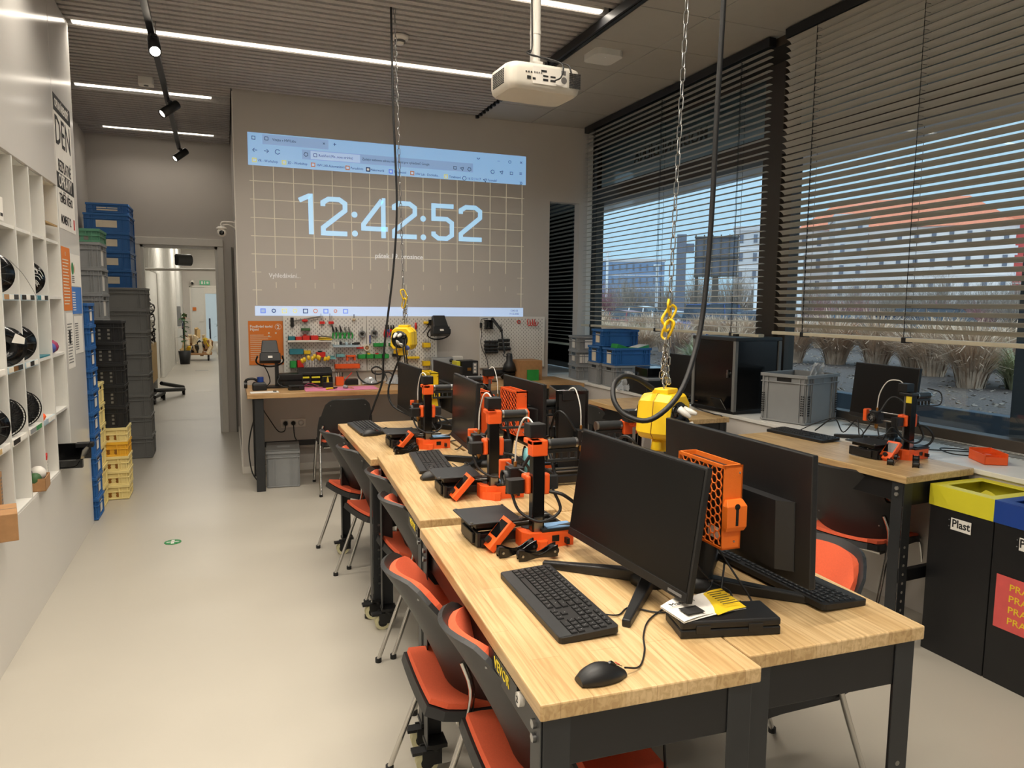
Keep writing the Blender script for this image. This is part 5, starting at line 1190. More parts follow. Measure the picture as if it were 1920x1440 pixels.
for x, k, r in ((.424, 'beam_ink', .016), (.622, 'beam_yellow', .018), (.817, 'beam_orange', .018), (1.011, 'beam_orange', .014)): ringp(x, 1.589, r, .008, '', 18).obj('task_icon', k, t)
text('12:42:52', .026, 'beam_ink', t, (2.93, YS-.001, 1.603), FRONT, .0003); text('19.12.2025', .026, 'beam_ink', t, (2.93, YS-.001, 1.57), FRONT, .0003)
# ================================================================ pegboards and what hangs on them
def pegboard(label, x0, x1):
    t = thing('pegboard', label, 'pegboard', ((x0+x1)/2, 7.44, 0), 0, 'white pegboards'); w = (x1-x0)/2
    B().box(-w, w, -.011, 0, .985, 1.541).obj('board', 'white_board', t, .003)
    b = B()
    for i in range(int((x1-x0-.03)/.02)):
        x = -w+.025+i*.02
        for j in range(13): z = 1.01+j*.04+(.02 if i % 2 else 0); b.box(x-.0028, x+.0028, -.0117, -.0108, z-.0075, z+.0075)
    stuff(b.obj('peg_slots', 'ink_grey', t)); 
    for s in (-1, 1): B().cyl((s*(w-.03), 0, 1.5), (s*(w-.03), .018, 1.5), .01, 8).obj('spacer', 'white_trim', t)
pegboard('left white pegboard with pliers, red bins and a brush rack', .505, 1.31)
pegboard('middle white pegboard behind the far yellow reel', 1.315, 2.05)
pegboard('right white pegboard with the clamp lamp and grey tool rolls', 2.525, 3.285)
BX = lambda X: .0221+X*.000894
BZ = lambda Y: 1.709-Y*.000873
CX = lambda X: 1.417+X*.001118
CZ = lambda Y: 1.709-Y*.001092
YB = 7.4285
def bin_(label, X0, X1, Y0, Y1, key, dep=.075, bx=BX, bz=BZ, name='peg_bin', grp='bins on the pegboard', fill=None):
    x0, x1, z1, z0 = bx(X0), bx(X1), bz(Y0), bz(Y1); t = thing(name, label, 'bin', ((x0+x1)/2, YB, z0), 0, grp); w = (x1-x0)/2; h = z1-z0
    B().box(-w, w, -dep, 0, 0, .004).box(-w, w, -dep, -dep+.004, 0, h).box(-w, w, -.004, 0, 0, h).box(-w, -w+.004, -dep, 0, 0, h).box(w-.004, w, -dep, 0, 0, h).obj('bin_body', key, t, .001)
    if fill: B().box(-w+.006, w-.006, -dep+.006, -.006, .004, h*.85).box(-w*.6, w*.2, -dep*.7, -dep*.4, h*.85, h*1.25).obj('contents', fill, t)
    return t
def shelf_(label, X0, X1, Y0, Y1, key, dep=.09, bx=BX, bz=BZ):
    x0, x1, z1, z0 = bx(X0), bx(X1), bz(Y0), bz(Y1); t = thing('peg_shelf', label, 'shelf', ((x0+x1)/2, YB, z0), 0, 'small shelves on the pegboard'); w = (x1-x0)/2
    B().box(-w, w, -dep, 0, 0, .006).box(-w, w, -.005, 0, 0, .03).obj('shelf_board', key, t, .001); B().box(-w, w, -dep, -dep+.004, .0061, .018).obj('front_lip', key, t); return t
bin_('teal bin at the left end of the upper bin row', 585, 655, 420, 470, 'teal'); bin_('first red bin of the upper row, right of the teal one', 662, 728, 425, 470, 'red_plastic'); bin_('second red bin of the upper row with a red cap inside', 732, 812, 412, 470, 'red_plastic', fill='red_fabric'); bin_('third red bin of the upper row by the yellow strip', 820, 902, 412, 470, 'red_plastic')
shelf_('pale shelf with yellow edge right of the red bins', 905, 1045, 440, 470, 'yellow_handle'); shelf_('white peg shelf under the upper bin row', 580, 1045, 470, 482, 'white_trim')
bin_('wide teal bin of the lower left row', 595, 742, 560, 620, 'teal'); bin_('yellow slotted bin beside the wide teal one', 745, 818, 580, 620, 'yellow_handle')
bin_('bright green bin left of the yellow screwdrivers', 598, 665, 695, 770, 'green_plastic'); bin_('red bin behind the yellow screwdriver handles', 672, 748, 690, 765, 'red_plastic')
bin_('small dark green tray high on the left pegboard', 725, 820, 330, 358, 'leaf_green', .06)
bin_('wide orange tray low on the left pegboard', 1078, 1352, 740, 792, 'orange_plastic', .07, name='peg_tray'); bin_('orange arch holder above the wide orange tray', 1205, 1310, 640, 662, 'orange_plastic', .05)
for k in (1207, 1290): tag(B().box(BX(k), BX(k+20), YB-.045, YB, BZ(700), BZ(662)).obj('holder_leg', 'orange_plastic'), 'short orange leg of the arch holder, %s side' % ('one' if k < 1250 else 'other'), 'holder')
shelf_('pale blue tray holding a row of small tools', 1065, 1345, 520, 545, 'frost_blue'); shelf_('pale teal caddy shelf in the middle of the left pegboard', 975, 1085, 615, 680, 'teal_light')
bin_('red and black tool caddy beside the pale teal caddy', 880, 975, 600, 660, 'red_plastic', fill='black_plastic'); bin_('pale teal tray with bits beside the caddy', 1095, 1185, 625, 660, 'teal_light', fill='steel')
for k, (a, c) in enumerate(((1332, 1415), (1425, 1505), (1515, 1600), (1605, 1680))): bin_(['first green bin of the low row on the pegboards, with grey clips', 'second green bin of the low row, with yellow bits', 'third green bin of the low row, with red ends', 'fourth green bin of the low row, half behind the hanging cable'][k], a, c, 632, 682, 'green_plastic', fill=['crate_grey', 'yellow_handle', 'red_plastic', 'leaf_green'][k])
for k, (a, c) in enumerate(((1512, 1650), (1690, 1770))): bin_(['long green tray on the middle pegboard', 'short green tray beside the far yellow reel'][k], a, c, 505, 545, 'green_plastic', name='peg_tray')
bin_('black comb rack low on the middle pegboard', 1730, 1850, 630, 665, 'black_plastic', .06)
for lab, a, c, d, e in (('upper yellow bin with bits on the middle pegboard', 420, 490, 405, 450), ('lower yellow bin with bits on the middle pegboard', 418, 495, 580, 625), ('yellow rack behind the far reel cables', 255, 385, 535, 555)):
    t = bin_(lab, a, c, d, e, 'yellow_plastic', .06, CX, CZ); q = B()
    for k in range(4): q.cyl((-.025+k*.016, -.03, .03), (-.025+k*.016, -.03, .085), .003, 6)
    stuff(q.obj('tool_bit', 'steel', t))
# long-handled tools
def hang(name, label, cat, grp, parts, x, z):
    t = thing(name, label, cat, (x, YB, z), 0, grp)
    for nm, b, key in parts: b.obj(nm, key, t)
    return t
hang('bar_clamp', 'grey bar clamp with a red handle across the top of the left pegboard', 'clamp', 'hanging tools', (('bar', B().at(0, -.02, 0, 0, 0, R(-10)).box(-.10, .17, -.005, .005, -.008, .008), 'steel'), ('jaw', B().box(-.115, -.085, -.028, -.01, -.07, .02), 'black_plastic'), ('grip', B().ball((.02, -.02, -.01), .032, 10, sz=.5), 'red_plastic')), BX(745), BZ(235))
for k, X in enumerate((952, 1048)): hang('red_hook', 'red tool hook at the top of the left pegboard, %s the pliers row' % ('farther from' if k == 0 else 'just above'), 'hook', 'red hooks', (('stem', B().box(-.012, -.007, -.012, -.008, -.03, .09).box(.007, .012, -.012, -.008, -.03, .07), 'steel'), ('block', B().box(-.024, .024, -.03, 0, -.012, .012), 'red_plastic')), BX(X), BZ(268))
hang('awl', 'small awl with a pale red handle at the top of the left pegboard', 'tool', 'hanging tools', (('blade', B().cyl((0, -.012, .01), (0, -.012, .05), .004, 6), 'ink'), ('handle', B().at(0, -.014, 0).lathe([(0, -.02), (.012, -.01), (.02, .004), (.0, .012)], 12), 'fabric_cream')), BX(1303), BZ(230))
for k, X in enumerate((1085, 1122, 1170, 1220, 1262)):
    bl = k in (0, 2)
    hang('pliers', '%s pair of green handled pliers in the row%s' % (['first', 'second', 'third', 'fourth', 'fifth'][k], ', with long black blades' if bl else ''), 'pliers', 'green handled pliers',
         (('jaw', B().at(0, -.014, 0, 0, 0, R(-12)).prism([(-.012, 0), (.012, 0), (.006, .006)], -.005, .005) if False else B().at(0, -.014, 0, 0, 0, R(-14)).frust((-.011, .011, -.006, .006), .03, (-.005, .005, -.004, .004), .10 if bl else .085), 'black_plastic' if bl or k == 1 else 'steel'),
          ('handle', B().tube([(-.004, -.014, .03), (-.018, -.016, .0), (-.014, -.016, -.035)], .008, 8, sub=3), 'green_plastic'), ('handle', B().tube([(.004, -.014, .03), (.02, -.016, .0), (.012, -.016, -.035)], .008, 8, sub=3), 'green_plastic'), ('joint', B().cyl((0, -.022, .03), (0, -.006, .03), .011, 10), 'steel')), BX(X), BZ(410))
for k, (X, Y) in enumerate(((1390, 400), (1527, 392))):
    hang('tape_ring', ['round tape measure ring left of the board joint', 'round tape measure ring right of the board joint'][k], 'tape', 'hanging tape rings', (('ring', B().at(0, -.02, 0, 0, R(90)).lathe([(.026, -.012), (.036, -.012), (.036, .012), (.026, .012), (.026, -.012)], 24), 'crate_grey'), ('hub', B().at(0, -.02, .004, 0, R(90)).lathe([(0, -.01), (.014, -.01), (.014, .01), (0, .01)], 14), 'ink'), ('hook', B().cyl((0, -.012, .03), (0, -.012, .07), .003, 6), 'ink')), BX(X), BZ(Y))
hang('tape_roll', 'roll of pale tape with a dark core under the blue marker', 'tape', 'hanging tape rings', (('roll', B().at(0, -.02, 0, 0, R(90)).lathe([(.02, -.014), (.034, -.014), (.034, .014), (.02, .014), (.02, -.014)], 24), 'paper_cream'), ('core', B().at(0, -.02, 0, 0, R(90)).lathe([(.0, -.01), (.019, -.01), (.019, .01), (0, .01)], 18), 'cardboard')), BX(1440), BZ(560))
hang('marker', 'blue marker pen hanging on the middle pegboard', 'pen', 'hanging tools', (('barrel', B().cyl((0, -.014, -.03), (0, -.014, .05), .007, 8), 'blue_print'), ('tip', B().cyl((0, -.014, -.045), (0, -.014, -.03), .005, 8, .007), 'steel')), BX(1478), BZ(470))
hang('red_scraper', 'small red scraper beside the pale tape roll', 'tool', 'hanging tools', (('grip', B().box(-.035, .035, -.022, -.006, -.008, .01), 'red_plastic'), ('edge', B().box(-.035, .035, -.018, -.012, -.016, -.008), 'steel')), BX(1365), BZ(560))
for k, (X, k1) in enumerate(((1660, 'red_plastic'), (1688, 'blue_print'), (1720, 'red_plastic'), (1748, 'black_plastic'))):
    hang('cutters', ['red handled cutters left of the far reel', 'blue handled cutters left of the far reel', 'second red handled cutters left of the far reel', 'black handled cutters just left of the far reel'][k], 'pliers', 'cutters beside the far reel', (('jaw', B().frust((-.01, .01, -.02, -.008), .02, (-.004, .004, -.018, -.01), .065), 'black_plastic'), ('handle', B().tube([(-.004, -.014, .02), (-.016, -.016, -.02), (-.012, -.016, -.06)], .008, 8, sub=3).tube([(.004, -.014, .02), (.016, -.016, -.02), (.012, -.016, -.06)], .008, 8, sub=3), k1)), BX(X), BZ(370))
hang('screwdriver', 'red screwdriver right of the far reel', 'screwdriver', 'hanging tools', (('shaft', B().cyl((0, -.014, .0), (0, -.014, -.10), .004, 6), 'steel'), ('handle', B().at(0, -.014, 0).lathe([(0, -.0), (.012, .005), (.014, .04), (.010, .07), (0, .074)], 12), 'red_plastic')), CX(360), CZ(280))
hang('glue_gun', 'black tape dispenser on a yellow bar at the top of the middle pegboard', 'tool', 'hanging tools', (('bar', B().cyl((-.075, -.02, 0), (.075, -.02, 0), .014, 12), 'yellow_plastic'), ('body', B().frust((-.035, .03, -.045, 0), -.025, (-.02, .02, -.04, -.004), .03), 'black_plastic'), ('lead', B().tube([(-.02, -.02, -.02), (-.05, -.015, -.07), (-.085, -.012, -.11)], .004, 6, sub=4), 'cable_black')), CX(500), CZ(215))
t = thing('tool_row', 'row of small steel tools lying on the pale blue tray', 'tools', (BX(1200), YB, BZ(520)), 0)
for k, (x, l, key) in enumerate(((-.10, .05, 'paper'), (-.075, .045, 'paper'), (-.05, .06, 'ink'), (-.02, .045, 'steel'), (.005, .05, 'frost_blue'), (.035, .04, 'steel'), (.075, .03, 'ink'))): B().box(x-.01, x+.012, -.06, -.03, .001, l*.55).obj('small_tool', key, t, .002)
B().cyl((.085, -.045, .012), (.14, -.045, .014), .014, 12).obj('torch', 'black_plastic', t)
t = thing('work_cloth', 'grey wrench set lying on the yellow edged shelf', 'tool', (BX(960), YB-.05, BZ(440)), 0); B().at(0, 0, .01, 0, 0, R(8)).box(-.06, .08, -.012, .012, 0, .014).cyl((-.06, 0, .007), (-.03, 0, .007), .016, 10).obj('wrench', 'steel', t)
# clamp lamp, tool rolls, hooks on the right board
t = thing('clamp_lamp', 'grey clamp lamp with a bell shade hanging over the right pegboard', 'lamp', (0, 0, 0), 0)
P = [(CX(1075), 7.40, CZ(165)), (CX(1165), 7.33, CZ(285))]
B().box(CX(1030), CX(1110), 7.36, 7.428, CZ(278), CZ(270)).box(CX(1030), CX(1110), 7.36, 7.428, CZ(195), CZ(187)).box(CX(1035), CX(1048), 7.37, 7.428, CZ(278), CZ(187)).box(CX(1092), CX(1106), 7.37, 7.428, CZ(278), CZ(187)).box(CX(1055), CX(1085), 7.38, 7.42, CZ(258), CZ(205)).obj('clamp', 'black_plastic', t, .002)
B().cyl((CX(1085), 7.36, CZ(170)), (CX(1165), 7.30, CZ(290)), .012, 8).cyl((CX(1098), 7.36, CZ(165)), (CX(1178), 7.30, CZ(285)), .006, 6).obj('upper_arm', 'black_metal_grey', t)
B().cyl((CX(1168), 7.30, CZ(285)), (CX(1188), 7.26, CZ(505)), .011, 8).obj('lower_arm', 'black_metal_grey', t)
B().cyl((CX(1150), 7.30, CZ(288)), (CX(1178), 7.29, CZ(282)), .016, 10).tube([(CX(1160), 7.29, CZ(230)), (CX(1152), 7.29, CZ(250)), (CX(1168), 7.29, CZ(262)), (CX(1170), 7.29, CZ(235))], .004, 6, closed=True).obj('elbow', 'black_plastic', t)
b = B(); b.M = Matrix.Translation((CX(1225), 7.22, CZ(560))); b.lathe([(0, .06), (.028, .055), (.032, .03), (.034, -.02), (.06, -.06), (.078, -.13), (.074, -.13), (.056, -.058), (.03, -.015), (0, -.01)], 24); b.obj('shade', 'black_metal_grey', t)
B().tube([(CX(1190), 7.25, CZ(505)), (CX(1165), 7.23, CZ(530)), (CX(1200), 7.22, CZ(540))], .004, 6, sub=4).tube([(CX(1215), 7.22, CZ(508)), (CX(1240), 7.23, CZ(520)), (CX(1238), 7.22, CZ(540))], .004, 6, sub=4).obj('yoke', 'black_metal', t)
B().tube([(CX(1060), 7.40, CZ(175)), (CX(1005), 7.40, CZ(180)), (CX(990), 7.40, CZ(215)), (CX(1000), 7.40, CZ(330)), (CX(990), 7.40, CZ(400)), (CX(1010), 7.40, CZ(480)), (CX(1050), 7.40, CZ(560)), (CX(1060), 7.38, CZ(640)), (CX(1040), 7.3, CZ(700))], .004, 6, sub=5).obj('lamp_cable', 'cable_black', t)
B().box(CX(985), CX(1000), 7.38, 7.42, CZ(265), CZ(215)).obj('cable_switch', 'black_plastic', t, .003)
for k, (a, c, y) in enumerate(((1030, 1165, 405), (1025, 1165, 440), (1028, 1160, 472), (1035, 1165, 502), (1170, 1285, 390), (1180, 1285, 430), (1175, 1295, 475))):
    z = CZ(y); x0, x1 = CX(a), CX(c); t = thing('tool_roll', 'dark grey tool roll, %s' % (['uppermost on the left of the lamp arm', 'second down on the left of the lamp arm', 'third down on the left of the lamp arm', 'lowest on the left of the lamp arm', 'uppermost on the right of the lamp arm', 'blackest, middle right of the lamp arm', 'lowest on the right of the lamp arm'][k]), 'tool roll', ((x0+x1)/2, YB, z), 0, 'grey rolls on the pegboard'); w = (x1-x0)/2
    B().cyl((-w, -.03, 0), (w, -.03, 0), .017, 10).obj('roll', 'black_plastic' if k == 5 else 'black_metal_grey', t); B().cyl((-w*.3, -.03, 0), (-w*.2, -.03, 0), .0185, 10).cyl((w*.5, -.03, 0), (w*.6, -.03, 0), .0185, 10).obj('strap', 'ink', t)
t = thing('red_ring', 'small red ring gauge on the right pegboard', 'tool', (CX(1390), YB, CZ(207)), 0); B().at(0, -.006, 0, 0, R(90)).lathe([(.015, -.004), (.021, -.004), (.021, .004), (.015, .004), (.015, -.004)], 20).obj('ring', 'red_plastic', t); B().box(-.003, .003, -.012, -.004, -.018, .014).obj('pointer', 'ink_grey', t)
for k, X in enumerate((1482, 1508, 1535, 1558)): tag(B().tube([(CX(X), YB-.006, CZ(180)), (CX(X), YB-.008, CZ(225)), (CX(X+12), YB-.02, CZ(245)), (CX(X+26), YB-.03, CZ(225)), (CX(X+28), YB-.03, CZ(205))], .004, 6, sub=4).obj('red_hook', 'red_plastic'), 'thin red hook at the right end of the pegboards, %s of four' % ['first', 'second', 'third', 'last'][k], 'hook', 'thin red hooks')
# orange notice on the wall
t = thing('notice', 'orange rules notice with a white number two on the wall left of the pegboards', 'notice', (.345, 7.458, 0), 0)
B().box(-.16, .16, -.002, 0, 1.065, 1.49).obj('sheet', 'poster_orange', t)
text('Používání tavicí', .034, 'paper', t, (-.145, -.0025, 1.437), FRONT, .0003, align='LEFT', off=.0008); text('Pájení', .034, 'paper', t, (-.145, -.0025, 1.407), FRONT, .0003, align='LEFT', off=.0008)
text('2', .055, 'paper', t, (.115, -.0025, 1.43), FRONT, .0003, off=.001); B().at(.115, -.0023, 1.433, 0, R(90)).lathe([(.027, -.0004), (.030, -.0004), (.030, .0004), (.027, .0004), (.027, -.0004)], 24).obj('number_ring', 'paper', t)
b = B()
for k in range(14): b.box(-.145, -.02+.1*((k*37) % 10)/10, -.0028, -.002, 1.352-k*.0185, 1.356-k*.0185)
b.box(.02, .035, -.0028, -.002, 1.365, 1.38).box(.085, .10, -.0028, -.002, 1.365, 1.38).box(.02, .035, -.0028, -.002, 1.335, 1.35); stuff(b.obj('printed_lines', 'paper_cream', t))
B().box(.12, .15, -.0028, -.002, 1.085, 1.115).obj('corner_mark', 'paper', t)
# ================================================================ on and under the wall desk
DZ = .8725
t = thing('paper_sheet', 'white sheet with a small black pen on the left end of the desk', 'paper', (.29, 6.80, DZ), R(2)); B().box(-.12, .12, -.07, .07, 0, .001).obj('sheet', 'paper', t); B().cyl((.075, .02, .005), (.10, .0, .005), .004, 8).obj('pen', 'ink', t)
def work_lamp(label, x, y, z, base, sc=1., rz=0):
    t = thing('work_light', label, 'work light', (x, y, z), rz, 'black work lights')
    b = B(); b.M = Matrix.Translation((0, -.05, .30)) @ Matrix.Rotation(R(-18), 4, 'X'); b.frust((-.095, .095, -.05, .05), -.06, (-.09, .09, -.05, .05), .02).frust((-.08, .08, -.045, .05), .02, (-.065, .065, -.01, .04), .15); b.obj('lamp_head', 'black_plastic', t, .006)
    b = B(); b.M = Matrix.Translation((0, -.05, .30)) @ Matrix.Rotation(R(-18), 4, 'X'); b.box(-.02, .02, -.0525, -.0495, -.03, -.01); b.obj('label', 'paper', t)
    B().tube([(-.11, -.05, .30), (-.12, .0, .24), (-.05, .03, .2), (.05, .03, .2), (.12, .0, .24), (.11, -.05, .30)], .008, 6, sub=3).obj('yoke', 'black_metal', t)
    if base: B().box(.045, .08, .02, .05, .0, .30).obj('post', 'black_metal_grey', t); B().box(-.06, .16, -.08, .10, 0, .012).obj('foot', 'black_metal', t); B().tube([(-.06, -.02, .22), (-.02, .0, .14), (.0, .05, .05), (-.03, .05, .01)], .005, 6, sub=4).obj('lead', 'cable_black', t)
    return t
work_lamp('black work light on a post before the orange notice', .36, 7.17, DZ, True)
t = thing('charger_box', 'black box with a blue cup on top at the left end of the desk', 'box', (.255, 6.98, DZ), R(3)); B().box(-.06, .06, -.05, .05, 0, .055).obj('lower_box', 'black_plastic', t, .006); B().frust((-.06, .06, -.05, .05), .055, (-.045, .045, -.04, .04), .075).obj('upper_box', 'black_plastic', t, .003); B().cyl((.01, 0, .075), (.01, 0, .12), .028, 16).obj('cup', 'blue_bin', t)
t = thing('headphones', 'black headset lying at the far left of the desk', 'headset', (.20, 7.15, DZ), 0); B().tube([(-.06, 0, .03), (-.05, 0, .08), (.02, .0, .085), (.06, 0, .04)], .012, 8, sub=4).obj('band', 'black_plastic', t); B().cyl((-.075, 0, .035), (-.045, 0, .035), .034, 14).cyl((.045, 0, .035), (.075, 0, .035), .034, 14).obj('ear_cup', 'black_gloss', t)
t = thing('equipment_case', 'black equipment case behind the cables, left of the screwdriver organizer', 'case', (.54, 7.20, DZ), 0); B().box(-.11, .11, -.09, .09, 0, .125).obj('casing', 'black_plastic', t, .004); B().box(-.10, .10, -.0915, -.09, .06, .075).box(-.08, -.06, -.0915, -.09, .02, .05).obj('front_detail', 'black_gloss', t); B().tube([(-.10, -.1, .11), (-.12, -.14, .05), (-.05, -.16, .012), (.05, -.15, .01)], .006, 6, sub=4).obj('lead', 'cable_black', t)
t = thing('tool_organizer', 'black drawer organizer with yellow labels under the yellow handled screwdrivers', 'organizer', (.77, 7.20, DZ), 0); B().box(-.155, .155, -.08, .08, 0, .135).obj('body', 'black_plastic', t, .003); B().frust((-.16, .16, -.08, .08), .135, (-.15, .15, -.02, .08), .175).obj('top_rack', 'black_plastic', t, .002)
for k in range(3): 
    for j in range(2): q = B().box(-.145+k*.10, -.052+k*.10, -.084, -.0802, .075-j*.045, .115-j*.045).obj('drawer', 'black_gloss', t, .001); B().box(-.138+k*.10, -.06+k*.10, -.0855, -.0842, .083-j*.045, .10-j*.045).obj('drawer_label', 'yellow_bin' if not (j == 1 and k != 1) else 'ink_grey', q)
for k, (x, z, tl) in enumerate(((-.07, .02, -.25), (-.045, .05, -.1), (-.03, .035, .1), (0, .07, 0), (.02, .06, .12), (.04, .04, .05), (.07, .03, .3), (-.085, 0, -.3), (.095, .045, .35))):
    g = thing('screwdriver', 'yellow handled screwdriver, %s in the organizer rack' % ['second from the left', 'third from the left', 'fourth from the left', 'fifth, standing tallest', 'sixth from the left', 'seventh from the left', 'eighth, leaning right,', 'leftmost, leaning left,', 'rightmost, leaning right,'][k], 'screwdriver', (.77+x, 7.19, DZ+.15+z*.5), 0, 'yellow handled screwdrivers')
    B().at(0, 0, 0, 0, 0, tl).cyl((0, 0, 0), (0, 0, .08), .0035, 6).obj('shaft', 'steel', g); B().at(0, 0, 0, 0, 0, tl).lathe([(0, .075), (.012, .078), (.016, .10), (.013, .118), (0, .122)], 12).obj('handle', 'yellow_handle', g)
t = thing('multimeter', 'small black meter with thin leads in front of the equipment case', 'meter', (.57, 6.90, DZ), R(8)); B().box(-.07, .07, -.03, .03, 0, .045).obj('casing', 'black_plastic', t, .006); B().box(-.05, .02, -.0312, -.03, .015, .035).obj('display', 'black_gloss', t); B().tube([(.07, 0, .02), (.12, .03, .03), (.2, .0, .012), (.25, .02, .006)], .003, 6, sub=5).tube([(.07, .01, .03), (.14, .06, .05), (.22, .05, .02)], .003, 6, sub=5).obj('test_lead', 'burgundy', t)
tag(B().box(.64, 1.30, 6.74, 7.04, DZ, DZ+.003).obj('cutting_mat', 'pink_mat'), 'pink work mat on the desk', 'mat')
t = thing('sensor_box', 'small black box with yellow tools inside on the pink mat', 'box', (.865, 7.0, DZ+.0035), 0); B().box(-.045, .045, -.04, .04, 0, .05).box(-.045, -.04, -.04, .04, .05, .10).box(.04, .045, -.04, .04, .05, .10).box(-.045, .045, .035, .04, .05, .10).obj('body', 'black_plastic', t, .002); B().frust((-.012, .012, -.02, .0), .05, (-.004, .004, -.012, -.008), .10).obj('cutter', 'yellow_handle', t)
t = thing('pliers', 'yellow and black pliers lying on the pink mat', 'pliers', (.875, 6.82, DZ+.0035), R(20)); B().tube([(-.05, -.01, .008), (-.02, .004, .01), (.02, .0, .01)], .008, 8, sub=3).obj('handle', 'yellow_handle', t); B().tube([(-.045, .02, .008), (-.02, .01, .01), (.02, .0, .01)], .008, 8, sub=3).obj('handle', 'yellow_handle', t); B().cyl((.015, 0, .01), (.07, .02, .01), .01, 8, .004).obj('jaw', 'black_plastic', t)
t = thing('heat_tool', 'small grey brass-tipped tool lying on the pink mat', 'tool', (1.02, 6.85, DZ+.0035), R(-30)); B().cyl((-.03, 0, .018), (.01, 0, .014), .018, 10, .012).obj('body', 'crate_grey', t); B().cyl((.01, 0, .012), (.07, 0, .006), .004, 6).obj('tip', 'brass', t)
t = thing('pencil_cup', 'orange square cup of pens and a red stick on the desk', 'cup', (1.0, 7.18, DZ), 0); w = .038; b = B().box(-w, w, -w, -w+.003, 0, .085).box(-w, w, w-.003, w, 0, .085).box(-w, -w+.003, -w, w, 0, .085).box(w-.003, w, -w, w, 0, .085).box(-w, w, -w, w, 0, .003).obj('cup_body', 'orange_plastic', t, .001)
for k, (x, a, l, key) in enumerate(((-.02, -.1, .12, 'paper'), (-.005, -.05, .115, 'paper_cream'), (.005, .05, .13, 'steel'), (.02, .1, .12, 'ink'), (.012, .75, .16, 'red_plastic'))): B().at(x, 0, .005, 0, 0, a).cyl((0, 0, .0 if k < 4 else .05), (0, 0, l), .004 if k < 4 else .005, 6).obj('pen', key, t)
t = thing('black_tray', 'low black box right of the orange pencil cup', 'box', (1.12, 7.22, DZ), 0); B().box(-.06, .06, -.05, .05, 0, .055).obj('body', 'black_plastic', t, .004); B().box(.062, .085, -.03, .03, .0, .05).obj('side_card', 'paper', t)
b = B(); b.tube([(1.18, 7.25, 1.0), (1.20, 7.2, .93), (1.26, 7.14, .885), (1.34, 7.13, .882), (1.41, 7.16, .905), (1.45, 7.22, .96), (1.44, 7.24, 1.0), (1.38, 7.25, 1.04), (1.33, 7.25, 1.02), (1.34, 7.24, .98), (1.40, 7.24, .965), (1.49, 7.23, .985), (1.56, 7.2, .94), (1.66, 7.2, .91)], .008, 8, sub=5); tag(b.obj('cable_coil', 'cable_black'), 'thick black cable sprawling in curls along the back of the desk', 'cable')
b = B().tube([(1.36, 7.24, 1.0), (1.355, 7.2, .93), (1.37, 7.2, .88)], .005, 6, sub=4).tube([(1.45, 7.22, .98), (1.47, 7.2, .93), (1.46, 7.18, .90)], .005, 6, sub=4); tag(b.obj('cable_tie', 'cable_black'), 'short cable ends inside the black cable curls', 'cable')
for k, (x, y, s, lab) in enumerate(((1.30, 7.20, 1.0, 'clear plastic bag of bits inside the black cable curls'), (1.55, 7.16, 1.25, 'clear plastic bag right of the black cable curls'), (1.72, 7.18, 1.1, 'clear plastic bag nearest the dark far monitor'))):
    random.seed(40+k); t = thing('plastic_bag', lab, 'bag', (x, y, DZ), 0, 'clear bags on the desk')
    b = B(); b.sheet(lambda u, v: ((u-.5)*.16*s+random.uniform(-.008, .008), (v-.5)*.12+random.uniform(-.008, .008), .004+.065*s*math.sin(PI*u)*math.sin(PI*v)+random.uniform(0, .012)), 9, 7, .001, sm=False); b.obj('film', 'bag_film', t)
    b = B()
    for q in range(7): b.cyl((random.uniform(-.05, .05), random.uniform(-.03, .03), .008), (random.uniform(-.05, .05), random.uniform(-.03, .03), .03), .008, 8)
    stuff(b.obj('contents', 'steel' if k < 2 else 'black_metal_grey', t))
t = thing('socket_panel', 'grey bench power panel with round sockets behind the far monitors', 'power panel', (2.08, 7.32, DZ), 0); B().frust((-.12, .12, -.06, .09), 0, (-.12, .12, .02, .09), .24).obj('panel_body', 'crate_grey', t, .004)
b = B()
for x in (-.055, -.02, .03, .07): b.M = Matrix.Translation((x, -.02, .16)) @ Matrix.Rotation(R(72), 4, 'X'); b.lathe([(0, .012), (.015, .012), (.019, .018), (.019, 0), (0, 0)], 16)
b.obj('socket', 'white_trim', t)
b = B()
for x in (.03, .07, .075): b.M = Matrix.Translation((x, -.04, .165 if x < .074 else .21)) @ Matrix.Rotation(R(72), 4, 'X'); b.lathe([(0, .03), (.016, .03), (.018, 0), (0, 0)], 12)
b.obj('plug', 'black_plastic', t)
B().tube([(.03, -.06, .15), (.0, -.09, .08), (-.02, -.08, .0)], .005, 6, sub=4).tube([(.07, -.06, .15), (.05, -.1, .08), (.04, -.08, .0)], .005, 6, sub=4).tube([(-.1, -.05, .17), (-.04, -.08, .05), (-.02, -.1, .0)], .005, 6, sub=4).obj('lead', 'cable_black', t)
work_lamp('black work light standing on the grey bench power panel', 2.04, 7.34, DZ+.235, False, rz=R(4))
t = thing('wall_socket_box', 'white wall box with a small dark display right of the second work light', 'socket box', (2.27, 7.458, 1.06), 0); B().box(-.06, .06, -.06, 0, -.06, .06).obj('casing', 'white_trim', t, .01); B().box(-.015, .02, -.062, -.0602, -.02, .012).obj('display', 'ink', t)
t = thing('soldering_station', 'black soldering station with a yellow side and grey keypad', 'station', (2.30, 7.18, DZ), R(4)); B().box(-.09, .09, -.09, .09, .0, .22).obj('casing', 'black_plastic', t, .004); B().box(-.14, -.10, -.07, .07, 0, .215).obj('yellow_unit', 'yellow_bin', t, .003); B().box(.03, .075, -.092, -.09, .09, .20).obj('keypad', 'crate_grey', t, .001)
for k in range(3): B().cyl((.052, -.096, .11+k*.035), (.052, -.091, .11+k*.035), .012, 12).obj('key', 'white_trim', t)
B().box(-.03, .01, -.0925, -.09, .12, .15).obj('display', 'brass', t)
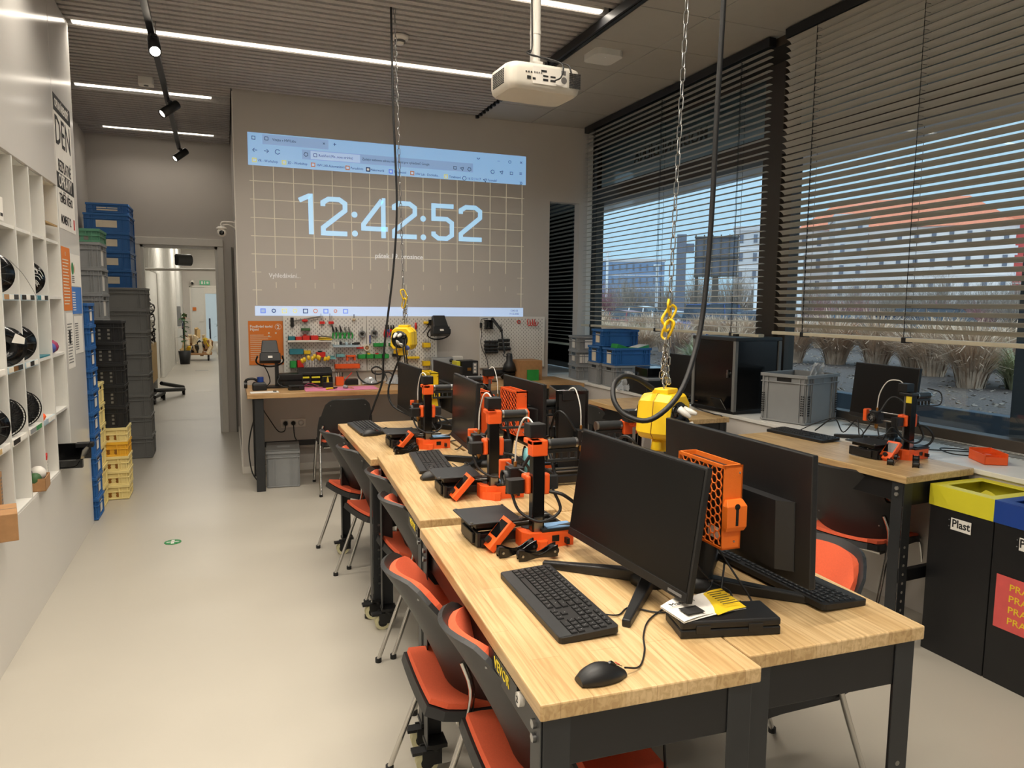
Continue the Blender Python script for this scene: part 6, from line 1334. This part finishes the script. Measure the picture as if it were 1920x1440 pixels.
t = thing('solder_stand', 'black wire stand and crumpled wipe beside the soldering station', 'stand', (2.10, 7.05, DZ), 0)
for k in range(5): B().box(-.07, .07, -.04+k*.02, -.036+k*.02, .0, .16).obj('grid_bar', 'black_metal', t)
B().at(.08, -.06, .02, .4).prism([(-.04, -.02), (.03, -.03), (.045, .02), (-.02, .035)], -.02, .06).obj('wipe', 'crate_grey', t, .012)
tag(B().cyl((2.62, 7.44, .88), (2.62, 7.44, 1.0), .007, 8).obj('wall_conduit', 'ink_grey'), 'short dark conduit on the wall under the right pegboard', 'conduit')
cable('soldering_lead', [(2.42, 7.1, .95), (2.45, 7.0, .90), (2.52, 7.02, .885), (2.58, 7.05, .88), (2.50, 7.1, .88)], .006, 'black soldering lead curled on the desk right of the station')
t = cardbox('brown cardboard box on the right end of the desk', (2.98, 7.22, DZ), R(2), .26, .26, .21); tag(B().box(2.93, 3.06, 7.06, 7.075, DZ, DZ+.115).obj('green_card', 'green_plastic'), 'green card standing before the cardboard box', 'card')
t = thing('black_bag', 'low black bag lying between the lamp shade and the cardboard box', 'bag', (2.74, 7.26, DZ), 0); B().at(0, 0, .04).ball((0, 0, 0), .04, 12).loft([[(x, .06*math.cos(a), .03+.035*math.sin(a)) for a in [2*PI*k/10 for k in range(10)]] for x in (-.13, -.05, .05, .11)]).obj('bag_body', 'black_plastic', t); B().tube([(-.06, -.06, .04), (0, -.075, .08), (.06, -.06, .04)], .006, 6, sub=4).obj('strap', 'black_metal', t)
# under the desk
crate('grey lidded crate on the floor under the left end of the desk', 'crate under the desk', 'stacking_crate', .295, .40, .33, 'crate_grey', loc=(.445, 6.97, .004), rz=R(-4)).name = 'stacking_crate.900'
t = thing('crate_lid', 'grey lid with a paper label on the crate under the desk', 'lid', (.445, 6.97, .336), R(-4)); B().box(-.147, .147, -.2, .2, 0, .012).obj('panel', 'crate_dark_grey', t, .003); B().box(-.05, .06, -.08, .0, .0122, .013).obj('label_card', 'crate_grey', t)
t = thing('wall_socket', 'white triple wall socket with two black plugs under the desk', 'socket', (.58, 7.459, .48), 0); B().box(-.12, .12, -.011, 0, -.042, .042).obj('plate', 'white_trim', t, .003)
for x in (-.075, .0, .075): B().at(x, -.0112, 0, 0, R(90)).lathe([(.0, -.002), (.027, -.002), (.029, .001), (0, .001)], 18).obj('socket_ring', 'white_board', t)
for x in (-.075, .0): B().at(x, -.012, 0, 0, R(90)).lathe([(0, .035), (.012, .034), (.021, .015), (.022, 0), (0, 0)], 16).obj('plug', 'black_plastic', t)
cable('desk_lead', [(.275, 7.1, .80), (.285, 7.2, .68), (.35, 7.32, .55), (.43, 7.38, .42), (.49, 7.41, .41), (.505, 7.425, .46)], .005, 'black lead drooping from the desk leg to the left plug')
cable('desk_lead', [(.58, 7.425, .47), (.585, 7.40, .36), (.60, 7.25, .33), (.61, 7.12, .345)], .005, 'black lead hanging from the right plug to the crate lid')
cable('desk_lead', [(.20, 7.0, .60), (.165, 7.05, .45), (.15, 7.05, .3), (.17, 7.0, .12), (.22, 6.95, .03)], .006, 'black lead bowing out left of the desk leg')
# ================================================================ on the window sill
SZ = .866
def sill_crate(label, loc, rz, L, Wd, H, key, card, ck='paper', grp='crates on the sill'): return crate(label, grp, 'stacking_crate', L, Wd, H, key, card, loc=loc, rz=rz, cardkey=ck)
# grey stack of three in the corner: long face towards the room's -y, short end towards -x
for k in range(3):
    sill_crate('grey crate, %s of the stack in the sill corner' % ['lowest', 'middle', 'topmost'][k], (3.72, 7.17, SZ+.002+k*.157), R(-8), .40, .33, .157, 'crate_grey', [('y', -.05, .07, .13 if k == 2 else .26, .09), ('w', 0, .07, .09, .06 if k == 1 else .09)] if k else None)
for k, (y, x) in enumerate(((6.70, 3.72), (6.36, 3.71))):
    sill_crate('grey crate under the blue ones on the sill, %s the corner' % ('nearer' if k == 0 else 'farther from'), (x, y, SZ+.002), R(-4), .40, .30, .215, 'crate_grey', None)
    sill_crate('blue crate on the sill with a cream card, %s' % ('lower one of the corner pair' if k == 0 else 'filled with green boxes'), (x, y, SZ+.219), R(-4), .40, .30, .17, 'crate_blue', [('w', 0, .07, .10, .11)], 'paper_cream')
sill_crate('blue crate on the sill, highest one above the corner pair', (3.72, 6.62, SZ+.392), R(-5), .40, .30, .17, 'crate_blue', [('w', .0, .08, .10, .09)], 'paper_cream')
for k, (dx, dy, a) in enumerate(((-.08, .02, .5), (.1, -.04, -.3))):
    t = thing('green_box', ['green patterned box tilted out of the blue sill crate, nearer the camera', 'green and white box leaning in the blue sill crate by the glass'][k], 'box', (3.72+dx, 6.34+dy, SZ+.36), R(15*k))
    b = B(); b.M = Matrix.Rotation(a*.6, 4, 'Y'); b.box(-.08, .08, -.06, .07, 0, .045); b.obj('carton', 'green_plastic', t, .002); b = B(); b.M = Matrix.Rotation(a*.6, 4, 'Y'); b.box(-.078, .078, -.058, .068, .0452, .047); b.obj('top_print', 'leaf_green' if k == 0 else 'paper', t)
t = thing('plastic_bag', 'crumpled clear bag draped over the sill edge beside the grey crates', 'bag', (3.52, 6.02, SZ), 0)
random.seed(77); b = B(); b.sheet(lambda u, v: (-.05+.10*v+random.uniform(-.015, .015), (u-.5)*.2*(1-.3*v)+random.uniform(-.012, .012), .01+.16*v+random.uniform(-.012, .012)), 8, 8, .001, sm=False)
b.sheet(lambda u, v: (.07-.05*v+random.uniform(-.015, .015), (u-.5)*.2*(1-.2*v)+random.uniform(-.012, .012), .01+.17*v), 7, 7, .001, sm=False); b.obj('film', 'bag_film', t); B().at(0.01, 0, .07).ball((0, 0, 0), .05, 10).obj('padding', 'crate_grey', t)
t = thing('laser_unit', 'black device with grey trays behind the yellow reel on the sill', 'device', (3.66, 5.80, SZ), R(-5)); B().box(-.17, .17, -.22, .22, .0, .13).obj('lower_case', 'black_plastic', t, .01); B().box(-.14, .12, -.2, .2, .131, .15).obj('paper_tray', 'crate_grey', t, .003); B().box(-.10, .12, -.10, .16, .151, .235).obj('upper_case', 'black_gloss', t, .006)
# display cabinet
t = thing('display_cabinet', 'black glass-fronted printer cabinet with grey corner posts on the sill', 'cabinet', (3.695, 4.66, SZ), R(3))
w, d, h = .21, .235, .545
for x in (-w, w):
    for y in (-d, d): B().box(x-.014, x+.014, y-.014, y+.014, .02, h).obj('corner_post', 'crate_dark_grey', t, .003)
B().box(-w-.016, w+.016, -d-.016, d+.016, h, h+.028).obj('top_cover', 'black_metal_grey', t, .006); B().box(-w-.012, w+.012, -d-.012, d+.012, 0, .03).obj('base', 'black_plastic', t, .004)
B().box(-w-.004, -w+.002, -d+.014, d-.014, .031, h-.001).obj('front_door', 'black_gloss', t); B().box(-w+.014, w-.014, -d-.003, -d+.003, .031, h-.001).obj('side_panel', 'black_gloss', t); B().box(-w+.014, w-.014, d-.003, d+.003, .031, h-.001).box(w-.003, w+.003, -d+.014, d-.014, .031, h-.001).obj('rear_panel', 'black_plastic', t)
B().cyl((-w-.02, -d+.06, .30), (-w-.004, -d+.06, .30), .012, 12).box(-w-.022, -w-.008, -d+.054, -d+.066, .27, .33).obj('latch', 'steel', t); B().box(-.02, .02, -.02, .02, h+.028, h+.045).obj('top_knob', 'black_plastic', t)
b = B(); b.M = Matrix.Translation((-w-.028, -d+.10, .035)) @ Matrix.Rotation(R(-35), 4, 'Y'); b.box(-.006, .006, -.06, .06, 0, .10); b.obj('touch_display', 'black_gloss', t, .003); b = B(); b.M = Matrix.Translation((-w-.028, -d+.10, .035)) @ Matrix.Rotation(R(-35), 4, 'Y'); b.box(-.0075, -.0062, -.061, -.055, 0, .10); b.obj('display_edge', 'crate_grey', t)
B().box(-w-.005, -w-.0042, d-.06, d-.03, .05, .056).obj('yellow_mark', 'brass', t)
# big grey crate with a bag in it
c = sill_crate('large open grey crate on the sill with a clear bag sticking out', (3.775, 4.05, SZ+.004), R(16), .42, .36, .335, 'crate_grey', None)
b = B()
for q in (-1, 1):
    for k in range(9):
        for s in (.15, .165): b.box(-.2125, -.2085, q*s*.96-.004, q*s*.96+.004, .06+k*.016, .068+k*.016).box(q*(s+.02)-.004, q*(s+.02)+.004, -.1825, -.1785, .06+k*.016, .068+k*.016)
stuff(b.obj('rib_slots', 'ink', c))
t = thing('plastic_bag', 'clear bag sticking up out of the large grey sill crate', 'bag', (3.86, 3.98, 1.10), R(20)); random.seed(5)
b = B(); b.sheet(lambda u, v: ((u-.5)*.12*(1-.45*v)+.03*v+random.uniform(-.008, .008), .02*math.sin(5*u)+random.uniform(-.012, .012), .18*v+random.uniform(-.006, .006)), 8, 8, .001, sm=False); b.sheet(lambda u, v: ((u-.5)*.11*(1-.5*v), .05*(1-v)+.02*math.sin(7*u), .17*v+random.uniform(-.006, .006)), 8, 7, .001, sm=False); b.obj('film', 'bag_film', t); B().box(-.05, .05, -.03, .06, -.16, .02).obj('contents', 'crate_grey', t, .01)
tag(B().at(3.70, 4.1, 1.15).box(-.05, .05, -.04, .05, 0, .02).cyl((0, 0, .02), (.0, 0, .05), .03, 12).obj('black_part', 'black_plastic'), 'black part peeping over the rim of the large grey sill crate', 'part')
bpy.data.objects['black_part'].location.z = -.05
# orange tray by the right window
t = thing('orange_tray', 'bright orange printed tray on the right end of the sill', 'tray', (3.705, 2.60, SZ), R(-30))
b = B().box(-.055, .055, -.09, .09, 0, .004).box(-.055, -.051, -.09, .09, 0, .05).box(.051, .055, -.09, .09, 0, .06).box(-.055, .055, .086, .09, 0, .06).box(-.055, .055, -.09, -.086, 0, .04).box(-.05, .05, -.03, -.027, 0, .04).box(-.05, .05, .03, .033, 0, .045); b.obj('tray_body', 'orange_plastic', t, .001); B().frust((-.02, .02, -.02, .02), .004, (-.012, .012, -.012, .012), .04).obj('inner_holder', 'orange_plastic', t)
t = thing('power_strip', 'black power strip on the sill bench behind the yellow reel', 'power strip', (3.30, 5.02, .871), R(70)); B().box(-.10, .10, -.02, .02, 0, .03).obj('strip', 'black_plastic', t, .004)
for k in range(4): B().cyl((-.07+k*.045, 0, .03), (-.07+k*.045, 0, .055), .016, 10).obj('plug', 'black_gloss', t)
random.seed(9)
def tangle(label, pts, key='cable_black', r=.004): return cable('cable_tangle', pts, r, label, key)
tangle('thin black leads in loops under the sill monitor by the right printer', [(3.45, 3.55, .89), (3.50, 3.45, .98), (3.53, 3.40, .90), (3.55, 3.32, .99), (3.52, 3.26, .90), (3.56, 3.2, 1.0), (3.53, 3.12, .9), (3.57, 3.08, .98), (3.6, 3.0, .9)])
tangle('second thin lead looping below the right sill monitor', [(3.38, 3.62, .88), (3.45, 3.52, .95), (3.55, 3.45, .98), (3.57, 3.30, .93), (3.5, 3.2, .89), (3.56, 3.05, .95), (3.62, 2.95, .88)], r=.003)
tangle('black leads coiled on the sill grille right of the printer', [(3.62, 2.95, .872), (3.75, 2.85, .874), (3.85, 2.75, .876), (3.78, 2.68, .874), (3.68, 2.78, .874), (3.74, 2.9, .88), (3.88, 2.8, .874), (3.8, 2.62, .874)], r=.0035)
tangle('lead with a loop hanging off the right edge of the sill monitor', [(3.64, 2.93, 1.22), (3.68, 2.88, 1.20), (3.66, 2.86, 1.14), (3.65, 2.93, 1.12)], r=.0035)
tangle('black lead running from the cabinet along the sill bench', [(3.47, 4.86, .88), (3.42, 4.78, .876), (3.36, 4.6, .876), (3.33, 4.42, .876), (3.335, 4.31, .85), (3.34, 4.29, .60)])
tangle('tangled black leads behind the left sill monitor', [(3.5, 4.95, 1.18), (3.56, 4.9, 1.10), (3.52, 4.9, 1.0), (3.46, 4.93, .93), (3.53, 4.86, .95), (3.55, 4.9, .90), (3.45, 4.95, .88), (3.4, 5.0, .88)])
# ================================================================ leads under and behind the near monitors
tangle('bundle of thin leads hanging between the near monitors', [(1.17, 1.62, 1.03), (1.15, 1.58, .98), (1.18, 1.55, .93), (1.14, 1.53, .90), (1.2, 1.5, .89), (1.24, 1.55, .90), (1.2, 1.58, .92), (1.16, 1.52, .95)], r=.003)
tangle('second lead looping down to the bench behind the near monitor', [(1.2, 1.6, 1.05), (1.23, 1.52, .96), (1.26, 1.48, .89), (1.22, 1.45, .885), (1.18, 1.5, .9), (1.22, 1.55, .98)], r=.003)
tangle('black leads dangling between the far dark monitors', [(1.12, 4.2, 1.1), (1.10, 4.15, 1.0), (1.13, 4.1, .92), (1.18, 4.12, .88), (1.1, 4.2, .9), (1.05, 4.15, .95)], r=.005)
tangle('grey and black leads trailing behind the far printer', [(1.16, 3.93, .89), (1.22, 3.9, .90), (1.2, 3.82, .89), (1.15, 3.75, .88), (1.12, 3.70, .89)], r=.004)
tangle('black lead under the near bench falling to the floor', [(1.02, 1.6, .75), (1.05, 1.55, .5), (1.03, 1.5, .2), (1.06, 1.45, .02), (1.1, 1.4, .01)], r=.004)
# ================================================================ recycling bins
def bin_unit(label, y1, key, word, sign):
    t = thing('recycling_bin', label, 'bin', (3.15, y1, 0), 0, 'black recycling bins'); w, d = .34, .315; h = .735
    B().box(0, .004, -d, 0, .0, h).box(w-.004, w, -d, 0, 0, h).box(.004, w-.004, -.004, 0, 0, h).box(.004, w-.004, -d, -d+.004, 0, h).box(.004, w-.004, -d+.004, -.004, 0, .02).obj('body', 'black_gloss' if False else 'black_metal', t, .002)
    b = B(); z0, z1 = h-.012, h+.085
    b.box(-.004, .0, -d-.0, .002, z0, z1).box(w, w+.004, -d, .002, z0, z1).box(-.004, w+.004, .002, .006, z0, z1).box(0, w, -d, -d+.003, h, z1)
    b.box(-.004, .05, -d, .006, z1, z1+.004).box(w-.05, w+.004, -d, .006, z1, z1+.004).box(.05, w-.05, -.045, .006, z1, z1+.004).box(.05, w-.05, -d, -d+.05, z1, z1+.004); b.obj('lid_frame', key, t, .001)
    random.seed(3); b = B().sheet(lambda u, v: (.05+(w-.1)*u+.012*math.sin(9*v), -d+.05+(d-.1)*v+.01*math.sin(11*u), z1-.05-.10*math.sin(PI*u)*math.sin(PI*v)+.012*math.sin(13*u+7*v)), 12, 10, .001); b.obj('bin_bag', key, t)
    q = B().box(-.0045, -.0032, -.215, -.115, .632, .688).obj('name_plate', 'paper', t); text(word, .052, 'ink', t, (-.0048, -.165, .662), WEST, .0003, off=.0012, wid=.92)
    for z in (.645, .675): B().ball((-.003, -.105, z), .003, 6).obj('rivet', 'steel', t)
    return t
bin_unit('black recycling bin with a yellow lid frame and white name plate', 2.475, 'yellow_bin', 'Plast', None)
t2 = bin_unit('black recycling bin with a blue lid frame at the right edge', 2.155, 'blue_bin', 'Papír', None)
B().box(-.0045, -.0032, -.30, -.03, .26, .50).obj('red_sign', 'red_stucco', t2)
for k, z in enumerate((.455, .405, .355, .305)): text('PRAHA', .042, 'yellow_handle', t2, (-.0048, -.165, z), WEST, .0003, off=.0004, wid=1.15)
# ================================================================ outside the windows
struct(B().box(4.3, 6.18, -6, 14, .3, .5).obj('pavement_outside', 'paving'))
struct(B().box(6.18, 6.32, -6, 30, .3, .75).obj('kerb_wall', 'facade_blue', bevel=.01))
struct(B().box(6.32, 15.5, -6, 40, .2, .66).obj('bed_outside', 'gravel'))
struct(B().box(15.5, 260, -120, 260, -.2, .0).obj('car_park_ground', 'asphalt'))
struct(B().box(4.25, 5.6, -6, 14, 3.12, 3.7).obj('roof_overhang', 'grey_stucco'))
c = struct(bpy.data.objects.new('wall_facade_fin', None)); COL.objects.link(c)
B().box(4.26, 5.1, 2.62, 2.86, .5, 3.12).obj('fin_core', 'facade_blue', c)
for k in range(13): B().box(4.27+k*.063, 4.31+k*.063, 2.861, 2.885, .5, 3.12).obj('fin_batten', 'facade_blue', c, .003)
random.seed(21)
# wood chips and stones on the bed
b = B()
for k in range(1500):
    x = 6.35+random.random()**1.5*7; y = random.uniform(3.5, 13.5); s = random.uniform(.012, .035)
    b.at(x, y, .665, random.uniform(0, 6.3), random.uniform(-.5, .5), random.uniform(-.5, .5)).box(-s, s, -s*.5, s*.5, -s*.25, s*.25)
o = stuff(b.obj('wood_chips', 'twig_grey')); tag(o, 'loose wood chips and stones over the planting bed outside', 'wood chips')
def tuft_mesh(n, h, spread, nm, key):
    b = B()
    for k in range(n):
        a = random.uniform(0, 2*PI); l = h*random.uniform(.5, 1.05); s = spread*random.uniform(.15, 1); w = random.uniform(.008, .017); dr = random.uniform(.2, .95)
        r0 = random.uniform(0, .16); ca, sa = math.cos(a), math.sin(a); pts = []
        for q in range(4):
            u = q/3; rr = r0+s*u**1.6; zz = l*(u-dr*u**3*.6); pts.append((rr*ca, rr*sa, zz, w*(1-.8*u)))
        vs = []
        for x, y, z, ww in pts: vs += [(x-sa*ww, y+ca*ww, z), (x+sa*ww, y-ca*ww, z)]
        b.add(vs, [(0, 1, 3, 2), (2, 3, 5, 4), (4, 5, 7, 6)])
    return b.mesh(nm, key)
TM = [tuft_mesh(760, 1.15, .62, 'blades', 'dry_grass') for _ in range(3)]; TG = tuft_mesh(520, .8, .6, 'blades', 'green_grass')
def tuft(x, y, sc, me, lab, grp='ornamental grass tufts outside'):
    t = thing('grass_tuft', lab, 'grass tuft', (x, y, .655), random.uniform(0, 6), grp)
    o = bpy.data.objects.new('blades', me); COL.objects.link(o); o.parent = t; o.scale = (sc, sc, sc*random.uniform(.92, 1.05)); stuff(o)
    g = B(); g.lathe([(0, 0), (.11*sc, 0), (.13*sc, .1*sc), (.08*sc, .3*sc), (0, .35*sc)], 9); g.obj('clump', 'twig_grey', t)
n = 0
for x, y, s, k in ((8.9, 6.55, 1., 0), (9.3, 6.2, .9, 3), (9.9, 7.9, 1.0, 1), (10.2, 8.5, .9, 2), (10.3, 9.3, 1.05, 0), (10.2, 10.1, 1.05, 1), (9.7, 10.6, 1.0, 2), (11.6, 7.9, .9, 1), (11.3, 9.0, .8, 2), (9.6, 7.0, .8, 1)):
    n += 1; lab = ['dry grass tuft nearest the ribbed fin, with the widest clump', 'greenish grass tuft right beside the ribbed fin', 'dry grass tuft left of the nearest one by the fin', 'dry grass tuft behind the seam of bare gravel', 'dry grass tuft seen just above the right sill monitor', 'dry grass tuft left of the wheel gap between cars',
                   'dry grass tuft beside the display cabinet edge', 'dry grass tuft farther back near the parked estate car', 'small dry tuft before the dark parked car', 'small dry tuft between the fin and the bare gravel'][n-1]
    tuft(x, y, s, TG if k == 3 else TM[k], lab)
for q in range(26):
    y = 10.2+q*.62; x = 7.3+.35*((q*7) % 5)+.18*q
    tuft(x, y, random.uniform(.62, .8), TM[q % 3] if q % 4 else TG, 'pale grass tuft in the dense band under the left window blind', 'dense grass band under the left blind')
for q in range(20):
    tuft(13.2+.25*(q % 4)+.05*q, 7.5+q*1.15, random.uniform(.75, .95), TM[q % 3], 'dry grass tuft in the back row along the parked cars', 'back row of grass along the car park')
# cars
def car(label, x, y, rz, key, L=4.5, H=1.5, est=True, grp='parked cars'):
    t = thing('car', label, 'car', (x, y, .0), rz, grp); w = .88; l = L/2
    side = [(-l, .35), (-l, .82), (-l*.93, .98), (-l*.35, 1.0), (l*.55, .96), (l*.96, .80), (l, .6), (l, .33)]
    b = B(); n = len(side)
    for s0, s1, k0, k1 in ((-w, -w*.9, .97, 1), (-w*.9, w*.9, 1, 1), (w*.9, w, 1, .97)):
        b.loft([[(px*k0, s0, pz) for px, pz in side], [(px*k1, s1, pz) for px, pz in side]], 0, True)
    b.obj('body', key, t, .04)
    roof = [(-l*.92, .97), (-l*.80 if est else -l*.55, H-.04), (-l*.1, H), (l*.18, H-.06), (l*.52, .95)]
    B().loft([[(px, -w*.93, pz) for px, pz in roof[:1]]+[(px, -w*.78, pz) for px, pz in roof[1:4]]+[(roof[4][0], -w*.93, roof[4][1])], [(px, w*.93, pz) for px, pz in roof[:1]]+[(px, w*.78, pz) for px, pz in roof[1:4]]+[(roof[4][0], w*.93, roof[4][1])]], 0, False).obj('glasshouse', 'car_glass', t, .03)
    B().loft([[(roof[1][0]-.04, s*.76*w, H-.05), (roof[2][0], s*.78*w, H+.012), (roof[3][0]+.02, s*.76*w, H-.06), (roof[3][0]+.02, s*.74*w, H-.09), (roof[1][0]-.04, s*.74*w, H-.09)] for s in (-1, 1)], 0, False).obj('roof', key, t, .02)
    b = B()
    for px in (-l*.36, l*.12):
        for s in (-1, 1): b.frust((px-.035, px+.035, s*w*.90-.02, s*w*.90+.02), .97, (px-.02, px+.05, s*w*.79-.02, s*w*.79+.02), H-.05)
    b.obj('window_pillar', key, t)
    for px in (-l*.6, l*.62):
        for s in (-1, 1):
            q = B().cyl((px, s*(w-.2), .32), (px, s*(w+.01), .32), .32, 18).obj('wheel', 'black_plastic', t); B().cyl((px, s*(w+.005), .32), (px, s*(w+.02), .32), .2, 10).obj('rim', 'steel', q)
    for s in (-1, 1): B().box(-l-.01, -l+.12, s*w*.86-.14, s*w*.86+.14, .72, .92).obj('tail_light', 'tail_light', t, .02); B().box(l-.14, l-.0, s*w*.8-.16, s*w*.8+.16, .62, .76).obj('headlight', 'car_white', t, .02); B().box(l*.32, l*.38, s*(w+.02)-.07, s*(w+.02)+.07, .95, 1.08).obj('mirror', key, t, .02)
    B().box(-l-.012, -l+.01, -.26, .26, .5, .62).obj('number_plate', 'paper', t)
    return t
CARS = [(26.8, 20.8, -52, 'car_black', 4.7, 1.72, True, 'dark estate car with a pale roof at the right, before the red building'), (22.5, 21.4, 35, 'car_black', 4.5, 1.48, False, 'dark saloon showing a red tail light left of the estate car'),
        (20.6, 18.0, 40, 'car_navy', 4.3, 1.5, True, 'dark car whose wheel shows between the grass tufts'), (23.0, 26.4, -20, 'car_navy', 4.4, 1.55, True, 'dark blue car just right of the brown window post'), (22.5, 29.5, 15, 'car_blue', 4.6, 1.85, True, 'blue van just left of the brown window post'),
        (21.0, 31.5, -60, 'car_white', 4.4, 1.48, False, 'white car in the left window beside the blue van'), (20.5, 35.0, -60, 'car_red', 4.4, 1.45, False, 'red car behind the yellow carabiners in the left window'), (19.5, 37.5, -60, 'car_white', 4.5, 1.5, True, 'white car at the left end of the front row'),
        (27, 44, -60, 'car_white', 4.6, 1.7, True, 'white estate car in the second row of the left window'), (30, 40, -60, 'car_white', 4.6, 1.6, True, 'pale car in the second row nearer the window post'), (25, 50, -60, 'car_navy', 4.6, 1.6, True, 'dark car far left in the second row'), (34, 38, -35, 'car_white', 4.4, 1.5, True, 'pale car far behind the dark blue one')]
for x, y, rz, key, L, H, est, lab in CARS: car(lab, x, y, R(rz), key, L, H, est)
# bare shrubs and trees
def twig_mesh(n, h, rad, nm, key, trunk=.5):
    b = B()
    for k in range(n):
        a = random.uniform(0, 6.28); r = rad*math.sqrt(random.random()); z0 = h*random.uniform(.0, .45)*trunk; x0, y0 = r*.25*math.cos(a), r*.25*math.sin(a)
        z1 = h*(.35+.65*math.sqrt(max(0, 1-(r/rad)**2)))*random.uniform(.55, 1); x1, y1 = r*math.cos(a), r*math.sin(a); w = .02+.004*h*.3
        mx, my, mz = (x0+x1)/2+random.uniform(-.1, .1)*rad, (y0+y1)/2+random.uniform(-.1, .1)*rad, (z0+z1)/2
        ca, sa = -math.sin(a)*w, math.cos(a)*w
        b.add([(x0-ca, y0-sa, z0), (x0+ca, y0+sa, z0), (mx-ca*.7, my-sa*.7, mz), (mx+ca*.7, my+sa*.7, mz), (x1, y1, z1)], [(0, 1, 3, 2), (2, 3, 4)])
        for q in range(3):
            u = random.random(); px, py, pz = mx+(x1-mx)*u, my+(y1-my)*u, mz+(z1-mz)*u; dx, dy, dz = random.uniform(-.25, .25)*rad, random.uniform(-.25, .25)*rad, random.uniform(.02, .22)*h
            b.add([(px-ca*.5, py-sa*.5, pz), (px+ca*.5, py+sa*.5, pz), (px+dx, py+dy, pz+dz)], [(0, 1, 2)])
    return b.mesh(nm, key)
S1 = twig_mesh(420, 4.2, 2.6, 'twigs', 'twig_red'); S2 = twig_mesh(420, 4.0, 2.8, 'twigs', 'twig_grey'); S3 = twig_mesh(260, 3.0, 2.4, 'twigs', 'twig_red')
def shrub(x, y, me, sc, lab, grp):
    t = thing('bare_shrub', lab, 'shrub', (x, y, 0), random.uniform(0, 6), grp); o = bpy.data.objects.new('twigs', me); COL.objects.link(o); o.parent = t; o.scale = (sc, sc, sc); stuff(o)
    B().cyl((0, 0, 0), (0, 0, 1.2*sc), .08*sc, 7, .03).obj('stem', 'twig_grey', t)
for x, y, me, sc, lab in ((24, 52, S1, 1.15, 'reddish bare shrub at the left end of the left window'), (26, 49, S1, .9, 'smaller reddish bare shrub beside the first one'), (23, 57, S1, .9, 'reddish bare shrub half cut by the window frame')): shrub(x, y, me, sc, lab, 'reddish shrubs in the left window')
for k in range(12): shrub(36+k*2.6, 62-k*2.1, S2, random.uniform(1.0, 1.4), 'grey bare tree in the row behind the car park', 'grey trees behind the car park')
for k in range(14): shrub(36+k*1.5, 40-k*1.6, S3 if k % 3 else S2, random.uniform(.75, 1.0), 'bare shrub in the hedge before the pale apartment house', 'bare hedge shrubs')
# billboard seen from behind
t = thing('billboard', 'large billboard seen from behind in the left window, on a dark lattice mast', 'billboard', (29.9, 40.1, 0), R(-37))
B().box(-1.35, 1.35, 0, .2, 3.7, 6.2).obj('panel', 'window_dark', t)
for k in range(6): B().box(-1.36+k*.53, -1.28+k*.53, -.2, 0, 3.6, 6.35).obj('brace', 'frame_brown', t)
for z in (3.7, 4.9, 6.2): B().box(-1.4, 1.4, -.25, -.1, z-.05, z+.05).obj('rail', 'frame_brown', t)
B().box(-.2, .2, -.2, .2, 0, 3.7).box(-1.3, -1.1, -.15, .15, 0, 3.7).obj('mast', 'frame_brown', t)
t = thing('dark_mast', 'dark lattice mast left of the billboard', 'mast', (28.1, 41.4, 0), R(-37)); B().box(-.3, .3, -.3, .3, 0, 6.4).obj('column', 'window_dark', t); B().box(.3, .8, -.2, .2, 5.2, 5.8).obj('lamp_box', 'window_dark', t)
def house(label, x, y, rz, w, d, h, key, floors, cols, roof=None, name='apartment_building', wk='window_dark'):
    t = thing(name, label, 'building', (x, y, 0), rz, 'buildings beyond the car park'); B().box(-w/2, w/2, -d/2, d/2, 0, h).obj('wall', key, t)
    me = B().box(-.45, .45, -.06, .02, -.75, .75).mesh('window', wk)
    for i in range(floors):
        for j in range(cols):
            o = bpy.data.objects.new('window', me); COL.objects.link(o); o.parent = t; o.location = (-w/2+w*(j+.5)/cols, -d/2-.02, h*(i+.55)/floors); o.scale = (w/cols*.30, 1, h/floors*.30)
        B().box(-w/2-.02, w/2+.02, -d/2-.08, -d/2, h*(i+1)/floors-.12, h*(i+1)/floors).obj('cornice', 'pale_stucco', t)
    if roof == 'hip': B().frust((-w/2-.4, w/2+.4, -d/2-.4, d/2+.4), h, (-w/2+4.5, w/2-4.5, -.2, .2), h+4.2).obj('roof', 'roof_tile', t)
    elif roof: B().box(-w/2-.2, w/2+.2, -d/2-.2, d/2+.2, h, h+.5).obj('roof', roof, t)
    return t
house('long pale apartment house with a red tiled roof behind the right window', 82.5, 72.0, R(-49), 24, 12, 11.7, 'pale_stucco', 4, 13, 'hip')
t = house('red gable house end at the right of the pale apartment house', 91.6, 61.4, R(-49), 5.5, 10, 12.2, 'red_stucco', 5, 3, 'roof_tile', wk='car_white')
house('low blue-grey office block at the left of the left window', 75.5, 129, R(-30), 13, 12, 10.3, 'glass_facade', 4, 10, 'grey_stucco', 'office_building')
house('tall pale grey block just left of the brown window post', 64.5, 77.0, R(-40), 6.5, 12, 11.0, 'grey_stucco', 5, 4, 'grey_stucco')
house('grey tower edge right of the brown window post', 70, 68.5, R(-40), 3.5, 8, 12, 'grey_stucco', 5, 2, 'grey_stucco')
for k, (x, y, h, lab) in enumerate(((30, 55, 6.2, 'white lamp post left of the carabiners'), (33, 52, 5, 'slim white post in the left window'), (31.5, 37.8, 3.4, 'white sign pillar before the billboard trees'), (24.5, 26.6, 4.2, 'slim pale post in the right window'))):
    t = thing('lamp_post', lab, 'post', (x, y, 0), 0, 'pale posts in the car park'); B().cyl((0, 0, 0), (0, 0, h), .11 if k != 2 else .28, 8).obj('shaft', 'car_white', t); B().box(-.3, .3, -.1, .1, h, h+.12).obj('head', 'car_white', t)
